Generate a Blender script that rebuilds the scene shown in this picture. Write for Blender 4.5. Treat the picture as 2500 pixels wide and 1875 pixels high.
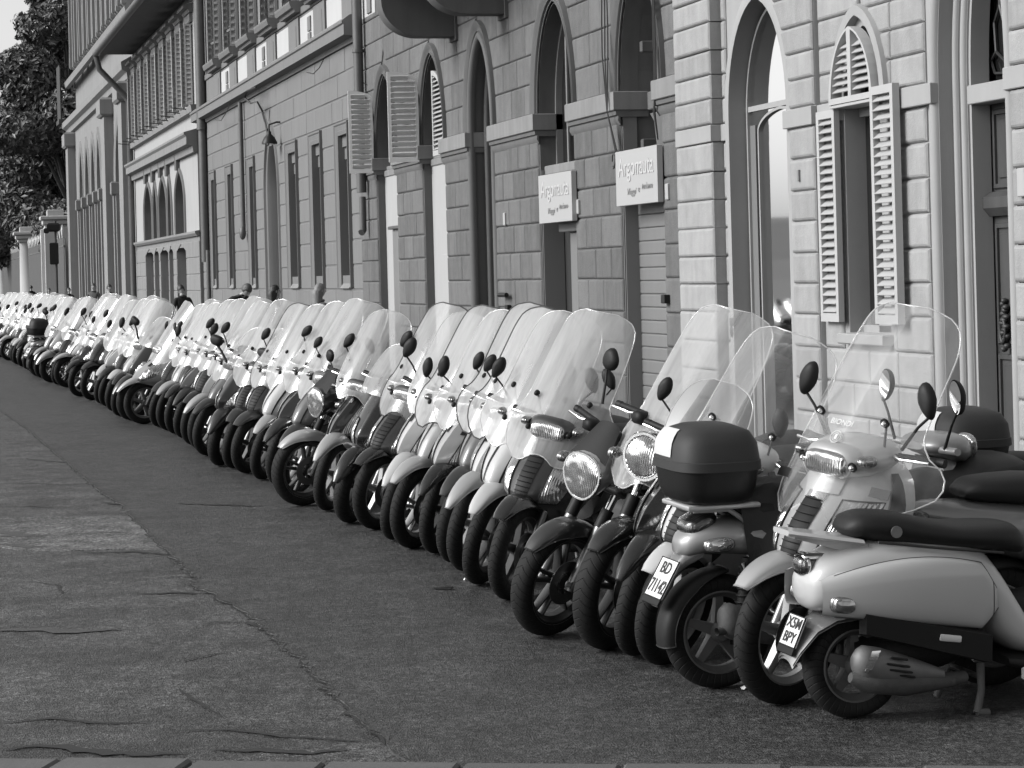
import bpy, math, random
import numpy as np
from math import sin, cos, pi, radians, sqrt, atan, exp
from mathutils import Vector, Matrix
from mathutils.geometry import tessellate_polygon

for o in list(bpy.data.objects):
    bpy.data.objects.remove(o)
sc = bpy.context.scene
col = sc.collection
rnd = random.Random(11)

# ------------------------------------------------------------------ camera
FPX = 5800.0                      # focal length in photograph pixels (2500 wide)
EYE = 1.85                        # eye height over the road
DW = 7.6                          # facade line, metres to the right of the eye
YAW = atan(1480.0 / FPX)
ROLL = 0.0262
HZ = 663.0
Fv = Vector((cos(YAW), -sin(YAW), 0))
Rv0 = Vector((-sin(YAW), -cos(YAW), 0))
Up0 = Vector((0, 0, 1))
Uv = Up0 * cos(ROLL) + Rv0 * sin(ROLL)
Rv = Rv0 * cos(ROLL) - Up0 * sin(ROLL)
cam_d = bpy.data.cameras.new('camera')
cam = bpy.data.objects.new('camera', cam_d)
col.objects.link(cam)
cam_d.sensor_width = 36
cam_d.lens = 36 * FPX / 2500
cam_d.shift_y = -(937.5 - HZ) / 2500
cam_d.clip_start = 0.1
cam_d.clip_end = 3000
mw = Matrix.Identity(4)
for i in range(3):
    mw[i][0] = Rv[i]; mw[i][1] = Uv[i]; mw[i][2] = -Fv[i]
mw[2][3] = EYE
cam.matrix_world = mw
sc.camera = cam
# ------------------------------------------------------------------ light
SUN_DIR = Vector((0.04, 0.84, 0.52)).normalized()       # towards the sun: over the river, up the street
wd = bpy.data.worlds.new('World'); sc.world = wd; wd.use_nodes = True
nt = wd.node_tree
bg = nt.nodes['Background']
sky = nt.nodes.new('ShaderNodeTexSky'); sky.sky_type = 'NISHITA'; sky.sun_disc = False
sky.sun_elevation = math.asin(SUN_DIR.z)
sky.sun_rotation = math.atan2(SUN_DIR.x, SUN_DIR.y)
sky.air_density = 1.0; sky.dust_density = 2.0; sky.ozone_density = 1.0
bw = nt.nodes.new('ShaderNodeRGBToBW')
nt.links.new(sky.outputs[0], bw.inputs[0]); nt.links.new(bw.outputs[0], bg.inputs[0])
bg.inputs[1].default_value = 0.15
sl = bpy.data.lights.new('sun', 'SUN'); sl.energy = 2.3; sl.angle = radians(30); sl.color = (1, 1, 1)
so = bpy.data.objects.new('sun', sl); col.objects.link(so)
so.rotation_euler = SUN_DIR.to_track_quat('Z', 'Y').to_euler()
so.location = (0, 40, 60)
sc.view_settings.view_transform = 'Standard'
sc.view_settings.look = 'None'
sc.view_settings.exposure = 0.55
sc.view_settings.gamma = 1.0
sc.view_settings.use_curve_mapping = False
sc.cycles.max_bounces = 10
sc.cycles.diffuse_bounces = 3
sc.cycles.glossy_bounces = 4
sc.cycles.transmission_bounces = 4
sc.cycles.transparent_max_bounces = 64
sc.cycles.caustics_reflective = False
sc.cycles.caustics_refractive = False

# ------------------------------------------------------------------ pixel <-> place
def ray(px, py):
    return Fv + Rv * ((px - 1250) / FPX) + Uv * ((HZ - py) / FPX)
def ground(px, py, z=0.0):
    d = ray(px, py); t = (z - EYE) / d.z
    return Vector((d.x * t, d.y * t, z))
def wall(px, py, out=0.0):
    d = ray(px, py); t = -(DW - out) / d.y
    return (d.x * t, EYE + d.z * t)
def wx(px, py=600, out=0.0): return wall(px, py, out)[0]
def wz(px, py, out=0.0): return wall(px, py, out)[1]

# ------------------------------------------------------------------ materials
def _n(nt, t, **kw):
    n = nt.nodes.new(t)
    for k, v in kw.items(): setattr(n, k, v)
    return n
def mat(name, base, rough=0.5, metal=0.0, var=0.0, scale=4.0, bump=0.0, bscale=60.0, coat=0.0,
        streak=0.0, rand=0.0, spec=0.5, detail=6.0, dirt=0.0):
    m = bpy.data.materials.new(name); m.use_nodes = True
    t = m.node_tree; p = t.nodes['Principled BSDF']
    p.inputs['Base Color'].default_value = (base, base, base, 1)
    p.inputs['Roughness'].default_value = rough
    p.inputs['Metallic'].default_value = metal
    p.inputs['Specular IOR Level'].default_value = spec
    if coat:
        p.inputs['Coat Weight'].default_value = coat; p.inputs['Coat Roughness'].default_value = 0.06
    tc = _n(t, 'ShaderNodeTexCoord')
    vec = tc.outputs['Object']
    if rand or var or streak:
        oi = _n(t, 'ShaderNodeObjectInfo')
        ad = _n(t, 'ShaderNodeVectorMath', operation='ADD')
        sm = _n(t, 'ShaderNodeMath', operation='MULTIPLY'); sm.inputs[1].default_value = 37.0
        t.links.new(oi.outputs['Random'], sm.inputs[0])
        t.links.new(vec, ad.inputs[0]); t.links.new(sm.outputs[0], ad.inputs[1])
        vec = ad.outputs[0]
        val = _n(t, 'ShaderNodeMath', operation='ADD'); val.inputs[0].default_value = 1.0; val.inputs[1].default_value = 0.0
        def addin(sock, amp, lo=0.5):
            nonlocal val
            s = _n(t, 'ShaderNodeMath', operation='SUBTRACT'); s.inputs[1].default_value = lo
            k = _n(t, 'ShaderNodeMath', operation='MULTIPLY'); k.inputs[1].default_value = amp
            a = _n(t, 'ShaderNodeMath', operation='ADD')
            t.links.new(sock, s.inputs[0]); t.links.new(s.outputs[0], k.inputs[0])
            t.links.new(k.outputs[0], a.inputs[0]); t.links.new(val.outputs[0], a.inputs[1]); val = a
        if var:
            n1 = _n(t, 'ShaderNodeTexNoise'); n1.inputs['Scale'].default_value = scale; n1.inputs['Detail'].default_value = detail
            n1.inputs['Roughness'].default_value = 0.65
            t.links.new(vec, n1.inputs['Vector']); addin(n1.outputs['Fac'], var * 2.2)
        if streak:
            mp = _n(t, 'ShaderNodeMapping'); mp.inputs['Scale'].default_value = (5.0, 5.0, 0.35)
            n2 = _n(t, 'ShaderNodeTexNoise'); n2.inputs['Scale'].default_value = 1.6; n2.inputs['Detail'].default_value = 5
            t.links.new(vec, mp.inputs[0]); t.links.new(mp.outputs[0], n2.inputs['Vector']); addin(n2.outputs['Fac'], streak * 2.2)
        if rand:
            addin(oi.outputs['Random'], rand * 2)
        mul = _n(t, 'ShaderNodeMath', operation='MULTIPLY'); mul.inputs[1].default_value = base; mul.use_clamp = True
        t.links.new(val.outputs[0], mul.inputs[0])
        cc = _n(t, 'ShaderNodeCombineColor')
        for i in range(3): t.links.new(mul.outputs[0], cc.inputs[i])
        t.links.new(cc.outputs[0], p.inputs['Base Color'])
    if dirt:
        nd = _n(t, 'ShaderNodeTexNoise'); nd.inputs['Scale'].default_value = 6; nd.inputs['Detail'].default_value = 8
        t.links.new(tc.outputs['Object'], nd.inputs['Vector'])
        mr = _n(t, 'ShaderNodeMapRange'); mr.inputs[1].default_value = 0.35; mr.inputs[2].default_value = 0.75
        mr.inputs[3].default_value = rough; mr.inputs[4].default_value = min(1, rough + dirt)
        t.links.new(nd.outputs['Fac'], mr.inputs[0]); t.links.new(mr.outputs[0], p.inputs['Roughness'])
    if bump:
        nb = _n(t, 'ShaderNodeTexNoise'); nb.inputs['Scale'].default_value = bscale; nb.inputs['Detail'].default_value = 8
        nb.inputs['Roughness'].default_value = 0.7
        t.links.new(vec, nb.inputs['Vector'])
        b = _n(t, 'ShaderNodeBump'); b.inputs['Strength'].default_value = bump; b.inputs['Distance'].default_value = 0.02
        t.links.new(nb.outputs['Fac'], b.inputs['Height']); t.links.new(b.outputs[0], p.inputs['Normal'])
    return m
MT = {}
MT['stone1'] = mat('pale_stone', 0.275, 0.85, var=.2, scale=6, bump=.35, bscale=45, rand=.09, streak=.2)
MT['stone1s'] = mat('pale_smooth_stone', 0.29, 0.8, var=.10, scale=3, bump=.06, bscale=60, streak=.06)
MT['stone2'] = mat('grey_sandstone', 0.115, 0.9, var=.28, scale=7, bump=.45, bscale=40, rand=.15, streak=.3)
MT['stone2s'] = mat('grey_smooth_sandstone', 0.105, 0.85, var=.14, scale=4, bump=.1, bscale=40, streak=.2)
MT['stone2p'] = mat('pale_worn_sandstone', 0.19, 0.85, var=.12, scale=5, bump=.12, bscale=40, streak=.22)
MT['plaster3'] = mat('grey_plaster', 0.155, 0.9, var=.10, scale=1.5, bump=.1, bscale=30, streak=.14, rand=.03)
MT['plaster3s'] = mat('grey_smooth_plaster', 0.14, 0.9, var=.08, scale=1.2, bump=.05, streak=.12)
MT['plaster_l'] = mat('light_plaster', 0.42, 0.9, var=.06, scale=1.2, streak=.08)
MT['plaster4'] = mat('pale_plaster', 0.32, 0.9, var=.08, scale=.8, streak=.10)
MT['stone5'] = mat('brown_grey_stone', 0.21, 0.9, var=.12, scale=1.2, streak=.15)
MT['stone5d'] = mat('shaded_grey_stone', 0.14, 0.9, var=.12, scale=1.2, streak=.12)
MT['white'] = mat('white_plaster', 0.34, 0.85, var=.05, scale=2, streak=.04)
MT['shutter'] = mat('pale_shutter_paint', 0.38, 0.55, var=.06, scale=3, streak=.05)
MT['shutterd'] = mat('weathered_shutter', 0.26, 0.7, var=.2, scale=3, streak=.2)
MT['shutterw'] = mat('white_shutter_paint', 0.6, 0.5, var=.05, scale=3, streak=.05)
MT['wood'] = mat('dark_wood', 0.055, 0.45, var=.25, scale=3, streak=.4)
MT['iron'] = mat('iron', 0.05, 0.55, metal=.5, var=.2, scale=8)
MT['steel'] = mat('zinc_pipe', 0.10, 0.5, metal=.3, var=.25, scale=5, streak=.2)
MT['rollsh'] = mat('roller_shutter_paint', 0.16, 0.5, var=.06, scale=2, streak=.08)
MT['greyin'] = mat('grey_infill', 0.165, 0.7, var=.08, scale=2)
MT['signp'] = mat('sign_panel', 0.36, 0.45, var=.03, scale=2)
MT['signt'] = mat('sign_letters', 0.46, 0.4)
MT['blackp'] = mat('black_plastic', 0.010, 0.45, spec=.3, bump=.05, bscale=200)
MT['dark'] = mat('dark_void', 0.02, 0.9)
def glass_mat(name, base=.02, rough=.03):
    m = mat(name, base, rough, spec=.8); return m
MT['glass'] = mat('window_glass', .92, .03, 1.0)
MT['glassdk'] = glass_mat('dark_window_glass', .015, .08)

# ------------------------------------------------------------------ mesh builder
class B:
    def __init__(s): s.v = []; s.f = []; s.m = []
    def add(s, vs, fs, mi=0):
        o = len(s.v); s.v += [tuple(map(float, p)) for p in vs]
        for f in fs: s.f.append(tuple(i + o for i in f)); s.m.append(mi)
    def grid(s, P, cu=False, cv=False, mi=0, flip=False):
        P = np.asarray(P, float); nu, nv = P.shape[:2]; fs = []
        for i in range(nu if cu else nu - 1):
            for j in range(nv if cv else nv - 1):
                a, b, c, d = i * nv + j, ((i + 1) % nu) * nv + j, ((i + 1) % nu) * nv + (j + 1) % nv, i * nv + (j + 1) % nv
                fs.append((a, d, c, b) if flip else (a, b, c, d))
        s.add(P.reshape(-1, 3), fs, mi)
    def loft(s, rings, closed=True, caps=(True, True), mi=0, flip=False):
        rings = np.asarray(rings, float); n, k = rings.shape[:2]; o = len(s.v)
        s.grid(rings, False, closed, mi, flip)
        if caps[0]: s.f.append(tuple(o + j for j in (range(k) if not flip else reversed(range(k))))); s.m.append(mi)
        if caps[1]: s.f.append(tuple(o + (n - 1) * k + j for j in (reversed(range(k)) if not flip else range(k)))); s.m.append(mi)
    def tube(s, pts, r, n=8, mi=0, caps=True, closed=False):
        pts = [Vector(p) for p in pts]; N = len(pts)
        rs = r if isinstance(r, (list, tuple)) else [r] * N
        rings = []; prev = None
        for i, p in enumerate(pts):
            if closed: t = pts[(i + 1) % N] - pts[i - 1]
            else: t = pts[min(i + 1, N - 1)] - pts[max(i - 1, 0)]
            t.normalize()
            if prev is None:
                a = Vector((0, 0, 1)) if abs(t.z) < .9 else Vector((1, 0, 0))
                u = t.cross(a).normalized()
            else:
                u = (prev - t * prev.dot(t)).normalized()
            prev = u; w = t.cross(u)
            rings.append([p + (u * cos(2 * pi * k / n) + w * sin(2 * pi * k / n)) * rs[i] for k in range(n)])
        if closed:
            s.grid(np.array([[tuple(q) for q in g] for g in rings]), True, True, mi)
        else:
            s.loft([[tuple(q) for q in g] for g in rings], True, (caps, caps), mi)
    def lathe(s, prof, c=(0, 0, 0), axis='y', n=32, mi=0, closed=False):
        P = []
        for k in range(n):
            a = 2 * pi * k / n; row = []
            for r, h in prof:
                if axis == 'y': row.append((c[0] + r * cos(a), c[1] + h, c[2] + r * sin(a)))
                elif axis == 'z': row.append((c[0] + r * cos(a), c[1] + r * sin(a), c[2] + h))
                else: row.append((c[0] + h, c[1] + r * cos(a), c[2] + r * sin(a)))
            P.append(row)
        s.grid(P, True, closed, mi, flip=(axis != 'y'))
    def ell(s, c, rad, e=2.0, nu=16, nv=10, M=None, mi=0):
        P = []
        def sp(x): return math.copysign(abs(x) ** (2.0 / e), x)
        for i in range(nu):
            a = 2 * pi * i / nu; row = []
            for j in range(nv + 1):
                b = -pi / 2 + pi * j / nv
                q = Vector((rad[0] * sp(cos(b)) * sp(cos(a)), rad[1] * sp(cos(b)) * sp(sin(a)), rad[2] * sp(sin(b))))
                if M is not None: q = M @ q
                row.append((q.x + c[0], q.y + c[1], q.z + c[2]))
            P.append(row)
        s.grid(P, True, False, mi)
    def box(s, c, h, M=None, mi=0, ch=0.0):
        if ch > 0:
            ch = min(ch, *[q * .9 for q in h])
            def ring(z, k): return [Vector((x * (h[0] - k), y * (h[1] - k), z)) for x, y in ((-1, -1), (1, -1), (1, 1), (-1, 1))]
            rs = [ring(-h[2], ch), ring(-h[2] + ch, 0), ring(h[2] - ch, 0), ring(h[2], ch)]
            if M is not None: rs = [[M @ q for q in r] for r in rs]
            s.loft([[(q.x + c[0], q.y + c[1], q.z + c[2]) for q in r] for r in rs], True, (True, True), mi, flip=True)
            return
        q = [Vector((x * h[0], y * h[1], z * h[2])) for z in (-1, 1) for y in (-1, 1) for x in (-1, 1)]
        if M is not None: q = [M @ p for p in q]
        s.add([(p.x + c[0], p.y + c[1], p.z + c[2]) for p in q],
              [(0, 2, 3, 1), (4, 5, 7, 6), (0, 1, 5, 4), (2, 6, 7, 3), (0, 4, 6, 2), (1, 3, 7, 5)], mi)
    def mesh(s, name, mats, smooth=None):
        me = bpy.data.meshes.new(name)
        me.from_pydata(s.v, [], s.f)
        for m in mats: me.materials.append(m)
        if len(mats) > 1: me.polygons.foreach_set('material_index', s.m)
        if smooth is not None:
            me.polygons.foreach_set('use_smooth', [True] * len(me.polygons))
            if smooth < 170:
                try: me.set_sharp_from_angle(angle=radians(smooth))
                except Exception: pass
        me.update()
        return me
    def obj(s, name, mats, parent=None, smooth=None, **kw):
        if not isinstance(mats, (list, tuple)): mats = [mats]
        return link(name, s.mesh(name, mats, smooth), parent, **kw)
def link(name, me, parent=None, loc=(0, 0, 0), rot=None, kind=None, label=None, cat=None, group=None):
    o = bpy.data.objects.new(name, me); col.objects.link(o)
    if parent is not None: o.parent = parent
    o.location = loc
    if rot is not None: o.rotation_euler = rot
    if kind: o['kind'] = kind
    if label: o['label'] = label
    if cat: o['category'] = cat
    if group: o['group'] = group
    return o
def thing(name, loc, label, cat, group=None, rot=None):
    return link(name, None, None, loc, rot, None, label, cat, group)
def text_mesh(body, size, extrude=0.003, bold=False, align='CENTER', shear=0.0, sx=1.0):
    cu = bpy.data.curves.new('txt', 'FONT'); cu.body = body; cu.size = size; cu.extrude = extrude
    cu.align_x = align; cu.align_y = 'CENTER'; cu.shear = shear; cu.resolution_u = 3
    if bold: cu.offset = size * .012
    ob = bpy.data.objects.new('txt', cu); col.objects.link(ob)
    dg = bpy.context.evaluated_depsgraph_get()
    me = bpy.data.meshes.new_from_object(ob.evaluated_get(dg))
    bpy.data.objects.remove(ob); bpy.data.curves.remove(cu)
    if sx != 1.0: me.transform(Matrix.Diagonal((sx, 1, 1, 1)))
    return me
# ------------------------------------------------------------------ facade tools
def hwid(w, rise, p, h):
    Rr = p * w; nat = sqrt(max(1e-9, Rr * Rr - (Rr - w) ** 2)); k = nat / rise
    return max(0.0, sqrt(max(0, Rr * Rr - (h * k) ** 2)) - (Rr - w))
class Op:
    """opening: x0<x1 along the street, zb bottom, zs spring, rise of the arch, p pointedness, m surround width"""
    def __init__(s, x0, x1, zb, zs, rise=0.0, p=1.5, m=0.0):
        s.x0, s.x1, s.zb, s.zs, s.rise, s.p, s.m = x0, x1, zb, zs, rise, p, m
        s.xc = (x0 + x1) / 2; s.w = (x1 - x0) / 2
    def top(s): return s.zs + s.rise
    def half(s, z, m=0.0):
        if s.rise <= 0: return s.w + m if z <= s.zs + m else 0.0
        if z <= s.zs: return s.w + m
        h = z - s.zs; R2 = s.rise + m * 1.5
        return 0.0 if h >= R2 else hwid(s.w + m, R2, s.p, h)
    def path(s, m=0.0, n=9, zb=None, jambs=True):
        zb = s.zb if zb is None else zb
        w = s.w + m; L = []
        if jambs: L.append((s.xc + w, zb))
        if s.rise <= 0:
            t = s.zs + m; L += [(s.xc + w, t), (s.xc - w, t)]
        else:
            R2 = s.rise + m * 1.5
            hs = [R2 * sin(pi / 2 * i / n) for i in range(n + 1)]
            L += [(s.xc + hwid(w, R2, s.p, h), s.zs + h) for h in hs]
            L += [(s.xc - hwid(w, R2, s.p, h), s.zs + h) for h in reversed(hs[:-1])]
        if jambs: L.append((s.xc - w, zb))
        return L
class Facade:
    def __init__(s, root):
        s.root = root; s.X = root.location.x; s.cache = {}
    def P(s, x, out, z): return (x - s.X, out, z)
    def put(s, b, name, m, smooth=None, **kw): return b.obj(name, m, s.root, smooth, **kw)
    def core(s, name, xa, xb, z0, z1, ops, m, depth=0.4, out=0.0):
        low = sorted([o for o in ops if o.zb <= z0 + .02], key=lambda o: o.x0)
        hol = [o for o in ops if o.zb > z0 + .02]
        outer = [(xa, z0)]
        for o in low:
            pth = list(reversed(o.path(.004, zb=z0)))
            outer += pth
        outer += [(xb, z0), (xb, z1), (xa, z1)]
        loops = [outer] + [o.path(.004) for o in hol]
        tri = tessellate_polygon([[Vector((x, z, 0)) for x, z in lp] for lp in loops])
        flat = [q for lp in loops for q in lp]
        b = B(); n = len(flat)
        b.add([s.P(x, out, z) for x, z in flat] + [s.P(x, out - depth, z) for x, z in flat], tri)
        o0 = 0
        for lp in loops:
            k = len(lp)
            for i in range(k):
                a, c = o0 + i, o0 + (i + 1) % k
                b.f.append((a, c, c + n, a + n)); b.m.append(0)
            o0 += k
        return s.put(b, name, m)
    def sweep(s, path, prof, b=None, closed=False):
        own = b is None; b = b or B()
        N = len(path); rows = []
        for i, (x, z) in enumerate(path):
            if closed: p0, p1 = path[i - 1], path[(i + 1) % N]
            else: p0, p1 = path[max(i - 1, 0)], path[min(i + 1, N - 1)]
            d0 = Vector((x - p0[0], z - p0[1])); d1 = Vector((p1[0] - x, p1[1] - z))
            if d0.length < 1e-6: d0 = d1.copy()
            if d1.length < 1e-6: d1 = d0.copy()
            d0.normalize(); d1.normalize()
            n0 = Vector((d0.y, -d0.x)); n1 = Vector((d1.y, -d1.x))
            nn = (n0 + n1); nn = nn / max(0.35, nn.length ** 2 / 2) if nn.length > 1e-4 else n0
            rows.append([s.P(x + nn.x * o, d, z + nn.y * o) for o, d in prof])
        b.grid(rows, closed, False)
        return b
    def bar(s, b, x0, x1, z0, z1, o0, o1, ch=0.0):
        b.box(((x0 + x1) / 2 - s.X, (o0 + o1) / 2, (z0 + z1) / 2), (abs(x1 - x0) / 2, abs(o1 - o0) / 2, abs(z1 - z0) / 2), ch=ch)
        return b
    def hprof(s, b, x0, x1, prof):
        """extrude a (out, z) profile along the street, ends capped"""
        r = [[s.P(x, o, z) for o, z in prof] for x in (x0, x1)]
        b.loft(r, True, (True, True)); return b
    def block(s, poly, d0, d1, ch, m, name='stone_block'):
        cx = sum(p[0] for p in poly) / len(poly); cz = sum(p[1] for p in poly) / len(poly)
        key = (name, m.name, round(d1, 3)) + tuple((round(x - cx, 2), round(z - cz, 2)) for x, z in poly)
        me = s.cache.get(key)
        if me is None:
            hx = max(abs(x - cx) for x, z in poly); hz_ = max(abs(z - cz) for x, z in poly)
            def ins(c): return [(cx + (x - cx) * max(.1, 1 - c / max(hx, .01)), cz + (z - cz) * max(.1, 1 - c / max(hz_, .01))) for x, z in poly]
            b = B()
            rr = [[(x - cx, y, z - cz) for x, z in q] for q, y in ((poly, d0), (poly, d1 - ch * .8), (ins(ch * .45), d1 - ch * .25), (ins(ch), d1))]
            b.loft(rr, True, (False, True))
            me = b.mesh(name, [m]); s.cache[key] = me
        return link(name, me, s.root, (cx - s.X, 0, cz))
    def blocks(s, zs, xa, xb, ops, L, d0, d1, ch, m, gap=.014, stagger=True, jit=.15, seed=1, name='stone_block', marg=0.0):
        r = random.Random(seed); cnt = 0
        for k in range(len(zs) - 1):
            za, zb = zs[k] + gap / 2, zs[k + 1] - gap / 2
            iv = [((lambda z: xa), (lambda z: xb))]
            for o in ops:
                mm = o.m + marg
                if o.zb >= zb - .02: continue
                if za >= o.top() + mm * 1.5 - .01: continue
                l = (lambda z, o=o, mm=mm: o.xc - o.half(z, mm)); rr_ = (lambda z, o=o, mm=mm: o.xc + o.half(z, mm))
                new = []
                for (f, g) in iv:
                    if rr_(za) <= f(za) or l(za) >= g(za): new.append((f, g)); continue
                    new += [(f, l), (rr_, g)]
                iv = new
            for f, g in iv:
                zm = (za + zb) / 2
                fa, ga = f(zm), g(zm)
                if ga - fa < .06: continue
                n = max(1, round((ga - fa) / L)); cuts = [fa + (ga - fa) * i / n for i in range(1, n)]
                if stagger and n > 1: 
                    off = (L * .25) * (1 if k % 2 else -1)
                    cuts = [c + off + r.uniform(-jit, jit) * L * .4 for c in cuts]
                elif n > 1: cuts = [c + r.uniform(-jit, jit) * L * .4 for c in cuts]
                cuts = [c for c in sorted(cuts) if fa + .12 < c < ga - .12]
                ed = [None] + cuts + [None]
                for i in range(len(ed) - 1):
                    zz = (za, zm, zb)
                    def side(c, fn, sg):
                        if c is not None: return [(c + sg * gap / 2, za), (c + sg * gap / 2, zb)]
                        v = [fn(z) for z in zz]
                        if max(v) - min(v) < .004: return [(v[0] + sg * gap / 2, za), (v[0] + sg * gap / 2, zb)]
                        return [(x + sg * gap / 2, z) for x, z in zip(v, zz)]
                    Ls = side(ed[i], f, 1); Rs = side(ed[i + 1], g, -1)
                    poly = Ls + list(reversed(Rs))
                    if min(p[0] for p in Rs) - max(p[0] for p in Ls) < .03:
                        if min(Rs[0][0] - Ls[0][0], Rs[-1][0] - Ls[-1][0]) < .0: continue
                    s.block(poly, d0, d1 + r.uniform(-.003, .004), ch, m, name); cnt += 1
        return cnt
SL = {}
def slat_mesh(w, d=.05, t=.007, ang=38, m=None):
    key = (round(w, 3), round(d, 3), ang, m.name)
    if key not in SL:
        b = B(); b.box((0, 0, 0), (w / 2, d / 2, t / 2), Matrix.Rotation(radians(ang), 3, 'X'))
        SL[key] = b.mesh('slat', [m])
    return SL[key]
def shutter(parent, loc, rz, w, h, n, m, arch=0.0, side=1, bs=.055, th=.035, name='shutter', mid=False, ang=-38):
    """leaf hinged at local x=0, runs along +x; arch = height of the curved top, rising towards the hinge(side=1) or free edge"""
    b = B()
    def top(x):
        if arch <= 0: return h
        u = x / w if side == 1 else 1 - x / w
        return h - arch * (1 - sqrt(max(0, 1 - u * u * .98)))
    pts = [(0, 0), (w, 0)] + [(w * (1 - i / 8), top(w * (1 - i / 8))) for i in range(9)]
    inn = [(bs, bs * 1.3), (w - bs, bs * 1.3)] + [(w - bs - (w - 2 * bs) * i / 8, top(w - bs - (w - 2 * bs) * i / 8) - bs * 1.2) for i in range(9)]
    k = len(pts); rows = []
    for lp, y in ((pts, -th / 2), (pts, th / 2), (inn, th / 2), (inn, -th / 2)):
        rows.append([(x, y, z) for x, z in lp])
    b.grid(np.array(rows), True, True)
    o = b.obj(name, m, parent, None, loc=loc, rot=(0, 0, rz))
    z = bs * 1.3; step = (h - 2.4 * bs) / n
    for i in range(n):
        zc = z + step * (i + .5)
        # width available under the arch
        xs = [x for x in [bs + (w - 2 * bs) * j / 20 for j in range(21)] if top(x) - bs * 1.2 > zc]
        if len(xs) < 4: continue
        x0, x1 = xs[0], xs[-1]
        link('slat', slat_mesh(round(x1 - x0 + .004, 2), step * 1.15, .007, ang, m), o, ((x0 + x1) / 2, 0, zc))
    return o

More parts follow.
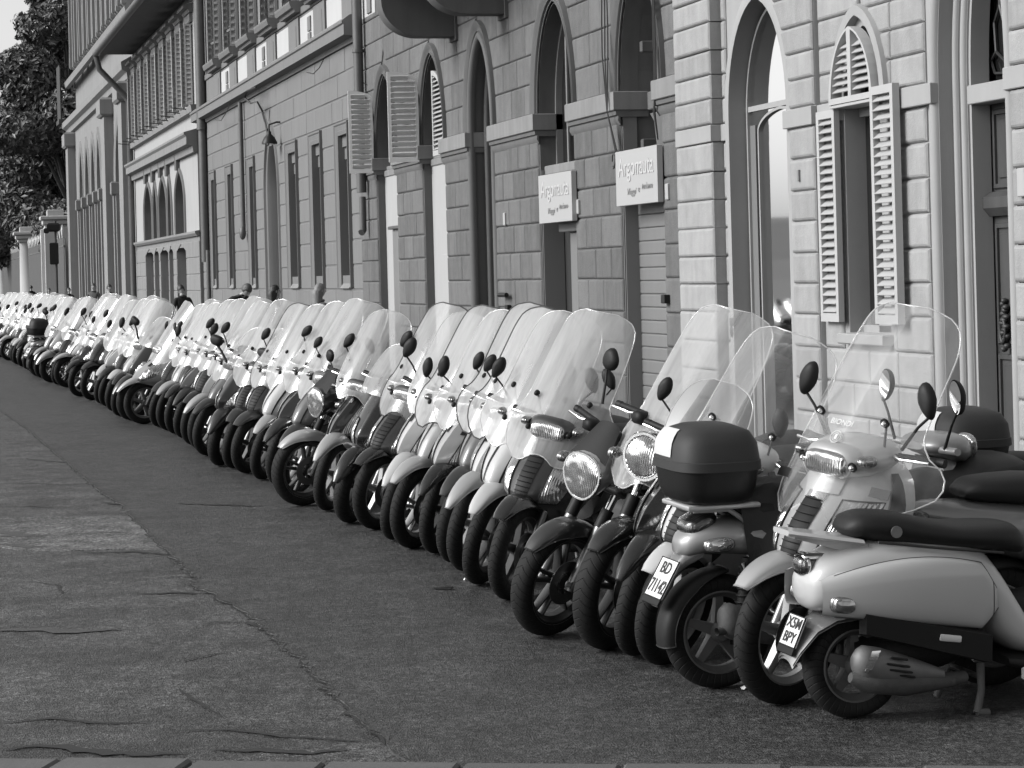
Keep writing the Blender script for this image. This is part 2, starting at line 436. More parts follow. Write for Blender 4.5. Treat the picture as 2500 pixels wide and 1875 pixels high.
# ================================================================== ground
RD = {}
def road_mat(name, base, var, crack=0.0, rough=.75, sc1=.6):
    m = mat(name, base, rough, var=var, scale=sc1, bump=.0, detail=10)
    t = m.node_tree; p = t.nodes['Principled BSDF']
    tc = _n(t, 'ShaderNodeTexCoord')
    # fine chippings
    v = _n(t, 'ShaderNodeTexVoronoi'); v.inputs['Scale'].default_value = 130
    t.links.new(tc.outputs['Object'], v.inputs['Vector'])
    n2 = _n(t, 'ShaderNodeTexNoise'); n2.inputs['Scale'].default_value = 55; n2.inputs['Detail'].default_value = 6
    t.links.new(tc.outputs['Object'], n2.inputs['Vector'])
    mx = _n(t, 'ShaderNodeMath', operation='MULTIPLY_ADD'); mx.inputs[1].default_value = .7
    t.links.new(v.outputs['Distance'], mx.inputs[0]); t.links.new(n2.outputs['Fac'], mx.inputs[2])
    b = _n(t, 'ShaderNodeBump'); b.inputs['Strength'].default_value = .9; b.inputs['Distance'].default_value = .01
    t.links.new(mx.outputs[0], b.inputs['Height']); t.links.new(b.outputs[0], p.inputs['Normal'])
    # chips of pale stone in the surface
    src = p.inputs['Base Color'].links[0].from_socket
    wn = _n(t, 'ShaderNodeTexVoronoi'); wn.inputs['Scale'].default_value = 75
    t.links.new(tc.outputs['Object'], wn.inputs['Vector'])
    bw_ = _n(t, 'ShaderNodeRGBToBW'); t.links.new(wn.outputs['Color'], bw_.inputs[0])
    mr = _n(t, 'ShaderNodeMapRange'); mr.inputs[1].default_value = .2; mr.inputs[2].default_value = .85; mr.inputs[3].default_value = .4; mr.inputs[4].default_value = 2.0
    t.links.new(bw_.outputs[0], mr.inputs[0])
    ml = _n(t, 'ShaderNodeMix', data_type='RGBA', blend_type='MULTIPLY'); ml.inputs[0].default_value = 1
    t.links.new(src, ml.inputs[6]); t.links.new(mr.outputs[0], ml.inputs[7])
    last = ml.outputs[2]
    for scl, lo, hi, a0, a1 in ((3.2, .5, 1.55, .35, .68), (14, .6, 1.4, .35, .65), (38, .45, 1.6, .35, .65)):
        nz = _n(t, 'ShaderNodeTexNoise'); nz.inputs['Scale'].default_value = scl; nz.inputs['Detail'].default_value = 5; nz.inputs['Roughness'].default_value = .7
        t.links.new(tc.outputs['Object'], nz.inputs['Vector'])
        mz = _n(t, 'ShaderNodeMapRange'); mz.inputs[1].default_value = a0; mz.inputs[2].default_value = a1; mz.inputs[3].default_value = lo; mz.inputs[4].default_value = hi
        t.links.new(nz.outputs['Fac'], mz.inputs[0])
        kz = _n(t, 'ShaderNodeMix', data_type='RGBA', blend_type='MULTIPLY'); kz.inputs[0].default_value = 1.0 if crack else .75
        t.links.new(last, kz.inputs[6]); t.links.new(mz.outputs[0], kz.inputs[7]); last = kz.outputs[2]
    if crack:
        # worn bands across the street and blotches of rolled-in grit
        mp = _n(t, 'ShaderNodeMapping'); mp.inputs['Scale'].default_value = (1.3, .45, 1); mp.inputs['Rotation'].default_value = (0, 0, radians(-23))
        n3 = _n(t, 'ShaderNodeTexNoise'); n3.inputs['Scale'].default_value = 1.3; n3.inputs['Detail'].default_value = 9; n3.inputs['Roughness'].default_value = .7
        t.links.new(tc.outputs['Object'], mp.inputs[0]); t.links.new(mp.outputs[0], n3.inputs['Vector'])
        m3 = _n(t, 'ShaderNodeMapRange'); m3.inputs[1].default_value = .3; m3.inputs[2].default_value = .72; m3.inputs[3].default_value = .55; m3.inputs[4].default_value = 1.6
        t.links.new(n3.outputs['Fac'], m3.inputs[0])
        k = _n(t, 'ShaderNodeMix', data_type='RGBA', blend_type='MULTIPLY'); k.inputs[0].default_value = crack
        t.links.new(last, k.inputs[6]); t.links.new(m3.outputs[0], k.inputs[7]); last = k.outputs[2]
        n4 = _n(t, 'ShaderNodeTexVoronoi', feature='DISTANCE_TO_EDGE'); n4.inputs['Scale'].default_value = .55
        wv = _n(t, 'ShaderNodeTexNoise'); wv.inputs['Scale'].default_value = 1.7; wv.inputs['Detail'].default_value = 7
        mp4 = _n(t, 'ShaderNodeMapping'); mp4.inputs['Scale'].default_value = (.9, .6, 1); mp4.inputs['Rotation'].default_value = (0, 0, radians(-23))
        ad = _n(t, 'ShaderNodeMix', data_type='RGBA', blend_type='ADD'); ad.inputs[0].default_value = .9
        t.links.new(tc.outputs['Object'], mp4.inputs[0]); t.links.new(mp4.outputs[0], ad.inputs[6])
        t.links.new(tc.outputs['Object'], wv.inputs['Vector']); t.links.new(wv.outputs['Color'], ad.inputs[7])
        t.links.new(ad.outputs[2], n4.inputs['Vector'])
        m4 = _n(t, 'ShaderNodeMapRange'); m4.inputs[1].default_value = .0; m4.inputs[2].default_value = .006; m4.inputs[3].default_value = .55; m4.inputs[4].default_value = 1
        t.links.new(n4.outputs['Distance'], m4.inputs[0])
        k2 = _n(t, 'ShaderNodeMix', data_type='RGBA', blend_type='MULTIPLY'); k2.inputs[0].default_value = crack
        t.links.new(last, k2.inputs[6]); t.links.new(m4.outputs[0], k2.inputs[7]); last = k2.outputs[2]
    t.links.new(last, p.inputs['Base Color'])
    return m
MT['road_old'] = road_mat('old_asphalt', .044, .55, crack=1.0, rough=.5, sc1=.5)
MT['road_new'] = road_mat('newer_asphalt', .036, .42, rough=.52, sc1=.5)
MT['road_patch'] = road_mat('smooth_asphalt_patch', .085, .3, crack=.5, rough=.65, sc1=1.2)
MT['kerb'] = mat('kerb_stone', .10, .7, var=.25, scale=3, bump=.3, bscale=30, rand=.1)
MT['pave'] = mat('paving_stone', .17, .8, var=.18, scale=2, bump=.2, bscale=30, rand=.1)
MT['earth'] = mat('packed_earth', .10, .95, var=.2, scale=.2)

def sheet(name, poly, z, m, kind='structure', th=None):
    b = B(); tri = tessellate_polygon([[Vector((x, y, 0)) for x, y in poly]])
    n = len(poly)
    b.add([(x, y, z) for x, y in poly], tri)
    if th:
        b.add([(x, y, z) for x, y in poly] + [(x, y, z - th) for x, y in poly], [(i, (i + 1) % n, n + (i + 1) % n, n + i) for i in range(n)])
    return b.obj(name, m, None, kind=kind)
sheet('ground', [(-500, -900), (1800, -900), (1800, 900), (-500, 900)], -0.03, MT['earth'])
# the older carriageway lies under everything, the newer strip sits on it with a broken, ragged edge
sheet('road', [(-40, -6.2), (260, -6.2), (260, 14), (-40, 14)], 0.0, MT['road_old'])
seam_px = [(932, 1819), (905, 1790), (819, 1701), (735, 1616), (690, 1578), (639, 1531), (588, 1490), (545, 1474), (530, 1455), (470, 1432), (478, 1412), (420, 1362), (322, 1265), (300, 1238), (243, 1200), (150, 1120), (70, 1052), (11, 1011), (-60, 965), (-150, 930)]
r2 = random.Random(5); edge = []
for i in range(len(seam_px) - 1):
    a = ground(*seam_px[i]); c = ground(*seam_px[i + 1]); L = (c - a).length; n = max(2, int(L / .07))
    for k in range(n):
        q = a.lerp(c, k / n); edge.append((q.x + r2.gauss(0, .012), q.y + r2.gauss(0, .014)))
e0 = ground(960, 1846); edge = [(-30, e0.y - .5), (e0.x - 1, e0.y - .2), (e0.x, e0.y)] + edge
xe = edge[-1][0]
edge += [(150, edge[-1][1] + 1.5), (240, edge[-1][1] + 4)]
sheet('road_strip', edge + [(240, -6.1), (-30, -6.1)], 0.010, MT['road_new'], th=.012)
pp = [ground(*q) for q in ((-40, 1262), (330, 1262), (420, 1345), (300, 1341), (150, 1346), (45, 1344), (-40, 1330))]
sheet('road_patch', [(q.x, q.y) for q in pp], 0.004, MT['road_patch'], th=.004)
def crack(pts, w, z=.006, seed=0, m='dark', nm='road_crack'):
    r = random.Random(seed); a, c = [], []
    P = [ground(*q) for q in pts]; L = []
    for i in range(len(P) - 1):
        n = max(2, int((P[i + 1] - P[i]).length / .05))
        L += [P[i].lerp(P[i + 1], k / n) for k in range(n)]
    L.append(P[-1])
    for i, q in enumerate(L):
        u = L[min(i + 1, len(L) - 1)] - L[max(i - 1, 0)]; u.normalize(); nn = Vector((-u.y, u.x, 0))
        e = w * 1.7 * sin(pi * min(1, max(0, i / (len(L) - 1)))) ** .6
        q = q + nn * r.gauss(0, w * .5)
        a.append(q + nn * e * r.uniform(.3, 1)); c.append(q - nn * e * r.uniform(.3, 1))
    b = B(); b.grid([[(p.x, p.y, z) for p in a], [(p.x, p.y, z) for p in c]])
    b.obj(nm, MT[m], None, kind='structure')
for i, (pts, w) in enumerate([
    ([(-10, 1834), (90, 1822), (200, 1832), (330, 1845), (470, 1840)], .028), ([(510, 1836), (640, 1832), (760, 1842), (860, 1830)], .028),
    ([(-10, 1768), (120, 1755), (250, 1768), (380, 1766)], .014), ([(400, 1790), (560, 1783), (700, 1800), (900, 1812)], .012),
    ([(240, 1228), (320, 1234), (385, 1232)], .03), ([(350, 1256), (380, 1250), (420, 1258)], .03), ([(440, 1240), (560, 1236), (650, 1244)], .018),
    ([(-10, 1240), (60, 1237), (140, 1242)], .012), ([(180, 1352), (330, 1348), (420, 1356)], .02), ([(390, 1412), (480, 1408)], .012),
    ([(330, 1452), (440, 1448), (535, 1452)], .022), ([(500, 1520), (600, 1522), (640, 1534)], .012), ([(420, 1622), (520, 1600), (570, 1590)], .008),
    ([(60, 1420), (140, 1430), (155, 1452)], .008), ([(430, 1680), (480, 1715), (540, 1750)], .008), ([(20, 1180), (150, 1184), (260, 1180)], .01)]):
    crack(pts, w, .0055 if i > 0 else .006, i)
MT['worn_edge_lit'] = mat('worn_and_edge_lit_asphalt', .06, .7, var=.5, scale=9, bump=.3, bscale=60)  # pale tone of worn spots, also light painted along the strip edge
MT['oil'] = mat('oil_stain', .012, .35, var=.5, scale=6)
# broken lip of the newer strip: a dark open joint, and light on the raised edge painted as a pale band
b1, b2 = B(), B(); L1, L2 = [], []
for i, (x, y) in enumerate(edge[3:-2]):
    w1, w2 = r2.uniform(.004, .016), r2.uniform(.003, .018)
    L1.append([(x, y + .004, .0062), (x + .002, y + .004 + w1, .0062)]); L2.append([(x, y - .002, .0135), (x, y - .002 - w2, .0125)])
b1.grid(L1); b1.obj('road_joint', MT['dark'], None, kind='structure'); b2.grid(L2); b2.obj('road_edge_light', MT['worn_edge_lit'], None, kind='structure')
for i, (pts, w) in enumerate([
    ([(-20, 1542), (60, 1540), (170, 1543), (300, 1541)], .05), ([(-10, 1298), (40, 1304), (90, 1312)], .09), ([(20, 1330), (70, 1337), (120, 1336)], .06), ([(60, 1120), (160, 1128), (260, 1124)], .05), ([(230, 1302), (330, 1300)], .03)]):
    crack(pts, w, .0058, 40 + i, 'worn_edge_lit', 'worn_patch')
for i, (pts, w) in enumerate([([(430, 1232), (520, 1236), (640, 1240)], .04), ([(1060, 1440), (1110, 1446)], .05)]):
    crack(pts, w, .0145, 70 + i, 'oil', 'oil_stain')
# pavement on the far side with its kerb stones
PV = -6.05
kb = {}
x = 4.0; r3 = random.Random(3)
pvx = (2.0, 250.0)
sheet('pavement', [(pvx[0], PV - .22), (pvx[1], PV - .22), (pvx[1], -DW - .6), (pvx[0], -DW - .6)], .12, MT['pave'])
kroot = link('kerb', None, None, (0, PV - .1, 0), kind='structure')
def kerb_mesh(L, w, h):
    k = (round(L, 2), w, h)
    if k not in kb:
        b = B(); b.box((0, 0, h / 2), (L / 2 - .004, w / 2, h / 2), ch=.012); kb[k] = b.mesh('kerb_stone', [MT['kerb']])
    return kb[k]
while x < 120:
    L = r3.choice((.9, 1.0, 1.1, 1.2)); link('kerb_stone', kerb_mesh(L, .24, .125), kroot, (x + L / 2, 0, 0)); x += L
# kerb stones of the near pavement along the foot of the picture
a = ground(-160, 1849, .03); c = ground(2620, 1872, .03)
dirv = (c - a).normalized(); ang = math.atan2(dirv.y, dirv.x); nn = Vector((dirv.y, -dirv.x, 0))
if nn.dot(Vector((1, 0, 0))) > 0: nn = -nn
nroot = link('near_kerb', None, None, tuple(a - Vector((0, 0, .03))), (0, 0, ang), kind='structure')
sx = .0; r4 = random.Random(8); side = 1 if (Matrix.Rotation(-ang, 3, 'Z') @ nn).y > 0 else -1
while sx < (c - a).length:
    L = r4.choice((.48, .52, .55, .6))
    link('kerb_stone', kerb_mesh(L - .008, .34, .06), nroot, (sx + L / 2, side * (.17 + r4.uniform(-.006, .01)), -.028 + r4.uniform(-.004, .004)), (0, 0, r4.gauss(0, .01))); sx += L
MT['lettr'] = mat('sign_script', .27, .5)
# ================================================================== right building (pale rusticated front)
fa = thing('rusticated_house', (16.5, -DW, 0), 'pale rusticated stone house with louvred window, glass arch and carved dark door', 'building')
F1 = Facade(fa)
ys1 = [17, 74.7, 142.7, 200.5, 257.5, 318, 360.6, 429, 496.6, 561.6, 629, 694, 759]
z1 = sorted(wz(1662, y, .14) for y in ys1)
zb0 = z1[-7]; zb1 = z1[-6]                                # the smooth band
while z1[0] > .45: z1.insert(0, z1[0] - .28)
while z1[-1] < 6.6: z1.append(z1[-1] + .25)
X = lambda px, y=500, out=0.0: wx(px, y, out)
XQ0, XQ1 = X(1742, 500, .14), X(1655, 500, .14)
oA = Op(X(1942, 600), X(1800, 600, .0), .0, wz(1942, 252), wz(1880, -14) - wz(1942, 252), 1.14, .13)
oW = Op(X(2168, 500), X(2068, 500), wz(2080, 812), wz(2120, 246), wz(2113, 62) - wz(2120, 246), 1.2, .10)
xdL = X(2270, 400); xdR = X(2484, 400, .04); xdc = (xdL + xdR) / 2; wd_ = .40
oD = Op(xdc - wd_ - .31, xdc + wd_ + .31, .0, zb1, 1.55, 1.2, .0)
F1.core('wall', 8.0, XQ1, 0, 6.6, [oA, oW, oD], MT['stone1s'], .38)
# roof-high remainder and side so the house is a body
b = B(); F1.bar(b, 8.0, XQ1, 6.602, 12.5, -8, 0); F1.bar(b, 8.0, XQ1, 0, 6.6, -8, -.9); F1.put(b, 'upper_wall', MT['stone1'])
b = B(); F1.bar(b, 7.6, XQ1 + .1, 12.5, 12.9, -8.2, .7, .05); F1.put(b, 'roof', MT['stone1s'])
for xa, xb, oo in ((8.0, oD.x0 - .02, .09), (oD.x1 + .02, oA.x0 - oA.m, .09), (oA.x1 + oA.m, XQ1, .2)):
    b = B(); F1.bar(b, xa, xb, 0, .33, .0, oo, .03); F1.put(b, 'plinth', MT['stone1s'])
zrow_lo = [z for z in z1 if z <= zb0 + .001]; zrow_hi = [z for z in z1 if z >= zb1 - .001]
XP = X(1997, 500, .06)
# pilaster backing
b = B(); F1.bar(b, XP, oA.x0 - oA.m - .01, .33, 6.6, 0, .055); F1.put(b, 'pilaster', MT['stone1s'])
sd = 20
for zr in (zrow_lo, zrow_hi):
    for (xa, xb, d0, d1, L, oo) in ((XQ0, XQ1, .0, .15, 2.0, []), (oA.x1 + oA.m, XQ0 - .0, .0, .032, .8, [oA]),
                                    (XP, oA.x0 + .3, .055, .088, .8, [oA]), (X(2190, 500), XP - .01, .0, .032, .75, [oA, oW]),
                                    (xdL + .0, X(2190, 500), .0, .032, .75, [oW, oD]), (8.0, oD.x0, .0, .06, .7, [oD])):
        F1.blocks(zr, xa, xb, oo, L, d0, d1, .026, MT['stone1'], .007, seed=sd); sd += 1
b = B()
for (xa, xb, o1) in ((XQ0, XQ1, .15), (oA.x1 + .02, XQ0, .05), (XP, oA.x0 - .02, .10), (oW.x1 + .02, XP, .05), (oD.x1 - .12, oW.x0 - .02, .065), (8.0, oD.x0 + .08, .065)):
    b = B(); F1.bar(b, xa, xb - .002, zb0 + .006, zb1 - .006, .0, o1, .006); F1.put(b, 'impost_band', MT['stone1s'])
# arched shop window
pr = [(0, -.16), (0, .05), (.0, .055), (.10, .055), (.115, .045), (.13, .04), (.13, 0)]
b = F1.sweep(oA.path(0, 12), pr); F1.put(b, 'arch_surround', MT['stone1s'], 40)
b = B(); F1.bar(b, oA.x0, oA.x1, 0, oA.top(), -.18, -.145); win = F1.put(b, 'arched_window', MT['glass'])
fr = Op(oA.x0 + .02, oA.x1 - .03, .0, oA.zs, oA.rise - .05, 1.14)
b = F1.sweep(fr.path(0, 12), [(0, -.145), (0, -.11), (-.03, -.11), (-.03, -.145)])
fr2 = Op(oA.x0 + .03, oA.x1 - .30, .0, wz(1870, 320, -.18), wz(1872, 300, -.18) - wz(1870, 320, -.18) + .12, 1.2)
F1.sweep(fr2.path(0, 10), [(0, -.145), (0, -.12), (-.025, -.12), (-.025, -.145)], b)
F1.bar(b, oA.x0, oA.x1, fr2.zs + fr2.rise, fr2.zs + fr2.rise + .05, -.144, -.12)
o = F1.put(b, 'window_frame', MT['stone1s']); o.parent = win
b = B(); F1.bar(b, oA.x1 - .20, oA.x1 - .02, 0, oA.zs - .1, -.143, -.135); o = F1.put(b, 'side_panel', MT['rollsh']); o.parent = win
# louvred window
b = B(); F1.bar(b, oW.x0 - .02, oW.x1 + .02, oW.zb - .1, oW.top() - .1, -.22, -.185); win = F1.put(b, 'window', MT['glassdk'])
b = B()
F1.bar(b, oW.x0, oW.x0 + .52, oW.zb, oW.zs, -.184, -.12, .005); F1.bar(b, oW.x0, oW.x1, oW.zs - .1, oW.zs, -.182, -.13)
F1.bar(b, oW.x0, oW.x1, oW.zb, oW.zb + .06, -.182, -.12)
o = F1.put(b, 'window_frame', MT['stone1s']); o.parent = win
b = B(); F1.bar(b, oW.x0 - .05, oW.x1 + .05, oW.zb - .09, oW.zb - .003, -.18, .10, .01); o = F1.put(b, 'sill', MT['stone1s']); o.parent = win
b = F1.sweep(Op(oW.x0, oW.x1, oW.zs, oW.zs, oW.rise, 1.2).path(.06, 12), [(0, 0), (0, .075), (.085, .075), (.095, .0)]); F1.put(b, 'hood_mould', MT['stone1s'], 40)
hs = wz(2040, 272, .06) - wz(2040, 790, .06)
zlow = wz(2066, 786, .05)
sw = .40
shutter(fa, (oW.x1 + .01 - F1.X, .07, zlow), 0, sw, oW.zs - .03 - zlow, 24, MT['shutter'], name='shutter', th=.05)
shutter(fa, (oW.x0 - .01 - F1.X, .11, zlow), pi, sw + .05, oW.zs + .08 - zlow, 24, MT['shutter'], name='shutter', th=.06, ang=38)
# lunette of louvres, two leaves under the pointed head
lw = oW.w + .03
for sg in (1, -1):
    b = B(); 
    def lp(k, s0):  # outline of one half leaf, shrunk by k
        hs_ = [(oW.rise - k * 1.6) * sin(pi / 2 * i / 10) for i in range(11)]
        return [(sg * k * .6, k)] + [(sg * max(k * .6, hwid(lw - k, oW.rise - k * 1.4, 1.2, h)), k + h) for h in hs_] 
    outl, inl = lp(.0, 0), lp(.05, 0)
    rows = [[(oW.xc + x - F1.X, y, oW.zs + z) for x, z in L_] for L_, y in ((outl, .04), (outl, .13), (inl, .13), (inl, .04))]
    b.grid(np.array(rows), True, True)
    lf = F1.put(b, 'lunette_shutter', MT['shutter'])
    for i in range(7):
        h = .09 + i * (oW.rise - .2) / 7
        wI = hwid(lw - .05, oW.rise - .07, 1.2, h) - .03
        if wI < .03: continue
        me = slat_mesh(round(wI, 2), .085, .007, -38, MT['shutter'])
        link('slat', me, lf, (oW.xc + sg * (wI / 2 + .03) - F1.X, .085, oW.zs + h + .03))
b = B(); F1.bar(b, oW.x0 - .03, oW.x1 + .03, oW.zs - .03, oW.zs - .002, -.1, .12, .004); F1.put(b, 'lintel', MT['shutter'])
# portal
ip = Op(xdc - wd_, xdc + wd_, 0, zb1, 1.25, 1.2)
def tor(o0, d0, r, n=7): return [(o0 + r - r * cos(pi * i / n), d0 + r * sin(pi * i / n)) for i in range(n + 1)]
prof = [(0, -.33), (0, -.18), (.035, -.18), (.035, -.165)] + tor(.04, -.165, .035) + [(.115, -.165), (.115, -.13)] + tor(.118, -.13, .03) + [(.185, -.13), (.185, .0)] + tor(.19, 0, .05) + [(.295, .0), (.295, .02), (.312, .02), (.312, -.01)]
b = F1.sweep(ip.path(0, 14), prof); F1.put(b, 'portal_moulding', MT['stone1s'], 30)
b = B(); F1.bar(b, ip.x0 - .005, ip.x1 + .005, zb0 - .02, zb1 - .05, -.34, -.15, .006); F1.put(b, 'door_lintel', MT['stone1s'])
b = B(); F1.bar(b, ip.x0 - .02, ip.x1 + .02, 0, zb0 - .015, -.40, -.345)
dr = F1.put(b, 'door', MT['wood'])
b = B()
for (xa, xb) in ((ip.xc + .02, ip.x1 - .02), (ip.x0 + .02, ip.xc - .02)):
    for (za, zb) in ((.35, 1.1), (1.25, zb0 - .95), (zb0 - .62, zb0 - .1)):
        F1.sweep([(xb - .05, za), (xb - .05, zb), (xa + .05, zb), (xa + .05, za)], [(0, -.346), (0, -.325), (.03, -.325), (.045, -.346)], b, True)
        F1.bar(b, xa + .09, xb - .09, za + .04, zb - .04, -.346, -.333, .01)
o = F1.put(b, 'door_panel', MT['wood']); o.parent = dr
b = B(); F1.hprof(b, ip.x0, ip.x1, [(-.345, zb0 - .86), (-.30, zb0 - .86), (-.25, zb0 - .80), (-.25, zb0 - .72), (-.31, zb0 - .68), (-.345, zb0 - .68)]); o = F1.put(b, 'door_cornice', MT['wood']); o.parent = dr
b = B(); kx, kz = ip.xc + .19, wz(2472, 790, -.33)
rk = random.Random(4)
for i in range(16):
    t = i / 15; b.ell((kx - F1.X + .03 * sin(i * 2.1), -.31 + .015 * rk.random(), kz + .17 - t * .36), (.022 + .022 * sin(pi * t), .03, .022), nu=8, nv=6)
b.tube([(kx - F1.X + .04 * cos(a_), -.285, kz - .05 + .09 * sin(a_)) for a_ in [2 * pi * i / 14 for i in range(14)]], .012, 6, closed=True)
o = F1.put(b, 'door_knocker', MT['iron'], 60); o.parent = dr
b = B(); F1.bar(b, ip.x0, ip.x1, zb1 - .05, ip.top(), -.40, -.385); fl = F1.put(b, 'fanlight', MT['glassdk'])
b = B(); hub = (ip.x0 + .32, zb1 + .05)
hub = (ip.xc, zb1 + .02)
for k in range(9):
    a_ = pi * (k + .0) / 8; 
    L_ = .36 + .75 * sin(a_) ** 2
    e = (hub[0] + .36 * cos(a_), hub[1] + max(.02, L_ * sin(a_)))
    b.tube([F1.P(hub[0] + .06 * cos(a_), -.36, hub[1] + .06 * sin(a_)), F1.P(e[0], -.36, e[1])], .011, 5)
    if k < 8:
        a2 = pi * (k + .5) / 8; a3 = pi * (k + 1) / 8; L3 = .36 + .75 * sin(a3) ** 2
        e3 = (hub[0] + .36 * cos(a3), hub[1] + max(.02, L3 * sin(a3)))
        mpt = ((e[0] + e3[0]) / 2 + .07 * cos(a2), (e[1] + e3[1]) / 2 + .09 * sin(a2))
        b.tube([F1.P(e[0], -.36, e[1]), F1.P(mpt[0], -.36, mpt[1]), F1.P(e3[0], -.36, e3[1])], .011, 5)
b.lathe([(0, .03), (.05, .03), (.06, 0), (.05, -.03)], F1.P(hub[0], -.355, hub[1]), 'y', 14)
o = F1.put(b, 'fanlight_grille', MT['iron']); o.parent = fl
# small fittings on the pale house
b = B(); bx = X(2494, 410, .08); bz = wz(2494, 445, .08)
F1.bar(b, bx - .055, bx + .055, bz - .10, bz + .10, .06, .09, .006); o = F1.put(b, 'bell_plate', MT['signp'])
b = B(); F1.bar(b, X(1952, 430, .1) , X(1952, 430, .1) + .04, wz(1953, 445), wz(1953, 417), .09, .11, .003); F1.put(b, 'brass_plate', MT['stone2p'])
b = B(); xb_ = X(1788, 800, .05)
F1.bar(b, xb_ - .05, xb_ + .05, wz(1788, 795), wz(1788, 775), .045, .06, .003); b.ell(F1.P(xb_, .055, wz(1788, 808)), (.05, .012, .06), nu=12, nv=6)
F1.put(b, 'small_wall_plate', MT['steel'])

# ================================================================== middle-right building (grey sandstone, shop fronts)
x2a, x2b = XQ1 + .002, X(884, 500)
fb = thing('sandstone_building', ((x2a + x2b) / 2, -DW, 0), 'grey sandstone building with pointed arches, open louvred shutters and two sign boards', 'building')
F2 = Facade(fb)
zi_t, zi_b = wz(1493, 223, .1), wz(1493, 270, .1)
zm_b = wz(1406, 313)
z2lo = sorted(wz(1406.7, y, .03) for y in (313, 390.5, 465, 535, 610, 682, 757))
st = (z2lo[-1] - z2lo[0]) / 6
while z2lo[0] > .5: z2lo.insert(0, z2lo[0] - st)
z2hi = [zi_t]
for y in (169, 91.6): z2hi.append(wz(1409, y, .03))
while z2hi[-1] < 7.2: z2hi.append(z2hi[-1] + .39)
AP = 5.05
def mk(pl, pr_, y=500, m=.2): return Op(X(pr_, y), X(pl, y), 0.0, zi_t, AP - zi_t, 1.14, m)
o1, o2, o3, o4, o5 = mk(923, 971, 450), mk(1036, 1090, 450), mk(1153, 1211, 450), mk(1321, 1406, 450), mk(1521, 1621, 450)
O2s = [o5, o4, o3, o2, o1]
F2.core('wall', x2a, x2b, 0, 7.2, O2s, MT['stone2s'], .45)
b = B(); F2.bar(b, x2a, x2b, 7.202, 12.0, -8, 0); F2.bar(b, x2a, x2b, 0, 7.2, -8, -.95); F2.put(b, 'upper_wall', MT['stone2'])
b = B(); F2.bar(b, x2a, x2b + .3, 12.0, 12.4, -8.2, .8, .05); F2.put(b, 'roof', MT['stone2s'])
F2.blocks(z2lo, x2a, x2b, O2s, .62, 0, .026, .024, MT['stone2'], .010, seed=50, marg=-.17)
F2.blocks(z2hi, x2a, x2b, O2s, .75, 0, .022, .02, MT['stone2'], .010, seed=51, marg=.0)
bI, bM_ = B(), B()
xs = [x2a] + [v for o in O2s for v in (o.x0, o.x1)] + [x2b]
for i in range(0, len(xs), 2):
    xa, xb = xs[i], xs[i + 1]
    ea = .0 if i == 0 else -.06; eb = .06
    bI, bM_ = B(), B()
    F2.bar(bI, xa + ea * 0 - (0 if i == 0 else .05), xb + .05, zi_b, zi_t - .004, -.3, .10, .008)
    F2.hprof(bM_, xa - (0 if i == 0 else .04), xb + .04, [(-.3, zi_b - .004), (.075, zi_b - .004), (.07, zi_b - .05), (.045, zi_b - .06), (.05, zi_b - .11), (.02, zi_b - .16), (.02, zm_b + .005), (-.3, zm_b + .005)])
    F2.put(bI, 'impost_block', MT['stone2p']); F2.put(bM_, 'impost_moulding', MT['stone2s'], 40)
apr = [(-.0, -.2), (0, .0), (.03, .0), (.03, .02)] + [(.05 + .02 * i / 4, .02 + .03 * sin(pi * i / 4)) for i in range(5)] + [(.09, .02), (.13, .03), (.16, .06), (.20, .07), (.205, .0)]
for o in O2s:
    q = Op(o.x0, o.x1, zi_t, zi_t, o.rise, o.p)
    b = F2.sweep(q.path(0, 14), apr); F2.put(b, 'archivolt', MT['stone2s'], 40)
# jamb rolls and blocked arch
b = B()
for o in (o3,):
    F2.sweep(o.path(-.0, 14), [(0, -.45), (0, -.22), (-.0, -.2), (-.09, -.2), (-.09, -.45)], b)
    pth = o.path(.0, 14)
    b.tube([F2.P(x, .0, z) for x, z in pth], .06, 8)
    b.tube([F2.P(x, -.21, z) for x, z in o.path(-.06, 14)], .04, 8)
F2.put(b, 'niche_moulding', MT['stone2s'], 50)
b = B(); F2.bar(b, o3.x0, o3.x1, 0, AP, -.47, -.27); F2.put(b, 'blocked_arch_panel', MT['greyin'])
# windows above white panels
for o, npx in ((o1, 49), (o2, 65)):
    zs_ = 3.52
    b = B(); F2.bar(b, o.x0 - .02, o.x1 + .02, 0, zs_, -.47, -.12); pn = F2.put(b, 'white_panel', MT['white'])
    b = B(); F2.bar(b, o.x0 - .03, o.x1 + .03, zs_ - .06, zs_ + .05, -.3, -.10, .015); F2.bar(b, o.x0, o.x1, zs_ + .052, zs_ + .12, -.3, -.14, .01); F2.put(b, 'sill', MT['stone2p'])
    b = B(); F2.bar(b, o.x0, o.x1, zs_ + .1, AP, -.47, -.42); F2.put(b, 'window', MT['glassdk'])
    LH = 5.0 - zs_ - .12
    hw_ = o.w
    # far leaf swung out past square, near leaf shut
    shutter(fb, (o.x1 + .02 - F2.X, .06, 3.54), radians(84), .46 if o is o2 else .40, 1.36, 15, MT['shutterw'], arch=.13, side=-1, name='shutter', th=.045, bs=.05, ang=38)
    shutter(fb, (o.x0 + .02 - F2.X, .0 if o is o2 else -.03, zs_ + .06), 0 if o is o2 else radians(-8), hw_ - .02, LH - .1, 17, MT['shutter'] if o is o2 else MT['shutterd'], arch=.62, side=-1, name='shutter', th=.045, bs=.06)
b = B(); F2.bar(b, o1.x0 + .02, o1.x0 + .95, 0, wz(965, 560, -.1), -.118, -.09, .01); dd = F2.put(b, 'side_door', MT['rollsh'])
b = B(); F2.bar(b, o1.x0 + .02, o1.x0 + 1.05, wz(965, 560, -.1), wz(965, 552, -.1), -.117, -.03, .01); F2.put(b, 'door_hood', MT['steel'])
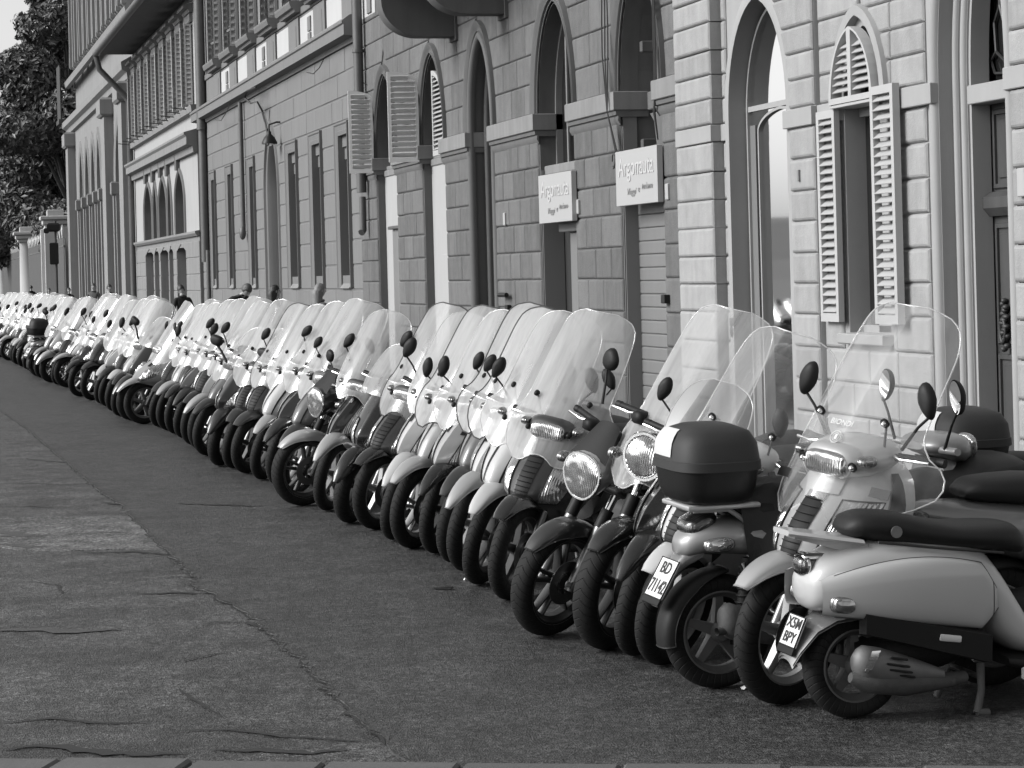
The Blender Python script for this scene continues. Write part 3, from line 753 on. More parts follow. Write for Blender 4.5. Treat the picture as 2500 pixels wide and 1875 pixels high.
b = B(); F2.bar(b, o2.x0 + .1, o2.x0 + .85, 0, wz(1060, 622, -.1), -.118, -.105, .004); F2.put(b, 'side_door', MT['white'])
# balcony slab on two curved brackets
zbk = 5.17; bxs = []
def bracket(px, th):
    xf = X(px, 70); prof = []
    n = 10
    prof += [(.0, 6.0), (.0, zbk), (.08, zbk)] + [(.55 + .55 * sin(pi / 2 * i / n), zbk + .5 - .5 * cos(pi / 2 * i / n)) for i in range(n + 1)] + [(1.12, 6.0)]
    b = B(); F2.hprof(b, xf, xf + th, prof); return b, xf
for px in (1120, 1243):
    b, xf = bracket(px, .34); F2.put(b, 'balcony_bracket', MT['stone2s'], 30); bxs.append(xf)
    b = B(); F2.bar(b, xf - .04, xf + .38, zbk - .06, 5.9, .002, .06, .01); F2.put(b, 'bracket_backplate', MT['stone2s'])
b = B(); F2.bar(b, bxs[1] - 1.2, bxs[0] + 1.25, 6.0, 6.14, .0, 1.3, .01); F2.bar(b, bxs[1] - 1.25, bxs[0] + 1.3, 6.142, 6.24, 0, 1.38, .02); F2.put(b, 'balcony_slab', MT['stone2p'])
b = B()
for i in range(14): b.tube([F2.P(bxs[1] - 1.1 + i * (bxs[0] - bxs[1] + 2.2) / 13, 1.25, 6.24), F2.P(bxs[1] - 1.1 + i * (bxs[0] - bxs[1] + 2.2) / 13, 1.25, 7.2)], .012, 6)
b.tube([F2.P(bxs[1] - 1.15, 1.25, 7.2), F2.P(bxs[0] + 1.2, 1.25, 7.2)], .02, 6); F2.put(b, 'balcony_railing', MT['iron'])
# shop openings
zs4 = wz(1405, 407, -.2)
b = B(); F2.bar(b, o4.x0, o4.x1, zs4, AP, -.47, -.28); win = F2.put(b, 'window', MT['glassdk'])
b = B(); F2.sweep(Op(o4.x0, o4.x1, zs4, zi_t, o4.rise, 1.14).path(-.0, 12), [(0, -.28), (0, -.2), (-.05, -.2), (-.05, -.28)], b); F2.bar(b, o4.x0, o4.x1, zs4 - .06, zs4 + .05, -.3, -.05, .008)
b.tube([F2.P(o4.x1 - .45, -.24, zs4), F2.P(o4.x1 - .45, -.24, zi_t + .9)], .02, 6)
o = F2.put(b, 'window_frame', MT['stone2p']); o.parent = win
sgb4 = wz(1314, 547, .1); 
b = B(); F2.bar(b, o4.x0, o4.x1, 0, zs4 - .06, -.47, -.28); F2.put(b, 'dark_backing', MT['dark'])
b = B(); F2.bar(b, o4.x0, o4.x0 + .9, 0, sgb4 - .12, -.25, -.17, .01); dpn = F2.put(b, 'shop_door', MT['rollsh'])
b = B(); F2.bar(b, o4.x0 + .42, o4.x0 + .47, 0, sgb4 - .13, -.17, -.13, .008); o = F2.put(b, 'door_stile', MT['steel']); o.parent = dpn
b = B(); F2.bar(b, o4.x0, o4.x1 - .4, sgb4 - .11, sgb4 + .02, -.3, -.1, .01); F2.put(b, 'shop_lintel', MT['greyin'])
b = B(); F2.bar(b, o4.x1 - .003, o4.x1 - .02, 0, zs4, -.27, -.01); F2.put(b, 'jamb_lining', MT['greyin'])
sgb5 = wz(1509, 505, .1)
b = B(); F2.bar(b, o5.x0, o5.x1, 0, sgb5 + .1, -.47, -.18); rs = F2.put(b, 'roller_shutter', MT['rollsh'])
nsl = 18; sh = (sgb5 + .05) / nsl; me = None
bb = B(); F2w = o5.x1 - o5.x0 - .02
bb.loft([[(x, o_, z) for o_, z in ((-.01, 0), (.004, .006), (.006, .014), (.006, sh - .02), (.002, sh - .008), (-.01, sh - .002))] for x in (-F2w / 2, F2w / 2)], True, (True, True))
me = bb.mesh('slat', [MT['rollsh']])
for i in range(nsl): link('slat', me, rs, (o5.xc - F2.X, -.165, i * sh))
b = B(); F2.bar(b, o5.x1 - .003, o5.x1 - .02, 0, zi_b, -.17, -.01); F2.put(b, 'jamb_lining', MT['greyin'])
b = B(); F2.bar(b, o5.x0, o5.x1, sgb5 + .3, AP, -.47, -.40); F2.put(b, 'arch_panel', MT['greyin'])
b = B(); F2.bar(b, o5.xc - .45, o5.xc + .45, zi_b - .02, zi_t - .03, -.4, -.22, .01)
F2.loft = None
b.loft([[F2.P(o5.xc + sx_ * w_, -.40 + dd_, z_) for sx_, dd_ in ((-1, 0), (1, 0), (1, .18), (-1, .18))] for w_, z_ in ((.12, zi_b - .75), (.14, zi_b - .5), (.24, zi_b - .15), (.38, zi_b - .06))], True, (True, True))
F2.put(b, 'corbel', MT['stone2s'])
b = B()
for dz, dx in ((.45, .35), (.45, -.45), (-.6, .4), (-.6, -.5)):
    b = B(); b.box(F2.P(o5.xc + dx, -.2, zi_t + dz), (.05, .07, .06), ch=.01); b.tube([F2.P(o5.xc + dx, -.22, zi_t + dz), F2.P(o5.xc + dx * 1.3, -.38, zi_t + dz + .05)], .015, 6); F2.put(b, 'spot_lamp', MT['steel'])
# cables
b = B(); rc = random.Random(2)
def cab(pts, r=.008): b = B(); b.tube([F2.P(*p) for p in pts], r, 5); F2.put(b, 'cable', MT['iron'])
xc_ = o5.x1 + .12
for k in range(3):
    cab([(xc_ + .05 * k + .03 * sin(i + k), .10 + .012 * k, 6.0 - i * .3) for i in range(7)] + [(xc_ - .02, .13, zi_b), (xc_ - .1 - .03 * k, .06, zi_b - .5)])
cab([(xc_ + .05 * cos(a_) - .02, .07, zi_b - .55 + .08 * sin(a_)) for a_ in [i * .7 for i in range(9)]])
for k in range(3): cab([(o5.x0 - .05 - .03 * k, .09, zi_t + 1.5 - i * .3 + .0) for i in range(6)] + [(o5.x0 + .02 * k, .08, zi_b - .1), (o5.x0 + .1, .02, zi_b - .4)])
cab([(x2b - .1, .06, 5.3), (x2b - .4, .06, 5.15), (x2b - .9, .05, 5.05)])
# signs (things of their own, fixed over the shop openings)
def sign(o, pl, pr_, ytop, ybot, lab):
    xl, xr = X(pl[0], pl[1], .1), X(pr_, ytop + 20, .1); w = xl - xr; zt = wz(pl[0], ytop, .1); zb = wz(pl[0], ybot, .1)
    t = thing('shop_sign', ((xl + xr) / 2, -DW + .0, zb), lab, 'sign', 'shop sign boards on the sandstone building')
    b = B(); b.box((0, .07, (zt - zb) / 2), (w / 2, .03, (zt - zb) / 2), ch=.004); b.box((0, .0, (zt - zb) / 2), (w / 2 - .12, .04, (zt - zb) / 2 - .08)); b.obj('panel', MT['signp'], t)
    h = zt - zb
    def word(txt, sz, wd, xx, zz, shr, m):
        me = text_mesh(txt, sz, .006, False, 'CENTER', shr, 1)
        k = wd / (max(v.co.x for v in me.vertices) - min(v.co.x for v in me.vertices))
        me.transform(Matrix.Rotation(pi, 4, 'Z') @ Matrix.Rotation(pi / 2, 4, 'X') @ Matrix.Diagonal((k, 1.0, 1, 1)))
        me.materials.clear(); me.materials.append(m); link('lettering', me, t, (xx, .101, zz))
    word('Argonauta', h * .48, w * .84, 0, h * .68, 0, MT['signt'])
    for wtx, wd, xx, dz in (('Viaggi', .24, .12, -.03), ('e', .05, -.06, .0), ('turismo', .28, -.26, .04)):
        word(wtx, h * .17, w * wd * .9, w * xx, h * (.27 + dz), .35, MT['lettr'])
    return t
sign(o4, (1314, 430), 1395, 430, 547, 'smaller looking grey shop sign board over dark door with upright stile')
sign(o5, (1502, 372), 1604, 372, 505, 'grey shop sign board over the slatted roller shutter beside the pale corner')
for px, py, nm in ((1410, 505, '17'), (1628, 468, '19'), (1231, 535, '15')):
    xx, zz = X(px, py, .045), wz(px, py, .045)
    b = B(); F2.bar(b, xx - .05, xx + .05, zz - .085, zz + .085, .03, .05, .01); pl = F2.put(b, 'number_plate', MT['signp'] if px != 1231 else MT['white'])
b = B(); xx, zz = X(1627, 730, .05), wz(1627, 730, .05); F2.bar(b, xx - .06, xx + .06, zz - .045, zz + .045, .03, .09, .006); F2.put(b, 'letter_box', MT['blackp'])
# downpipe and intercom
b = B(); xp = X(880, 250, .12)
b.tube([F2.P(xp, .14, 9), F2.P(xp, .14, wz(884, 470, .14))], .085, 10); b.tube([F2.P(xp, .13, wz(884, 480, .14)), F2.P(xp, .13, wz(886, 563, .13)), F2.P(xp - .05, .17, wz(886, 568, .13))], .06, 8)
for zz in (3.6, 4.6, 5.6): b.lathe([(.085, 0), (.105, .0), (.105, .05), (.085, .05)], F2.P(xp, .14, zz), 'z', 10)
F2.put(b, 'downpipe', MT['steel'], 50)
b = B(); xx = X(1232, 715, .1)
for i in range(6): F2.bar(b, xx - .05, xx + .09, .9 + i * .09, .97 + i * .09, .03, .08, .004)
b.tube([F2.P(xx + .3, .1, 1.55), F2.P(xx - .1, .1, 1.55)], .03, 8)
F2.put(b, 'meter_box', MT['blackp'])
MT['greyin2'] = mat('grey_blind', .075, .8, var=.1, scale=1)
# ================================================================== plain building with slot windows
x3a, x3b = X(884, 500) + .003, X(494, 500)
fc = thing('plastered_palazzo', ((x3a + x3b) / 2, -DW, 0), 'grey plastered building with tall slot windows, a pointed niche and panelled upper floor', 'building')
F3 = Facade(fc)
zc0 = 5.88
slots = [(520.5, 529), (561, 570.5), (614.8, 625), (710.6, 729), (769, 789), (834, 856)]
O3 = []
for a_, c_ in slots:
    O3.append(Op(X(c_, 550), X(a_, 550) , 1.86, 4.36, 0, 1.5, .22))
nz = wz(664, 345)
oN = Op(X(683, 500), X(650, 500), .0, 3.6, wz(661, 300) - 3.6, 1.8, .12)
oN.zb = 0.0
F3.core('wall', x3a, x3b, 0, zc0, O3 + [oN], MT['plaster3s'], .5)
z3 = [.3 + .435 * i for i in range(10)]
z3 += [4.36 + .22 + .0, 5.05, 5.5, zc0]
z3 = [z for z in z3 if z < 4.4] + [4.60, 5.02, 5.45, zc0]
F3.blocks(z3, x3a, x3b, O3 + [oN], 1.6, 0, .014, .012, MT['plaster3'], .03, seed=70)
b = B(); F3.bar(b, x3a, x3b, zc0 + .002, 12.5, -8, -.02); F3.bar(b, x3a, x3b, 0, zc0, -8, -.9); F3.put(b, 'upper_wall', MT['plaster3'])
b = B(); F3.bar(b, x3a - .1, x3b + .2, 12.5, 12.9, -8, .8, .05); F3.put(b, 'roof', MT['stone2s'])
for o in O3:
    b = F3.sweep([(o.x1, o.zb - .22), (o.x1, o.zs), (o.x0, o.zs), (o.x0, o.zb - .22)], [(0, -.3), (0, .03), (.07, .05), (.08, .035), (.17, .05), (.19, .07), (.22, .07), (.22, 0)])
    w_ = F3.put(b, 'window_frame', MT['plaster3s'], 30)
    b = B(); F3.bar(b, o.x0 - .02, o.x1 + .02, o.zb, o.zs, -.5, -.42); F3.put(b, 'blind_window', MT['greyin2']).parent = w_
    b = B(); F3.hprof(b, o.x0 + .002, o.x1 - .002, [(-.42, o.zb + .02), (-.1, o.zb), (.06, o.zb - .23), (.0, o.zb - .24), (-.42, o.zb - .2)]); F3.put(b, 'sill', MT['stone2p']).parent = w_
    b = B(); F3.bar(b, o.x0 + .002, o.x1 - .002, o.zs - .2, o.zs - .002, -.4, -.05); F3.bar(b, o.x0 + .002, o.x1 - .002, o.zs - .42, o.zs - .203, -.4, -.09); F3.put(b, 'blind_box', MT['plaster3s']).parent = w_
b = B(); F3.sweep(oN.path(-.12, 12), [(0, -.28), (.02, -.1), (.06, -.02), (.12, .0), (.14, .05), (.20, .05), (.22, .0)], b); F3.bar(b, oN.x0, oN.x1, 0, oN.top(), -.5, -.27); F3.put(b, 'niche', MT['plaster3s'], 40)
# cornice
b = B(); F3.hprof(b, x3a, x3b + .05, [(-.02, zc0), (.05, zc0), (.07, zc0 + .08), (.24, zc0 + .10), (.24, zc0 + .28), (.27, zc0 + .30), (.27, zc0 + .34), (.14, zc0 + .44), (-.02, zc0 + .48)])
F3.put(b, 'cornice', MT['plaster3'])
# panelled parapet and first-floor windows
zs3 = 7.05
sc_px = [(501, 526, 175), (540, 566, 149), (591, 617, 117), (636, 665, 91), (687, 720, 60), (738, 779, 24), (800, 845, -15), (870, 920, -60)]
cen = [(X(a_, y, .2), X(c_, y, .2)) for a_, c_, y in sc_px[:6]]
b = B(); F3.bar(b, x3a, x3b, zc0 + .48, zs3 + .05, -.02, .012); F3.put(b, 'parapet', MT['plaster3'])
b = B(); F3.bar(b, x3a, x3b, zs3 - .1, zs3 + .04, .012, .05, .01); F3.put(b, 'sill_band', MT['plaster3s'])
cs = [(c1 + c0) / 2 for c0, c1 in cen]
stp = (cs[0] - cs[-1]) / 5.0
cs = [cs[0] - stp * i for i in range(-0, 7)]
me_s = B(); me_s.loft([[(x, o_, z) for o_, z in ((.0, .0), (.16, .0), (.18, .05), (.24, .07), (.27, .16), (.27, .2), (0, .22))] for x in (-.95, .95)], True, (True, True)); me_s = me_s.mesh('sill', [MT['plaster3s']])
me_p = B(); me_p.box((0, .03, -.42), (.62, .02, .40), ch=.008); me_p.box((0, .05, -.45), (.36, .006, .28), ch=.003); me_p = me_p.mesh('parapet_panel', [MT['plaster3']])
me_w = B(); me_w.box((0, .018, -.42), (.78, .008, .36)); me_w = me_w.mesh('plaster_field', [MT['plaster_l']])
me_q = B(); me_q.box((0, .03, -.28), (.16, .022, .14), ch=.006); me_q.box((0, .03, -.60), (.16, .022, .15), ch=.006); me_q = me_q.mesh('parapet_strip', [MT['plaster3']])
for i, c_ in enumerate(cs):
    if c_ > x3b - .5 or c_ < x3a + .5: continue
    link('sill', me_s, fc, (c_ - F3.X, .0, zs3 - .05))
    link('parapet_panel', me_p, fc, (c_ - F3.X, 0, zs3 - .1))
    link('plaster_field', me_w, fc, (c_ - stp * .5 - F3.X, 0, zs3 - .1))
    if i % 2 == 0: link('parapet_strip', me_q, fc, (c_ - stp * .62 - F3.X, .0, zs3 - .1))
    b = B(); F3.bar(b, c_ - .6, c_ + .6, zs3 + .15, 9.3, -.02, .01); w_ = F3.put(b, 'window', MT['glassdk'])
    b = F3.sweep([(c_ + .6, zs3 + .15), (c_ + .6, 9.3), (c_ - .6, 9.3), (c_ - .6, zs3 + .15)], [(0, -.02), (0, .05), (.14, .06), (.16, 0)]); F3.put(b, 'window_frame', MT['plaster3s']).parent = w_
    b = B(); F3.bar(b, c_ + .8, c_ + .8 + stp * .25, zs3 + .1, 9.2, 0.0, .012); F3.put(b, 'plaster_field', MT['plaster_l'])
    for sg in (1, -1):
        shutter(fc, (c_ + sg * .62 - F3.X, .03, zs3 + .2), radians(90 + 6 * sg), .15, 2.0, 12, MT['shutterd'], name='shutter', th=.04, bs=.035, ang=-68)
    if i in (0, 1): # the raised blinds that stick out
        for sg in (0, 1):
            o = shutter(fc, (c_ - .5 + sg * .5 - F3.X, .1, 8.25), 0, .5, 1.5, 10, MT['shutter'], name='awning_shutter', th=.04)
            o.rotation_euler = (radians(52), 0, 0); o.location.z = 7.7
# pipes, cable
b = B(); xp = X(590, 400, .1); b.tube([F3.P(xp, .1, zc0), F3.P(xp, .1, wz(599, 560, .1))], .055, 8); b.ell(F3.P(xp, .12, wz(599, 568, .1)), (.09, .08, .16), nu=8, nv=6); F3.put(b, 'downpipe', MT['steel'], 50)
b = B(); xp = X(492, 300, .15); b.tube([F3.P(xp + .05, .14, 9.4), F3.P(xp + .05, .14, 5.7)], .13, 10); b.tube([F3.P(xp + .1, .12, 5.7), F3.P(xp + .1, .12, 2.3)], .11, 10); b.tube([F3.P(xp - .25, .1, 2.6), F3.P(xp - .25, .1, .1)], .06, 8); F3.put(b, 'downpipe', MT['steel'], 50)
b = B(); 
cp = [(625, 213), (603, 222), (598, 240), (612, 252), (628, 248), (640, 270), (648, 300), (655, 335)]
b.tube([F3.P(X(px, py, .3 if i < 5 else .06), .3 if i < 5 else .06, wz(px, py, .3 if i < 5 else .06)) for i, (px, py) in enumerate(cp)], .022, 6)
b.tube([F3.P(X(px, py, .27), .27, wz(px, py, .27)) for px, py in ((520, 292), (540, 294), (555, 270), (562, 250))], .01, 5)
b.tube([F3.P(X(px, py, .27), .27, wz(px, py, .27)) for px, py in ((748, 176), (765, 180), (780, 165), (790, 145))], .01, 5)
F3.put(b, 'cable', MT['iron'])
xl, zl = X(658, 350, .25), wz(657, 352, .25)
lm = thing('wall_lamp', (xl, -DW + .25, zl), 'black bell shaped lamp hanging in the pointed niche', 'lamp')
b = B(); b.lathe([(.0, .26), (.04, .26), (.05, .2), (.11, .14), (.16, .04), (.165, 0), (.14, 0), (.0, .07)], (0, 0, 0), 'z', 16); b.obj('lamp_shade', MT['blackp'], lm, 50)
b = B(); b.tube([(0, 0, .26), (0, .0, .4), (0, -.15, .45), (0, -.5, .45)], .02, 6); b.obj('arm', MT['iron'], lm)
b = B(); b.ell((0, 0, .05), (.08, .08, .1), nu=10, nv=6); b.obj('bulb', MT['glass'], lm, 60)

# ================================================================== house with deep eaves
x4a, x4b = X(492, 500) + .6, X(332, 500)
fd = thing('eaved_house', ((x4a + x4b) / 2, -DW, 0), 'pale house with deep overhanging eaves, row of louvred windows and pointed ground arches', 'building')
F4 = Facade(fd)
big = [(390, 409.5), (430, 453), (354, 373)]
zb4 = wz(396, 584); 
O4 = [Op(X(c_, 520), X(a_, 520), zb4 + .05, zb4 + .9, wz(397, 438) - zb4 - .9, 1.8, .0) for a_, c_ in big]
small = [(376, 387), (412, 422)]
O4 += [Op(X(c_, 540), X(a_, 540), zb4 + .05, zb4 + .6, 1.15, 1.8, .0) for a_, c_ in small]
F4.core('wall', x4a, x4b, zb4, 5.3, O4, MT['plaster4'], .35)
b = B(); F4.bar(b, x4a, x4b, 5.302, 9.5, -8, -.001); F4.bar(b, x4a, x4b, 0, 5.3, -8, -.8); F4.put(b, 'upper_wall', MT['plaster4'])
lowo = [Op(o.x0, o.x1, 0, zb4 - .35, 0, 1, 0) for o in O4]
F4.core('base_wall', x4a, x4b, 0, zb4 - .05, lowo, MT['stone2p'], .35)
F4.blocks([.2 + .45 * i for i in range(int((zb4 - .3) / .45) + 1)], x4a, x4b, lowo, 1.2, 0, .02, .015, MT['stone2p'], .02, seed=90)
b = B()
for o in lowo: F4.bar(b, o.x0, o.x1, 0, o.zs, -.5, -.36)
for o in O4: F4.bar(b, o.x0, o.x1, zb4, o.top(), -.5, -.34)
F4.put(b, 'opening', MT['greyin'])
b = B(); F4.hprof(b, x4a - .02, x4b + .1, [(0, zb4 - .09), (.06, zb4 - .09), (.12, zb4 - .02), (.12, zb4 + .04), (0, zb4 + .06)]); F4.put(b, 'string_course', MT['stone2p'])
for o in O4:
    b = F4.sweep(o.path(0, 10), [(0, -.34), (0, .02), (.05, .06), (.12, .05), (.14, 0)])
    b.tube([F4.P(o.xc, .06, o.top() + .05), F4.P(o.xc, .06, o.top() + .75)], .09, 6)
    F4.put(b, 'arch_moulding', MT['stone2s'], 40)
b = B(); F4.hprof(b, x4a - .1, x4b + .1, [(0, 5.25), (.12, 5.25), (.14, 5.42), (.3, 5.46), (.3, 5.66), (.36, 5.72), (.36, 5.78), (0, 5.88)]); F4.put(b, 'cornice', MT['stone2p'])
b = B(); F4.hprof(b, x4a - .1, x4b + .2, [(0, 6.3), (.14, 6.33), (.16, 6.5), (0, 6.52)]); F4.put(b, 'sill_band', MT['stone2p'])
nW = 8
wsl = slat_mesh(.62, .1, .012, -38, MT['shutterd'])
for i in range(nW):
    xcw = x4a + .9 + (x4b - x4a - 1.8) * i / (nW - 1)
    b = B(); F4.bar(b, xcw - .5, xcw + .5, 6.55, 8.7, 0, .012); w_ = F4.put(b, 'window', MT['glassdk'])
    b = B(); F4.hprof(b, xcw - .75, xcw + .75, [(0, 9.0), (.1, 9.0), (.14, 9.08), (.26, 9.1), (.26, 9.18), (0, 9.25)]); F4.bar(b, xcw - .6, xcw + .6, 8.75, 8.99, 0, .09, .02); F4.put(b, 'window_hood', MT['stone2p'])
    for sg, an in ((1, 96), (-1, 84)):
        shutter(fd, (xcw + sg * .5 - F4.X, .04, 6.55), radians(an), .19, 2.15, 16, MT['shutter'], name='shutter', th=.06, bs=.04, ang=-65)
for dx in (.2, .8):
    o = shutter(fd, (x4a + 3.0 + dx - F4.X, .08, 8.55), 0, .55, 1.7, 10, MT['shutter'], name='awning_shutter', th=.05); o.rotation_euler = (radians(40), 0, 0); o.location.z = 7.0
zE = 9.52
b = B(); F4.hprof(b, x4a - .5, x4b + .02, [(-8, zE + 1.6), (-8, zE), (1.15, zE), (1.15, zE + .06), (-8, zE + 1.9)]); rf = F4.put(b, 'roof', MT['stone2s'])
b = B()
for i in range(int((x4b - x4a) / .32)):
    xt = x4a - .3 + i * .32; b.tube([F4.P(xt, 1.2, zE + .1), F4.P(xt, -1.5, zE + .55)], .09, 6)
F4.put(b, 'roof_tiles', MT['stone2p'], kind='stuff').parent = rf
b = B(); b.tube([F4.P(x4a - .5, 1.22, zE + .02), F4.P(x4b + .05, 1.22, zE + .02)], .11, 10); b.tube([F4.P(x4b, 1.2, zE - .05), F4.P(x4b, 1.1, zE - .5), F4.P(x4b + .1, .25, zE - 1.4), F4.P(x4b + .1, .14, zE - 1.6), F4.P(x4b + .1, .14, .1)], .1, 8); F4.put(b, 'gutter', MT['steel'], 50)
b = B()
for i in range(12): b.tube([F4.P(x4a + 1 + i * 1.5, .1, 6.45), F4.P(x4a + 1 + i * 1.5, .55, 6.5)], .015, 5)
F4.put(b, 'clothes_line_bracket', MT['iron'])

# ================================================================== arcaded building
x5a, x5b = x4b + .25, X(176, 500)
fe = thing('arcaded_palace', ((x5a + x5b) / 2, -DW, 0), 'tall brown grey palace with pilasters and a row of narrow pointed arches', 'building')
F5 = Facade(fe)
zs5 = 5.55
ar = [(197, 207), (211, 222), (226, 237), (240, 251), (254, 263), (286, 308)]
O5 = [Op(X(c_, 500), X(a_, 500), 1.1, zs5, 2.2, 1.7, .0) for a_, c_ in ar]
F5.core('wall', x5a, x5b, 0, 8.7, O5, MT['stone5'], .5)
b = B(); F5.bar(b, x5a, x5b, 8.702, 22, -12, -.3); F5.bar(b, x5a, x5b, 0, 8.7, -12, -.9); F5.put(b, 'upper_wall', MT['stone5'])
b = B(); F5.bar(b, x5a, x5b + .5, 22, 22.6, -12, .8, .05); F5.put(b, 'roof', MT['stone5'])
for o in O5:
    b = F5.sweep(o.path(0, 9), [(0, -.5), (0, .03), (.1, .08), (.25, .08), (.28, 0)]); m_ = F5.put(b, 'arch_moulding', MT['stone2p'], 40)
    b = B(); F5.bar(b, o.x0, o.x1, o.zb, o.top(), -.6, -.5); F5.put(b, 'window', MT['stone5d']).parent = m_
    b = B(); F5.bar(b, o.x1 - .02, o.x1 + .55, zs5 - .5, zs5, -.1, .2, .05); F5.bar(b, o.x1 + .05, o.x1 + .45, 1.1, zs5 - .502, -.1, .12, .03); F5.put(b, 'column', MT['stone2p'])
b = B(); F5.hprof(b, x5a, x5b + .3, [(0, 8.7), (.15, 8.75), (.18, 8.95), (.34, 9.05), (.36, 9.3), (0, 9.5)]); F5.put(b, 'cornice', MT['stone5'])
b = B(); F5.hprof(b, x5a, x5b + .3, [(0, 10.9), (.15, 10.95), (.2, 11.2), (0, 11.4)]); F5.put(b, 'string_course', MT['stone5'])
for px in (278, 185, 322):
    xx = X(px, 500); b = B(); F5.bar(b, xx - .75, xx + .75, 0, 8.7, 0, .35, .05); F5.bar(b, xx - .9, xx + .9, 8.0, 8.69, 0.01, .5, .08); F5.put(b, 'pilaster', MT['stone5'])
for px in (183, 196, 208, 219, 231, 242, 254, 266, 278, 292, 306):
    xx = X(px, 100); b = B(); F5.bar(b, xx - .5, xx + .5, 11.4, 22, -.3, .15, .08); F5.bar(b, xx - .15, xx + .15, 11.4, 22, .15, .26, .05); F5.put(b, 'pilaster', MT['stone5'])
b = B()
for i in range(8): b.tube([F5.P(x5b + .1 + i * .25, .4, 9.5), F5.P(x5b + .1 + i * .25, .4, 12)], .05, 5)
b.tube([F5.P(x5b, .4, 12), F5.P(x5b + 2, .4, 12)], .05, 5); F5.bar(b, x5b, x5b + 2, 9.3, 9.5, -1, .5); F5.put(b, 'balcony_railing', MT['iron'])
# ================================================================== two-wheelers: materials
def paint(name, base, rough=.28, metal=0.0, coat=.8):
    return mat(name, base, rough, metal, coat=coat, dirt=.18)
MT['p_white'] = paint('white_paint', .46); MT['p_silver'] = paint('silver_paint', .42, .32, .4, .5)
MT['p_grey'] = paint('mid_grey_paint', .15, .3, .3); MT['p_dgrey'] = paint('dark_grey_paint', .032, .3, .2)
MT['p_black'] = paint('black_paint', .012, .2); MT['p_vespa'] = paint('satin_silver_paint', .40, .32, .0, .6)
MT['p_lib'] = paint('grey_metal_paint', .24, .34, .4, .5)
MT['plast'] = mat('dark_plastic', .011, .55, spec=.25, bump=.04, bscale=250, var=.15, scale=6)
MT['plastg'] = mat('grey_plastic', .03, .6, spec=.3, var=.2, scale=6)
MT['seat'] = mat('black_seat_vinyl', .011, .55, spec=.3, bump=.12, bscale=160)
MT['rim_s'] = mat('silver_alloy', .34, .38, .7, var=.2, scale=12, dirt=.2)
MT['rim_d'] = mat('dark_alloy', .05, .45, .5, var=.2, scale=12)
MT['rim_m'] = mat('dull_alloy', .14, .5, .5, var=.3, scale=12, dirt=.2)
MT['chrome'] = mat('chrome', .75, .08, 1.0)
MT['metal'] = mat('worn_metal', .22, .4, .9, var=.3, scale=10)
MT['disc'] = mat('brake_disc_steel', .16, .35, .9)
MT['rust'] = mat('rusty_exhaust', .07, .75, .2, var=.5, scale=9, bump=.2, bscale=40)
MT['mirglass'] = mat('mirror_glass', .8, .02, 1.0)
MT['plate'] = mat('plate_white', .62, .4, var=.05, scale=10)
MT['ink'] = mat('ink_black', .02, .5)
MT['rubber_edge'] = mat('rubber_edge', .03, .6)
MT['cloth'] = mat('black_rain_cloth', .012, .6, bump=.3, bscale=18)
MT['sticker'] = mat('pale_sticker', .5, .5)
def tyre_mat():
    m = mat('tyre_rubber', .009, .75, var=.3, scale=8, spec=.3)
    t = m.node_tree; p = t.nodes['Principled BSDF']
    tc = _n(t, 'ShaderNodeTexCoord'); sp = _n(t, 'ShaderNodeSeparateXYZ'); t.links.new(tc.outputs['Object'], sp.inputs[0])
    at = _n(t, 'ShaderNodeMath', operation='ARCTAN2'); t.links.new(sp.outputs['Z'], at.inputs[0]); t.links.new(sp.outputs['X'], at.inputs[1])
    ab = _n(t, 'ShaderNodeMath', operation='ABSOLUTE'); t.links.new(sp.outputs['Y'], ab.inputs[0])
    a1 = _n(t, 'ShaderNodeMath', operation='MULTIPLY'); a1.inputs[1].default_value = 6.4; t.links.new(at.outputs[0], a1.inputs[0])
    a2 = _n(t, 'ShaderNodeMath', operation='MULTIPLY_ADD'); a2.inputs[1].default_value = 17; t.links.new(ab.outputs[0], a2.inputs[0]); t.links.new(a1.outputs[0], a2.inputs[2])
    fr = _n(t, 'ShaderNodeMath', operation='FRACT'); t.links.new(a2.outputs[0], fr.inputs[0])
    s1 = _n(t, 'ShaderNodeMath', operation='SUBTRACT'); s1.inputs[1].default_value = .5; t.links.new(fr.outputs[0], s1.inputs[0])
    s2 = _n(t, 'ShaderNodeMath', operation='ABSOLUTE'); t.links.new(s1.outputs[0], s2.inputs[0])
    mr = _n(t, 'ShaderNodeMapRange'); mr.inputs[1].default_value = .04; mr.inputs[2].default_value = .10; t.links.new(s2.outputs[0], mr.inputs[0])
    b = _n(t, 'ShaderNodeBump'); b.inputs['Strength'].default_value = .9; b.inputs['Distance'].default_value = .006
    t.links.new(mr.outputs[0], b.inputs['Height']); t.links.new(b.outputs[0], p.inputs['Normal'])
    return m
MT['tyre'] = tyre_mat()
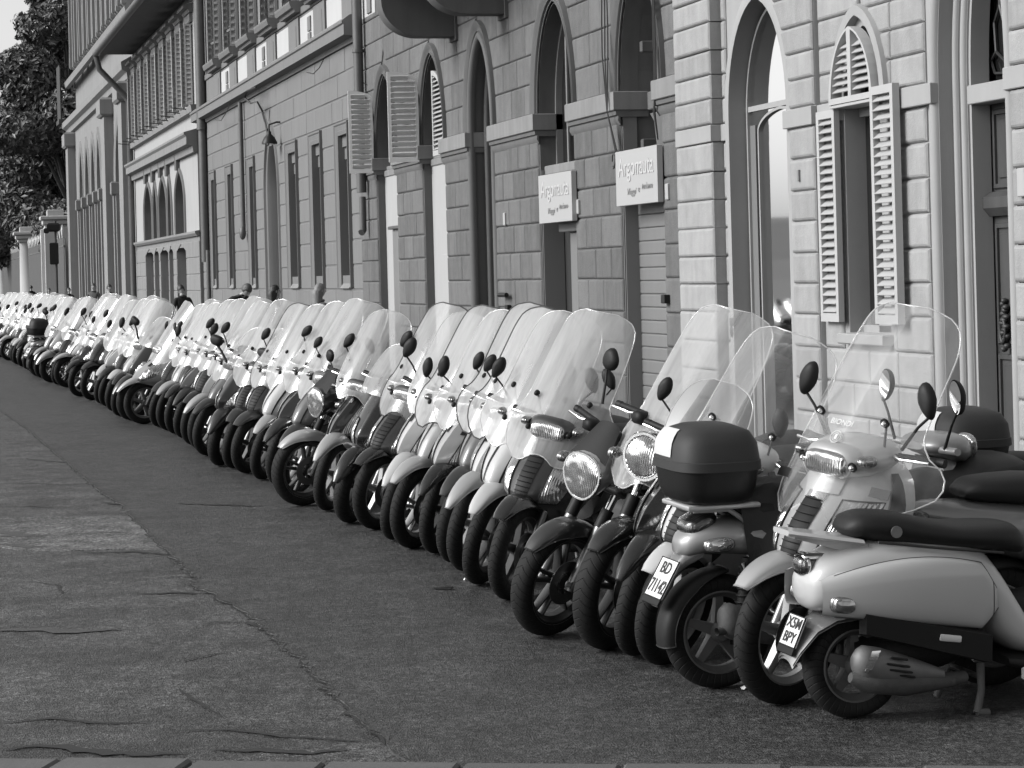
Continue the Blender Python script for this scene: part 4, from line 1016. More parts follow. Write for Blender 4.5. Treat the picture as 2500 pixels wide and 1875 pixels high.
def clear_mat(name, haze=.10, tint=1.0, refl=1.0, white=.85):
    m = bpy.data.materials.new(name); m.use_nodes = True; t = m.node_tree
    for n in list(t.nodes): t.nodes.remove(n)
    out = _n(t, 'ShaderNodeOutputMaterial')
    tr = _n(t, 'ShaderNodeBsdfTransparent'); tr.inputs[0].default_value = (tint, tint, tint, 1)
    df = _n(t, 'ShaderNodeBsdfDiffuse'); df.inputs[0].default_value = (white, white, white, 1)
    tl = _n(t, 'ShaderNodeBsdfTranslucent'); tl.inputs[0].default_value = (white, white, white, 1)
    ms = _n(t, 'ShaderNodeMixShader'); ms.inputs[0].default_value = .5
    t.links.new(df.outputs[0], ms.inputs[1]); t.links.new(tl.outputs[0], ms.inputs[2])
    tc = _n(t, 'ShaderNodeTexCoord'); oi = _n(t, 'ShaderNodeObjectInfo')
    ad = _n(t, 'ShaderNodeVectorMath', operation='ADD'); sm = _n(t, 'ShaderNodeMath', operation='MULTIPLY'); sm.inputs[1].default_value = 29
    t.links.new(oi.outputs['Random'], sm.inputs[0]); t.links.new(tc.outputs['Object'], ad.inputs[0]); t.links.new(sm.outputs[0], ad.inputs[1])
    mp = _n(t, 'ShaderNodeMapping'); mp.inputs['Scale'].default_value = (1, 9, 1.2)
    t.links.new(ad.outputs[0], mp.inputs[0])
    n1 = _n(t, 'ShaderNodeTexNoise'); n1.inputs['Scale'].default_value = 1.5; n1.inputs['Detail'].default_value = 6
    t.links.new(mp.outputs[0], n1.inputs['Vector'])
    mr = _n(t, 'ShaderNodeMapRange'); mr.inputs[1].default_value = .3; mr.inputs[2].default_value = .75; mr.inputs[3].default_value = haze * .5; mr.inputs[4].default_value = haze * 1.6
    t.links.new(n1.outputs['Fac'], mr.inputs[0])
    # dust film gathers more along a slanting line of sight, as any thin layer does
    lw = _n(t, 'ShaderNodeLayerWeight'); lw.inputs[0].default_value = .35
    k = _n(t, 'ShaderNodeMath', operation='MULTIPLY_ADD'); k.inputs[1].default_value = haze * 1.0; t.links.new(lw.outputs['Facing'], k.inputs[0]); t.links.new(mr.outputs[0], k.inputs[2])
    k.use_clamp = True
    m1 = _n(t, 'ShaderNodeMixShader'); t.links.new(k.outputs[0], m1.inputs[0]); t.links.new(tr.outputs[0], m1.inputs[1]); t.links.new(ms.outputs[0], m1.inputs[2])
    gl = _n(t, 'ShaderNodeBsdfGlossy'); gl.inputs['Roughness'].default_value = .1
    fz = _n(t, 'ShaderNodeFresnel'); fz.inputs[0].default_value = 1.49
    fm = _n(t, 'ShaderNodeMath', operation='MULTIPLY'); fm.inputs[1].default_value = refl; t.links.new(fz.outputs[0], fm.inputs[0])
    m2 = _n(t, 'ShaderNodeMixShader'); t.links.new(fm.outputs[0], m2.inputs[0]); t.links.new(m1.outputs[0], m2.inputs[1]); t.links.new(gl.outputs[0], m2.inputs[2])
    t.links.new(m2.outputs[0], out.inputs[0])
    return m
MT['clear'] = clear_mat('clear_acrylic', .42, refl=.17, white=.7)
MT['clearn'] = clear_mat('clean_clear_acrylic', .20, refl=.22, white=.65)
MT['smoke'] = clear_mat('smoked_acrylic', .04, .45)
MT['acr_edge'] = clear_mat('acrylic_cut_edge', .5, .9, .5, .9)
def lens_mat(name, base=.45):
    m = mat(name, base, .10, .85, coat=1.0)
    t = m.node_tree; p = t.nodes['Principled BSDF']; tc = _n(t, 'ShaderNodeTexCoord')
    v = _n(t, 'ShaderNodeTexNoise'); v.inputs['Scale'].default_value = 9; v.inputs['Detail'].default_value = 1.5; t.links.new(tc.outputs['Object'], v.inputs['Vector'])
    w = _n(t, 'ShaderNodeTexWave', wave_type='BANDS', bands_direction='Y'); w.inputs['Scale'].default_value = 28; t.links.new(tc.outputs['Object'], w.inputs['Vector'])
    mm = _n(t, 'ShaderNodeMath', operation='MULTIPLY_ADD'); mm.inputs[1].default_value = .05; t.links.new(w.outputs['Fac'], mm.inputs[0]); t.links.new(v.outputs['Fac'], mm.inputs[2])
    b = _n(t, 'ShaderNodeBump'); b.inputs['Strength'].default_value = 1.0; b.inputs['Distance'].default_value = .05
    t.links.new(mm.outputs[0], b.inputs['Height']); t.links.new(b.outputs[0], p.inputs['Normal'])
    return m
MT['lens'] = lens_mat('headlamp_reflector'); MT['lens_o'] = lens_mat('amber_lens', .28); MT['lens_r'] = lens_mat('red_lens', .06)

# ------------------------------------------------------------------ shape helpers
def spl(xs, ys):
    xs = np.array(xs, float); ys = np.array(ys, float); n = len(xs)
    d = np.diff(ys) / np.diff(xs); m = np.zeros(n)
    m[0], m[-1] = d[0], d[-1]
    for i in range(1, n - 1): m[i] = 0 if d[i - 1] * d[i] <= 0 else 2 * d[i - 1] * d[i] / (d[i - 1] + d[i])
    def f(x):
        x = min(max(x, xs[0]), xs[-1]); i = min(n - 2, max(0, int(np.searchsorted(xs, x) - 1)))
        h = xs[i + 1] - xs[i]; t = (x - xs[i]) / h
        return ((2 * t ** 3 - 3 * t * t + 1) * ys[i] + (t ** 3 - 2 * t * t + t) * h * m[i] + (-2 * t ** 3 + 3 * t * t) * ys[i + 1] + (t ** 3 - t * t) * h * m[i + 1])
    return f
def sgnp(x, e): return math.copysign(abs(x) ** e, x)
def xloft(b, keys, n=16, k=20, mi=0, e=2.3):
    """keys: rows (x, zc, hy, hz[, yc]); a body lofted along x with super-elliptic sections"""
    K = np.array([tuple(q) + ((0,) if len(q) == 4 else ()) for q in keys], float); s = np.arange(len(K))
    fs = [spl(s, K[:, i]) for i in range(5)]; rings = []
    for i in range(n + 1):
        u = (len(K) - 1) * i / n; x, zc, hy, hz, yc = [f(u) for f in fs]
        rings.append([(x, yc + hy * sgnp(cos(2 * pi * j / k), 2 / e), zc + hz * sgnp(sin(2 * pi * j / k), 2 / e)) for j in range(k)])
    b.loft(rings, True, (True, True), mi)
RAKE = radians(26)
def wheel_parts(R, rr, hw, spokes, rimm, disc=True, tube_hub=True, style=0):
    """tyre, rim with spokes, brake disc around the origin (axle along y)"""
    bt = B()
    n = 9; prof = [(rr - .004, -hw * .72)]
    for i in range(n + 1):
        a = pi * i / n; prof.append((rr + .012 + (R - rr - .012) * sin(a) ** .75, -hw * cos(a) * (1 if abs(cos(a)) < .95 else .9)))
    prof.append((rr - .004, hw * .72))
    bt.lathe(prof, (0, 0, 0), 'y', 40, closed=False)
    b = B()
    b.lathe([(rr + .004, -hw * .75), (rr - .008, -hw * .78), (rr - .014, -hw * .55), (rr - .03, -hw * .3), (rr - .03, hw * .3), (rr - .014, hw * .55), (rr - .008, hw * .78), (rr + .004, hw * .75)], (0, 0, 0), 'y', 36)
    b.lathe([(.0, -.05), (.035, -.05), (.045, -.03), (.045, .03), (.035, .05), (.0, .05)], (0, 0, 0), 'y', 14)
    for i in range(spokes):
        a = 2 * pi * i / spokes + .3; M = Matrix.Rotation(-a, 3, 'Y')
        if style == 0: segs = [(0, 0)]
        else: segs = [(-.16, .0), (.16, 0)]
        for da, _ in segs:
            p0 = Vector((.03 * cos(a + da * 2), 0, .03 * sin(a + da * 2))); p1 = Vector(((rr - .02) * cos(a + da), 0, (rr - .02) * sin(a + da)))
            d = (p1 - p0).normalized(); nrm = Vector((-d.z, 0, d.x)); w0, w1 = (.026, .016) if style == 0 else (.013, .01)
            ring = lambda p, w, h: [tuple(p + nrm * w + Vector((0, h, 0))), tuple(p + nrm * w * .5 + Vector((0, h * 1.5, 0))), tuple(p - nrm * w * .5 + Vector((0, h * 1.5, 0))), tuple(p - nrm * w + Vector((0, h, 0))), tuple(p - nrm * w - Vector((0, h, 0))), tuple(p + nrm * w - Vector((0, h, 0)))]
            b.loft([ring(p0, w0, .02), ring(p1, w1, .014)], True, (False, False))
    bd = None
    if disc:
        bd = B(); y = -hw - .012 if False else hw * .9
        bd.lathe([(.06, y), (.115, y), (.115, y + .005), (.06, y + .005)], (0, 0, 0), 'y', 28, closed=True)
        bd.box((-.09, y + .0, .06), (.03, .025, .045), Matrix.Rotation(.6, 3, 'Y'), ch=.008)
    return (bt.mesh('tyre', [MT['tyre']], 60), b.mesh('wheel', [rimm], 40), bd.mesh('brake_disc', [MT['disc']], 40) if bd else None)
def fender(R, a0, a1, w, drop, gap=.03, tip=.35, n=18, k=11, flare=0.0, back=.9):
    P = []
    for i in range(n + 1):
        t = i / n; a = a0 + (a1 - a0) * t
        ww = w * (tip + (1 - tip) * min(1, (t / .35)) ** .6) * (1 if t < .7 else 1 - (1 - back) * (t - .7) / .3)
        rad = R + gap + flare * (1 - t) ** 2; row = []
        dp = drop * (.25 + .75 * min(1, t / .4))
        for j in range(k):
            u = -1 + 2 * j / (k - 1); y = ww * sin(u * pi / 2 * .98) ** 1 if True else 0
            r = rad - dp * (abs(u) ** 2.6)
            row.append((r * cos(a), y, r * sin(a)))
        P.append(row)
    b = B(); b.grid(P)
    Q = np.array(P); C = Q.copy(); C[:, :, 0] *= .985; C[:, :, 2] *= .985; C[:, :, 1] *= .96
    b.grid(C, flip=True)
    rim = [tuple(q) for q in Q[0]] + [tuple(q) for q in Q[1:, -1]] + [tuple(q) for q in Q[-1, ::-1]] + [tuple(q) for q in Q[::-1, 0][1:]]
    b.tube(rim, .004, 5, closed=True)
    return b
class Shell:
    """front apron: stacked horizontal sections; v in 0..1 bottom to top, t in -1..1 from one back edge round the nose to the other"""
    def __init__(s, zs, xf, xb, w, e=2.4, ridge=.0, rw=.14):
        s.z = spl(np.linspace(0, 1, len(zs)), zs); q = np.linspace(0, 1, len(zs))
        s.xf, s.xb, s.w = spl(q, xf), spl(q, xb), spl(q, w); s.e = e; s.ridge = ridge; s.rw = rw
    def p(s, v, t):
        a = t * pi / 2; w = s.w(v)
        x = s.xb(v) + (s.xf(v) - s.xb(v)) * abs(cos(a)) ** (2 / s.e) + s.ridge * exp(-(t / s.rw) ** 2)
        return Vector((x, w * sgnp(sin(a), 2 / s.e), s.z(v)))
    def nrm(s, v, t):
        e = .004; v0 = min(max(v, e), 1 - e); t0 = min(max(t, -1 + 2 * e), 1 - 2 * e)
        n = (s.p(v0, t0 + e) - s.p(v0, t0 - e)).cross(s.p(v0 + e, t0) - s.p(v0 - e, t0))
        return n.normalized() if n.length > 1e-9 else Vector((1, 0, 0))
    def mesh(s, b, nv=20, nt=28, mi=0, side=None, tside=.55):
        P = [[tuple(s.p(i / nv, -1 + 2 * j / nt)) for j in range(nt + 1)] for i in range(nv + 1)]
        if side is None: b.grid(P, mi=mi)
        else:
            P = np.array(P); lo = int(nt * (1 - tside) / 2); hi = nt - lo
            b.grid(P[:, :lo + 1], mi=side); b.grid(P[:, lo:hi + 1], mi=mi); b.grid(P[:, hi:], mi=side)
        # back closed with the leg shield
        P = np.array(P); 
        L, Rr_ = P[:, 0], P[:, -1]; mid = (L + Rr_) / 2; mid[:, 0] -= .05
        b.grid(np.stack([L, mid, Rr_], 1), mi=(side if side is not None else mi))
        b.add([tuple(q) for q in P[-1]], [tuple(range(len(P[-1])))], side if side is not None else mi)
    def patch(s, b, va, vb, ta, tb, off=.004, n=10, k=6, mi=0, bulge=.0):
        """ta(v01), tb(v01) bounds in t"""
        P = []
        for i in range(n + 1):
            u = i / n; v = va + (vb - va) * u; row = []
            for j in range(k + 1):
                t = ta(u) + (tb(u) - ta(u)) * j / k
                q = s.p(v, t) + s.nrm(v, t) * (off + bulge * sin(pi * u) * sin(pi * j / k))
                row.append(tuple(q))
            P.append(row)
        b.grid(P, mi=mi)
        Q = np.array(P); rim = [tuple(q) for q in Q[0]] + [tuple(q) for q in Q[1:, -1]] + [tuple(q) for q in Q[-1, ::-1][1:]] + [tuple(q) for q in Q[::-1, 0][1:-1]]
        return rim
def screen_parts(wkeys, vkeys, zb, zt, x0, x1, bow, notch=(.12, .15), edge='acr_edge', m='clear', bolts=((.17, .42), (.13, .2)), er=.0035, nu=16, nv=26, fwd=.0):
    W = spl(vkeys, wkeys)
    def p(u, v):
        w = W(v); y = u * w; z0 = zb + (notch[1] * max(0, 1 - (y / notch[0]) ** 2) if abs(y) < notch[0] else 0)
        z = z0 + (zt - z0) * v
        vz = (z - zb) / (zt - zb)
        x = x0 + (x1 - x0) * (vz ** 1.15) - bow * (y / .25) ** 2 + fwd * vz * (1 - vz)
        return (x, y, z)
    vs = [1 - (1 - i / nv) ** 1.25 for i in range(nv + 1)]
    P = [[p(-1 + 2 * j / nu, v) for j in range(nu + 1)] for v in vs]
    b = B(); b.grid(P); sm = b.mesh('windscreen', [MT[m]], 80)
    Q = np.array(P); rim = [tuple(q) for q in Q[0]] + [tuple(q) for q in Q[1:, -1]] + [tuple(q) for q in Q[-1, ::-1][1:-1]] + [tuple(q) for q in Q[::-1, 0][:-1]]
    b = B(); b.tube(rim, er, 5, closed=True); em = b.mesh('edge', [MT[edge]], 80)
    bl = []
    for y, v in bolts:
        for sg in (1, -1):
            vv = v; q = p(sg * y / max(W(vv), .01), vv); bl.append(q)
    return sm, em, bl
bb = B(); bb.lathe([(0, .016), (.008, .016), (.014, .010), (.016, 0), (.016, -.012), (.0, -.014)], (0, 0, 0), 'x', 12)
BOLT = bb.mesh('bolt', [MT['plast']], 60)
bb = B(); bb.lathe([(0, .014), (.006, .016), (.012, .008), (.013, 0)], (0, 0, 0), 'x', 12, mi=0); bb.lathe([(.012, .004), (.02, .004), (.02, -.006), (.0, -.012)], (0, 0, 0), 'x', 12, mi=1)
BOLTC = bb.mesh('bolt', [MT['chrome'], MT['plast']], 60)
def mirror_parts(p0, p1, shell=(.028, .055, .085), tilt=.3, m='plast', stem=.006, square=2.0, yaw=.0):
    """stem from p0 to p1, head above p1; mirror pane faces the rider (-x)"""
    b = B(); q0, q1 = Vector(p0), Vector(p1); mid = q0.lerp(q1, .55) + Vector((0, 0, .015))
    b.tube([q0, mid, q1], [stem * 1.3, stem, stem], 7)
    M = Matrix.Rotation(yaw, 3, 'Z') @ Matrix.Rotation(tilt * (1 if p1[1] > 0 else -1), 3, 'X')
    c = q1 + M @ Vector((0, 0, shell[2] * .75))
    P = []
    for i in range(18):
        a = 2 * pi * i / 18; row = []
        for j in range(9):
            bt = pi / 2 * j / 8; k = 1 - .30 * max(0, -sin(a))
            q = M @ Vector((shell[0] * (sin(bt)) * 1.5 - .0, shell[1] * k * cos(bt) ** .6 * sgnp(cos(a), 2 / square), shell[2] * cos(bt) ** .6 * sgnp(sin(a), 2 / square)))
            row.append(tuple(c + q))
        P.append(row)
    b.grid(P, True, False); me = b.mesh('mirror', [MT[m]], 60)
    g = B(); 
    ring = [tuple(c + M @ Vector((-.002, shell[1] * .93 * (1 - .30 * max(0, -sin(2 * pi * i / 24))) * sgnp(cos(2 * pi * i / 24), 2 / square), shell[2] * .93 * sgnp(sin(2 * pi * i / 24), 2 / square)))) for i in range(24)]
    g.add(ring, [tuple(range(24))]); gm = g.mesh('mirror_glass', [MT['mirglass']])
    return me, gm

# ------------------------------------------------------------------ assembling
AX = Vector((-sin(RAKE), 0, cos(RAKE)))
def steer_matrix(R, s):
    p = Vector((-.03, 0, R)); Rm = Matrix.Rotation(s, 4, AX)
    return Matrix.Translation(p) @ Rm @ Matrix.Translation(-p)
class Proto:
    def __init__(s, R): s.parts = []; s.R = R
    def add(s, name, me, steer=False, parent=None, loc=(0, 0, 0), rot=None, slot=None, far=True, near=True, label=None):
        s.parts.append(dict(name=name, me=me, steer=steer, parent=parent, loc=loc, rot=rot, slot=slot, far=far, near=near, label=label)); return len(s.parts) - 1
def place(proto, root, cols, steer, far=False, skip=(), swap={}, rg=None):
    S = steer_matrix(proto.R, steer); made = {}
    for i, q in enumerate(proto.parts):
        if far and not q['far']: continue
        if q['name'] in skip: continue
        if q['parent'] is not None and q['parent'] not in made: continue
        if q['name'] == 'mirror' and rg and rg.random() < .3: continue
        me = swap.get(q['name'], q['me'])
        o = bpy.data.objects.new(q['name'], me); col.objects.link(o)
        par = root if q['parent'] is None else made[q['parent']]
        o.parent = par
        Lm = Matrix.Translation(q['loc']) @ (Matrix(q['rot']).to_4x4() if q['rot'] is not None else Matrix.Identity(4))
        if q['name'] == 'front_shield' and rg:
            Lm = Matrix.Translation((-.4, 0, .45)) @ Matrix.Diagonal((rg.uniform(.9, 1.12), rg.uniform(.88, 1.1), rg.uniform(.92, 1.08), 1)) @ Matrix.Translation((.4, 0, -.45)) @ Lm
        if q['name'] == 'mirror' and rg:
            c0 = Vector((-.37, 0, 1.05)); k = rg.uniform(.8, 1.12)
            Lm = Matrix.Translation(c0) @ Matrix.Rotation(rg.uniform(-.35, .35), 4, 'X') @ Matrix.Rotation(rg.uniform(-.25, .3), 4, 'Z') @ Matrix.Scale(k, 4) @ Matrix.Translation(-c0) @ Lm
        if q['steer'] and q['parent'] is None: Lm = S @ Lm
        o.matrix_local = Lm
        if q['slot']:
            for si, key in enumerate(q['slot']):
                if key and key in cols:
                    o.material_slots[si].link = 'OBJECT'; o.material_slots[si].material = MT[cols[key]]
        if q['label']: o['label'] = q['label']
        made[i] = o
    return made
def std_rear(P, R, seat_z=.80, L=1.30, wide=.0, big=1.0):
    """seat, tail, floor, engine and rear wheel shared by the scooters (hidden behind the neighbours from the road)"""
    b = B(); xloft(b, [(-.62, seat_z - .03, .09, .02), (-.66, seat_z - .01, .13, .05), (-.95, seat_z + .0, .16, .07), (-1.12, seat_z + .05, .15, .07), (-1.40, seat_z + .06, .12, .05), (-1.46, seat_z + .05, .08, .02)], 14, 16, e=2.6)
    P.add('seat', b.mesh('seat', [MT['seat']], 50))
    b = B(); xloft(b, [(-.66, .50, .12, .10), (-.72, .60, .17, .17), (-1.0, .64, .19 + wide, .14), (-1.35, .70, .16 + wide, .11), (-1.62, .76, .09, .06), (-1.68, .77, .05, .03)], 14, 18, e=2.6)
    rb = P.add('rear_body', b.mesh('rear_body', [MT['p_silver']], 50), slot=['body'])
    b = B(); b.ell((-1.66, 0, .75), (.05, .09, .04), 3); P.add('tail_light', b.mesh('tail_light', [MT['lens_r']], 60), parent=rb, far=False)
    b = B(); b.box((-.55, 0, .30), (.22, .17, .03), ch=.015); xloft(b, [(-.36, .36, .10, .05), (-.55, .27, .14, .05), (-.80, .33, .13, .09), (-.86, .42, .12, .1)], 8, 14, e=3)
    P.add('floorboard', b.mesh('floorboard', [MT['plast']], 50))
    b = B(); xloft(b, [(-.75, .34, .10, .09), (-1.0, .36, .13, .12), (-1.3, .30, .08, .1), (-1.38, .29, .05, .06)], 8, 14, e=2.6)
    b.tube([(-.8, -.16, .22), (-1.1, -.19, .25), (-1.5, -.2, .38), (-1.62, -.2, .42)], [.03, .06, .06, .045], 10)
    P.add('engine', b.mesh('engine', [MT['plastg']], 50))
    t, w, d = wheel_parts(R * .94, R * .94 - .085, .06, 5, MT['rim_m'], False)
    wi = P.add('wheel', w, loc=(-L, 0, R * .94)); P.add('tyre', t, parent=wi)
    b = fender(R * .94, radians(40), radians(170), .07, .05); P.add('mudguard', b.mesh('mudguard', [MT['plast']], 50), loc=(-L, 0, R * .94), far=False)
    b = B(); b.tube([(-.85, .1, .2), (-.8, .2, .02)], .012, 6); P.add('stand', b.mesh('stand', [MT['metal']]), far=False)
def bars(P, zc=1.0, xc=-.38, half=.34, guard=False, col_='plast', lev=True):
    b = B(); b.tube([(xc + .02, -half * .6, zc), (xc + .04, 0, zc - .03), (xc + .02, half * .6, zc)], .014, 8)
    b.tube([(xc + .04, 0, zc - .03), (xc + .17, 0, .72)], .03, 8)
    hb = P.add('handlebar', b.mesh('handlebar', [MT['plast']], 60), steer=True)
    for sg in (1, -1):
        b = B(); b.tube([(xc + .02, sg * half * .55, zc), (xc - .04, sg * half, zc + .0)], .017, 9); b.tube([(xc - .04, sg * half, zc), (xc - .045, sg * (half + .03), zc)], .019, 9)
        P.add('grip', b.mesh('grip', [MT['plast']], 60), parent=hb)
        if lev:
            b = B(); b.tube([(xc + .05, sg * half * .55, zc + .005), (xc + .075, sg * half * .7, zc), (xc + .03, sg * half * 1.02, zc - .0)], [.008, .006, .007], 6)
            P.add('brake_lever', b.mesh('brake_lever', [MT['chrome']], 60), parent=hb, far=False)
    return hb
def fork(P, R, hw, top=.74, chrome=False, upper=None):
    b = B()
    for sg in (1, -1):
        p0 = Vector((.0, sg * (hw + .028), R)); d = (top - R) / cos(RAKE); p1 = p0 + AX * d
        b.tube([p0 - AX * .02, p0 + AX * (d * .55)], .021, 9, mi=0)
        b.tube([p0 + AX * (d * .55), p1], .014 if not upper else .02, 9, mi=1)
        b.lathe([(0, -.012), (.028, -.012), (.028, .012), (0, .012)], tuple(p0), 'y', 10, mi=0)
    P.add('fork', b.mesh('fork', [MT['metal'] if not chrome else MT['chrome'], MT['chrome']], 60), steer=True)

SCREENS = {}
SCREENS['tall'] = screen_parts([.16, .30, .345, .33, .262, .235, .232, .225, .205, .15, .07], [0, .08, .17, .25, .33, .42, .6, .78, .89, .965, 1], .80, 1.60, -.05, -.55, .10, notch=(.10, .05))
SCREENS['tall_dark_edge'] = screen_parts([.16, .29, .35, .33, .26, .23, .235, .235, .22, .16, .08], [0, .08, .17, .25, .33, .42, .6, .78, .89, .965, 1], .80, 1.62, -.05, -.54, .11, notch=(.10, .05), edge='rubber_edge', er=.005)
SCREENS['huge'] = screen_parts([.17, .33, .40, .39, .33, .295, .285, .275, .25, .19, .10], [0, .08, .17, .25, .33, .42, .6, .78, .89, .965, 1], .74, 1.58, -.03, -.56, .11, notch=(.10, .06))
SCREENS['narrow'] = screen_parts([.13, .19, .215, .22, .215, .21, .19, .13, .06], [0, .1, .2, .35, .55, .75, .88, .965, 1], .86, 1.56, -.07, -.52, .08, notch=(.1, .05), bolts=((.14, .45), (.12, .2)))
SCREENS['broad'] = screen_parts([.18, .33, .37, .35, .29, .255, .25, .24, .225, .18, .10], [0, .08, .17, .25, .33, .42, .6, .78, .89, .965, 1], .78, 1.63, -.05, -.60, .12, notch=(.10, .05))
SCREENS['low'] = screen_parts([.14, .19, .20, .18, .13, .06], [0, .2, .45, .75, .92, 1], .97, 1.30, -.16, -.42, .07, notch=(.05, .0), bolts=())
def headcover(P, z=.985, x=-.30, lens='wide'):
    b = B(); xloft(b, [(x + .17, z - .03, .08, .04), (x + .15, z - .02, .115, .062), (x + .05, z - .01, .165, .078), (x - .06, z + .01, .18, .068), (x - .14, z + .02, .13, .045), (x - .16, z + .02, .08, .02)], 12, 20, e=2.5)
    hc = P.add('handlebar_cover', b.mesh('handlebar_cover', [MT['p_silver']], 50), steer=True, slot=['cover'])
    b = B()
    if lens == 'wide': b.ell((x + .135, 0, z - .025), (.055, .11, .052), 3.2, 20, 12)
    else: b.ell((x + .15, 0, z - .015), (.045, .08, .066), 2.2, 20, 12)
    P.add('headlight', b.mesh('headlight', [MT['lens']], 60), parent=hc)
    b = B(); n = 26
    ry, rz = (.114, .056) if lens == 'wide' else (.086, .072); ee = 2.8 if lens == 'wide' else 2
    b.tube([(x + .135, ry * sgnp(cos(2 * pi * i / n), 2 / ee), z - .025 + rz * sgnp(sin(2 * pi * i / n), 2 / ee)) for i in range(n)], .009, 6, closed=True)
    P.add('headlight_bezel', b.mesh('headlight_bezel', [MT['p_silver']], 60), parent=hc, slot=['body'], far=False)
    for sg in (1, -1):
        b = B(); b.ell((x + .10, sg * .165, z + .0), (.05, .03, .025), 2.4, 12, 8); P.add('indicator', b.mesh('indicator', [MT['lens_o']], 60), parent=hc, far=False)
def make_scooter(kind):
    """kind: 'smooth' (leaf shaped indicators), 'grille' (slatted tie and side vents), 'edged' (two-tone shield)"""
    R = .285; P = Proto(R)
    t, w, d = wheel_parts(R, .203, .048, 5 if kind != 'edged' else 6, MT['rim_s'], True, style=0 if kind != 'smooth' else 1)
    wi = P.add('wheel', w, steer=True, loc=(0, 0, R), slot=['rim']); P.add('tyre', t, parent=wi); P.add('brake_disc', d, parent=wi, far=False)
    fork(P, R, .05, .70)
    if kind == 'smooth': fb_ = fender(R, radians(30), radians(160), .074, .06, .045, .30, flare=.06)
    elif kind == 'grille': fb_ = fender(R, radians(36), radians(155), .08, .07, .035, .42, flare=.05)
    else: fb_ = fender(R, radians(22), radians(150), .072, .07, .045, .22, flare=.09)
    P.add('mudguard', fb_.mesh('mudguard', [MT['p_silver']], 60), steer=True, loc=(0, 0, R), slot=['fender'])
    if kind == 'smooth':
        sh = Shell([.40, .50, .57, .62, .70, .80, .90, .96], [-.22, -.13, .02, .065, .03, -.06, -.17, -.25], [-.33, -.35, -.37, -.385, -.40, -.42, -.44, -.46], [.09, .13, .17, .195, .22, .225, .19, .13], 1.9, .012)
    elif kind == 'grille':
        sh = Shell([.40, .49, .56, .61, .70, .80, .90, .97], [-.22, -.14, .0, .045, .01, -.07, -.165, -.25], [-.33, -.35, -.37, -.385, -.40, -.42, -.44, -.46], [.08, .15, .19, .215, .235, .235, .205, .13], 2.2, .02, .2)
    else:
        sh = Shell([.42, .50, .56, .61, .70, .80, .90, .97], [-.22, -.10, .06, .12, .075, -.03, -.16, -.26], [-.33, -.35, -.37, -.385, -.40, -.42, -.44, -.46], [.08, .12, .17, .21, .235, .225, .185, .11], 1.6, .02, .1)
    b = B(); sh.mesh(b, 22, 32, 0, 1, .62 if kind != 'smooth' else .9); fs = P.add('front_shield', b.mesh('front_shield', [MT['p_silver'], MT['p_silver']], 40), slot=['body', 'side'])
    for sg in (1, -1):
        b = B()
        if kind == 'smooth': rim = sh.patch(b, .36, .66, lambda u: sg * (.34 + .12 * u), lambda u: sg * (.34 + .12 * u + .30 * sin(pi * min(.97, u * .8 + .12))), .005, 12, 6, bulge=.012)
        elif kind == 'grille': rim = sh.patch(b, .34, .76, lambda u: sg * (.24 + .02 * u), lambda u: sg * (.62 - .10 * (1 - u) + .06 * u), .004, 10, 6, bulge=.012)
        else: rim = sh.patch(b, .40, .80, lambda u: sg * (.22 + .10 * u), lambda u: sg * (.25 + .10 * u + .28 * sin(pi * (.1 + .85 * u))), .005, 12, 6, bulge=.008)
        hl = P.add('indicator', b.mesh('indicator', [MT['lens']], 60), parent=fs)
        b = B(); b.tube(rim, .004, 5, closed=True); P.add('lens_rim', b.mesh('lens_rim', [MT['plast']], 60), parent=fs, far=False)
    if kind == 'grille':
        b = B(); sh.patch(b, .34, .78, lambda u: -.085 - .02 * u, lambda u: .085 + .02 * u, .005, 8, 6)
        for i in range(11):
            v = .36 + i * .038
            b.tube([tuple(sh.p(v, t_) + sh.nrm(v, t_) * .012) for t_ in np.linspace(-.085, .085, 7)], .0026, 5, mi=0)
        P.add('grille', b.mesh('grille', [MT['plast']], 50), parent=fs)
        b = B(); sh.patch(b, .78, .96, lambda u: -.20, lambda u: .20, .007, 5, 6, bulge=.006); P.add('nose_badge_panel', b.mesh('nose_badge_panel', [MT['p_silver']], 60), parent=fs, slot=['body'])
        for sg in (1, -1):
            b = B(); sh.patch(b, .45, .92, lambda u: sg * (.76 - .04 * u), lambda u: sg * (.92 - .10 * u + .04 * sin(pi * u)), .006, 8, 4)
            P.add('side_vent', b.mesh('side_vent', [MT['plast']], 60), parent=fs)
    elif kind == 'smooth':
        for sg in (1, -1):
            b = B(); sh.patch(b, .42, .97, lambda u: sg * .16, lambda u: sg * (.19 + .03 * u), .004, 10, 2); P.add('trim_strip', b.mesh('trim_strip', [MT['plast']], 60), parent=fs)
    else:
        b = B(); sh.patch(b, .30, .42, lambda u: -.18, lambda u: .18, .004, 4, 4); P.add('air_intake', b.mesh('air_intake', [MT['plast']], 60), parent=fs)
        b = B(); sh.patch(b, .70, .92, lambda u: .18, lambda u: .26, .006, 4, 2); sh.patch(b, .70, .92, lambda u: -.18, lambda u: -.26, .006, 4, 2); P.add('slot', b.mesh('slot', [MT['plast']], 60), parent=fs)
        b = B(); sh.patch(b, .80, .88, lambda u: -.07, lambda u: .07, .006, 4, 4, bulge=.004); P.add('badge', b.mesh('badge', [MT['chrome']], 60), parent=fs, far=False)
    headcover(P, .985, -.30, 'round' if kind == 'smooth' else 'wide')
    bars(P)
    for sg in (1, -1):
        me, gm = mirror_parts((-.36, sg * .20, 1.03), (-.36, sg * .335, 1.19), (.024, .042, .076), .35, yaw=.0)
        mi = P.add('mirror', me, steer=True); P.add('mirror_glass', gm, parent=mi, far=False)
    std_rear(P, R)
    sm, em, bl = SCREENS['tall']
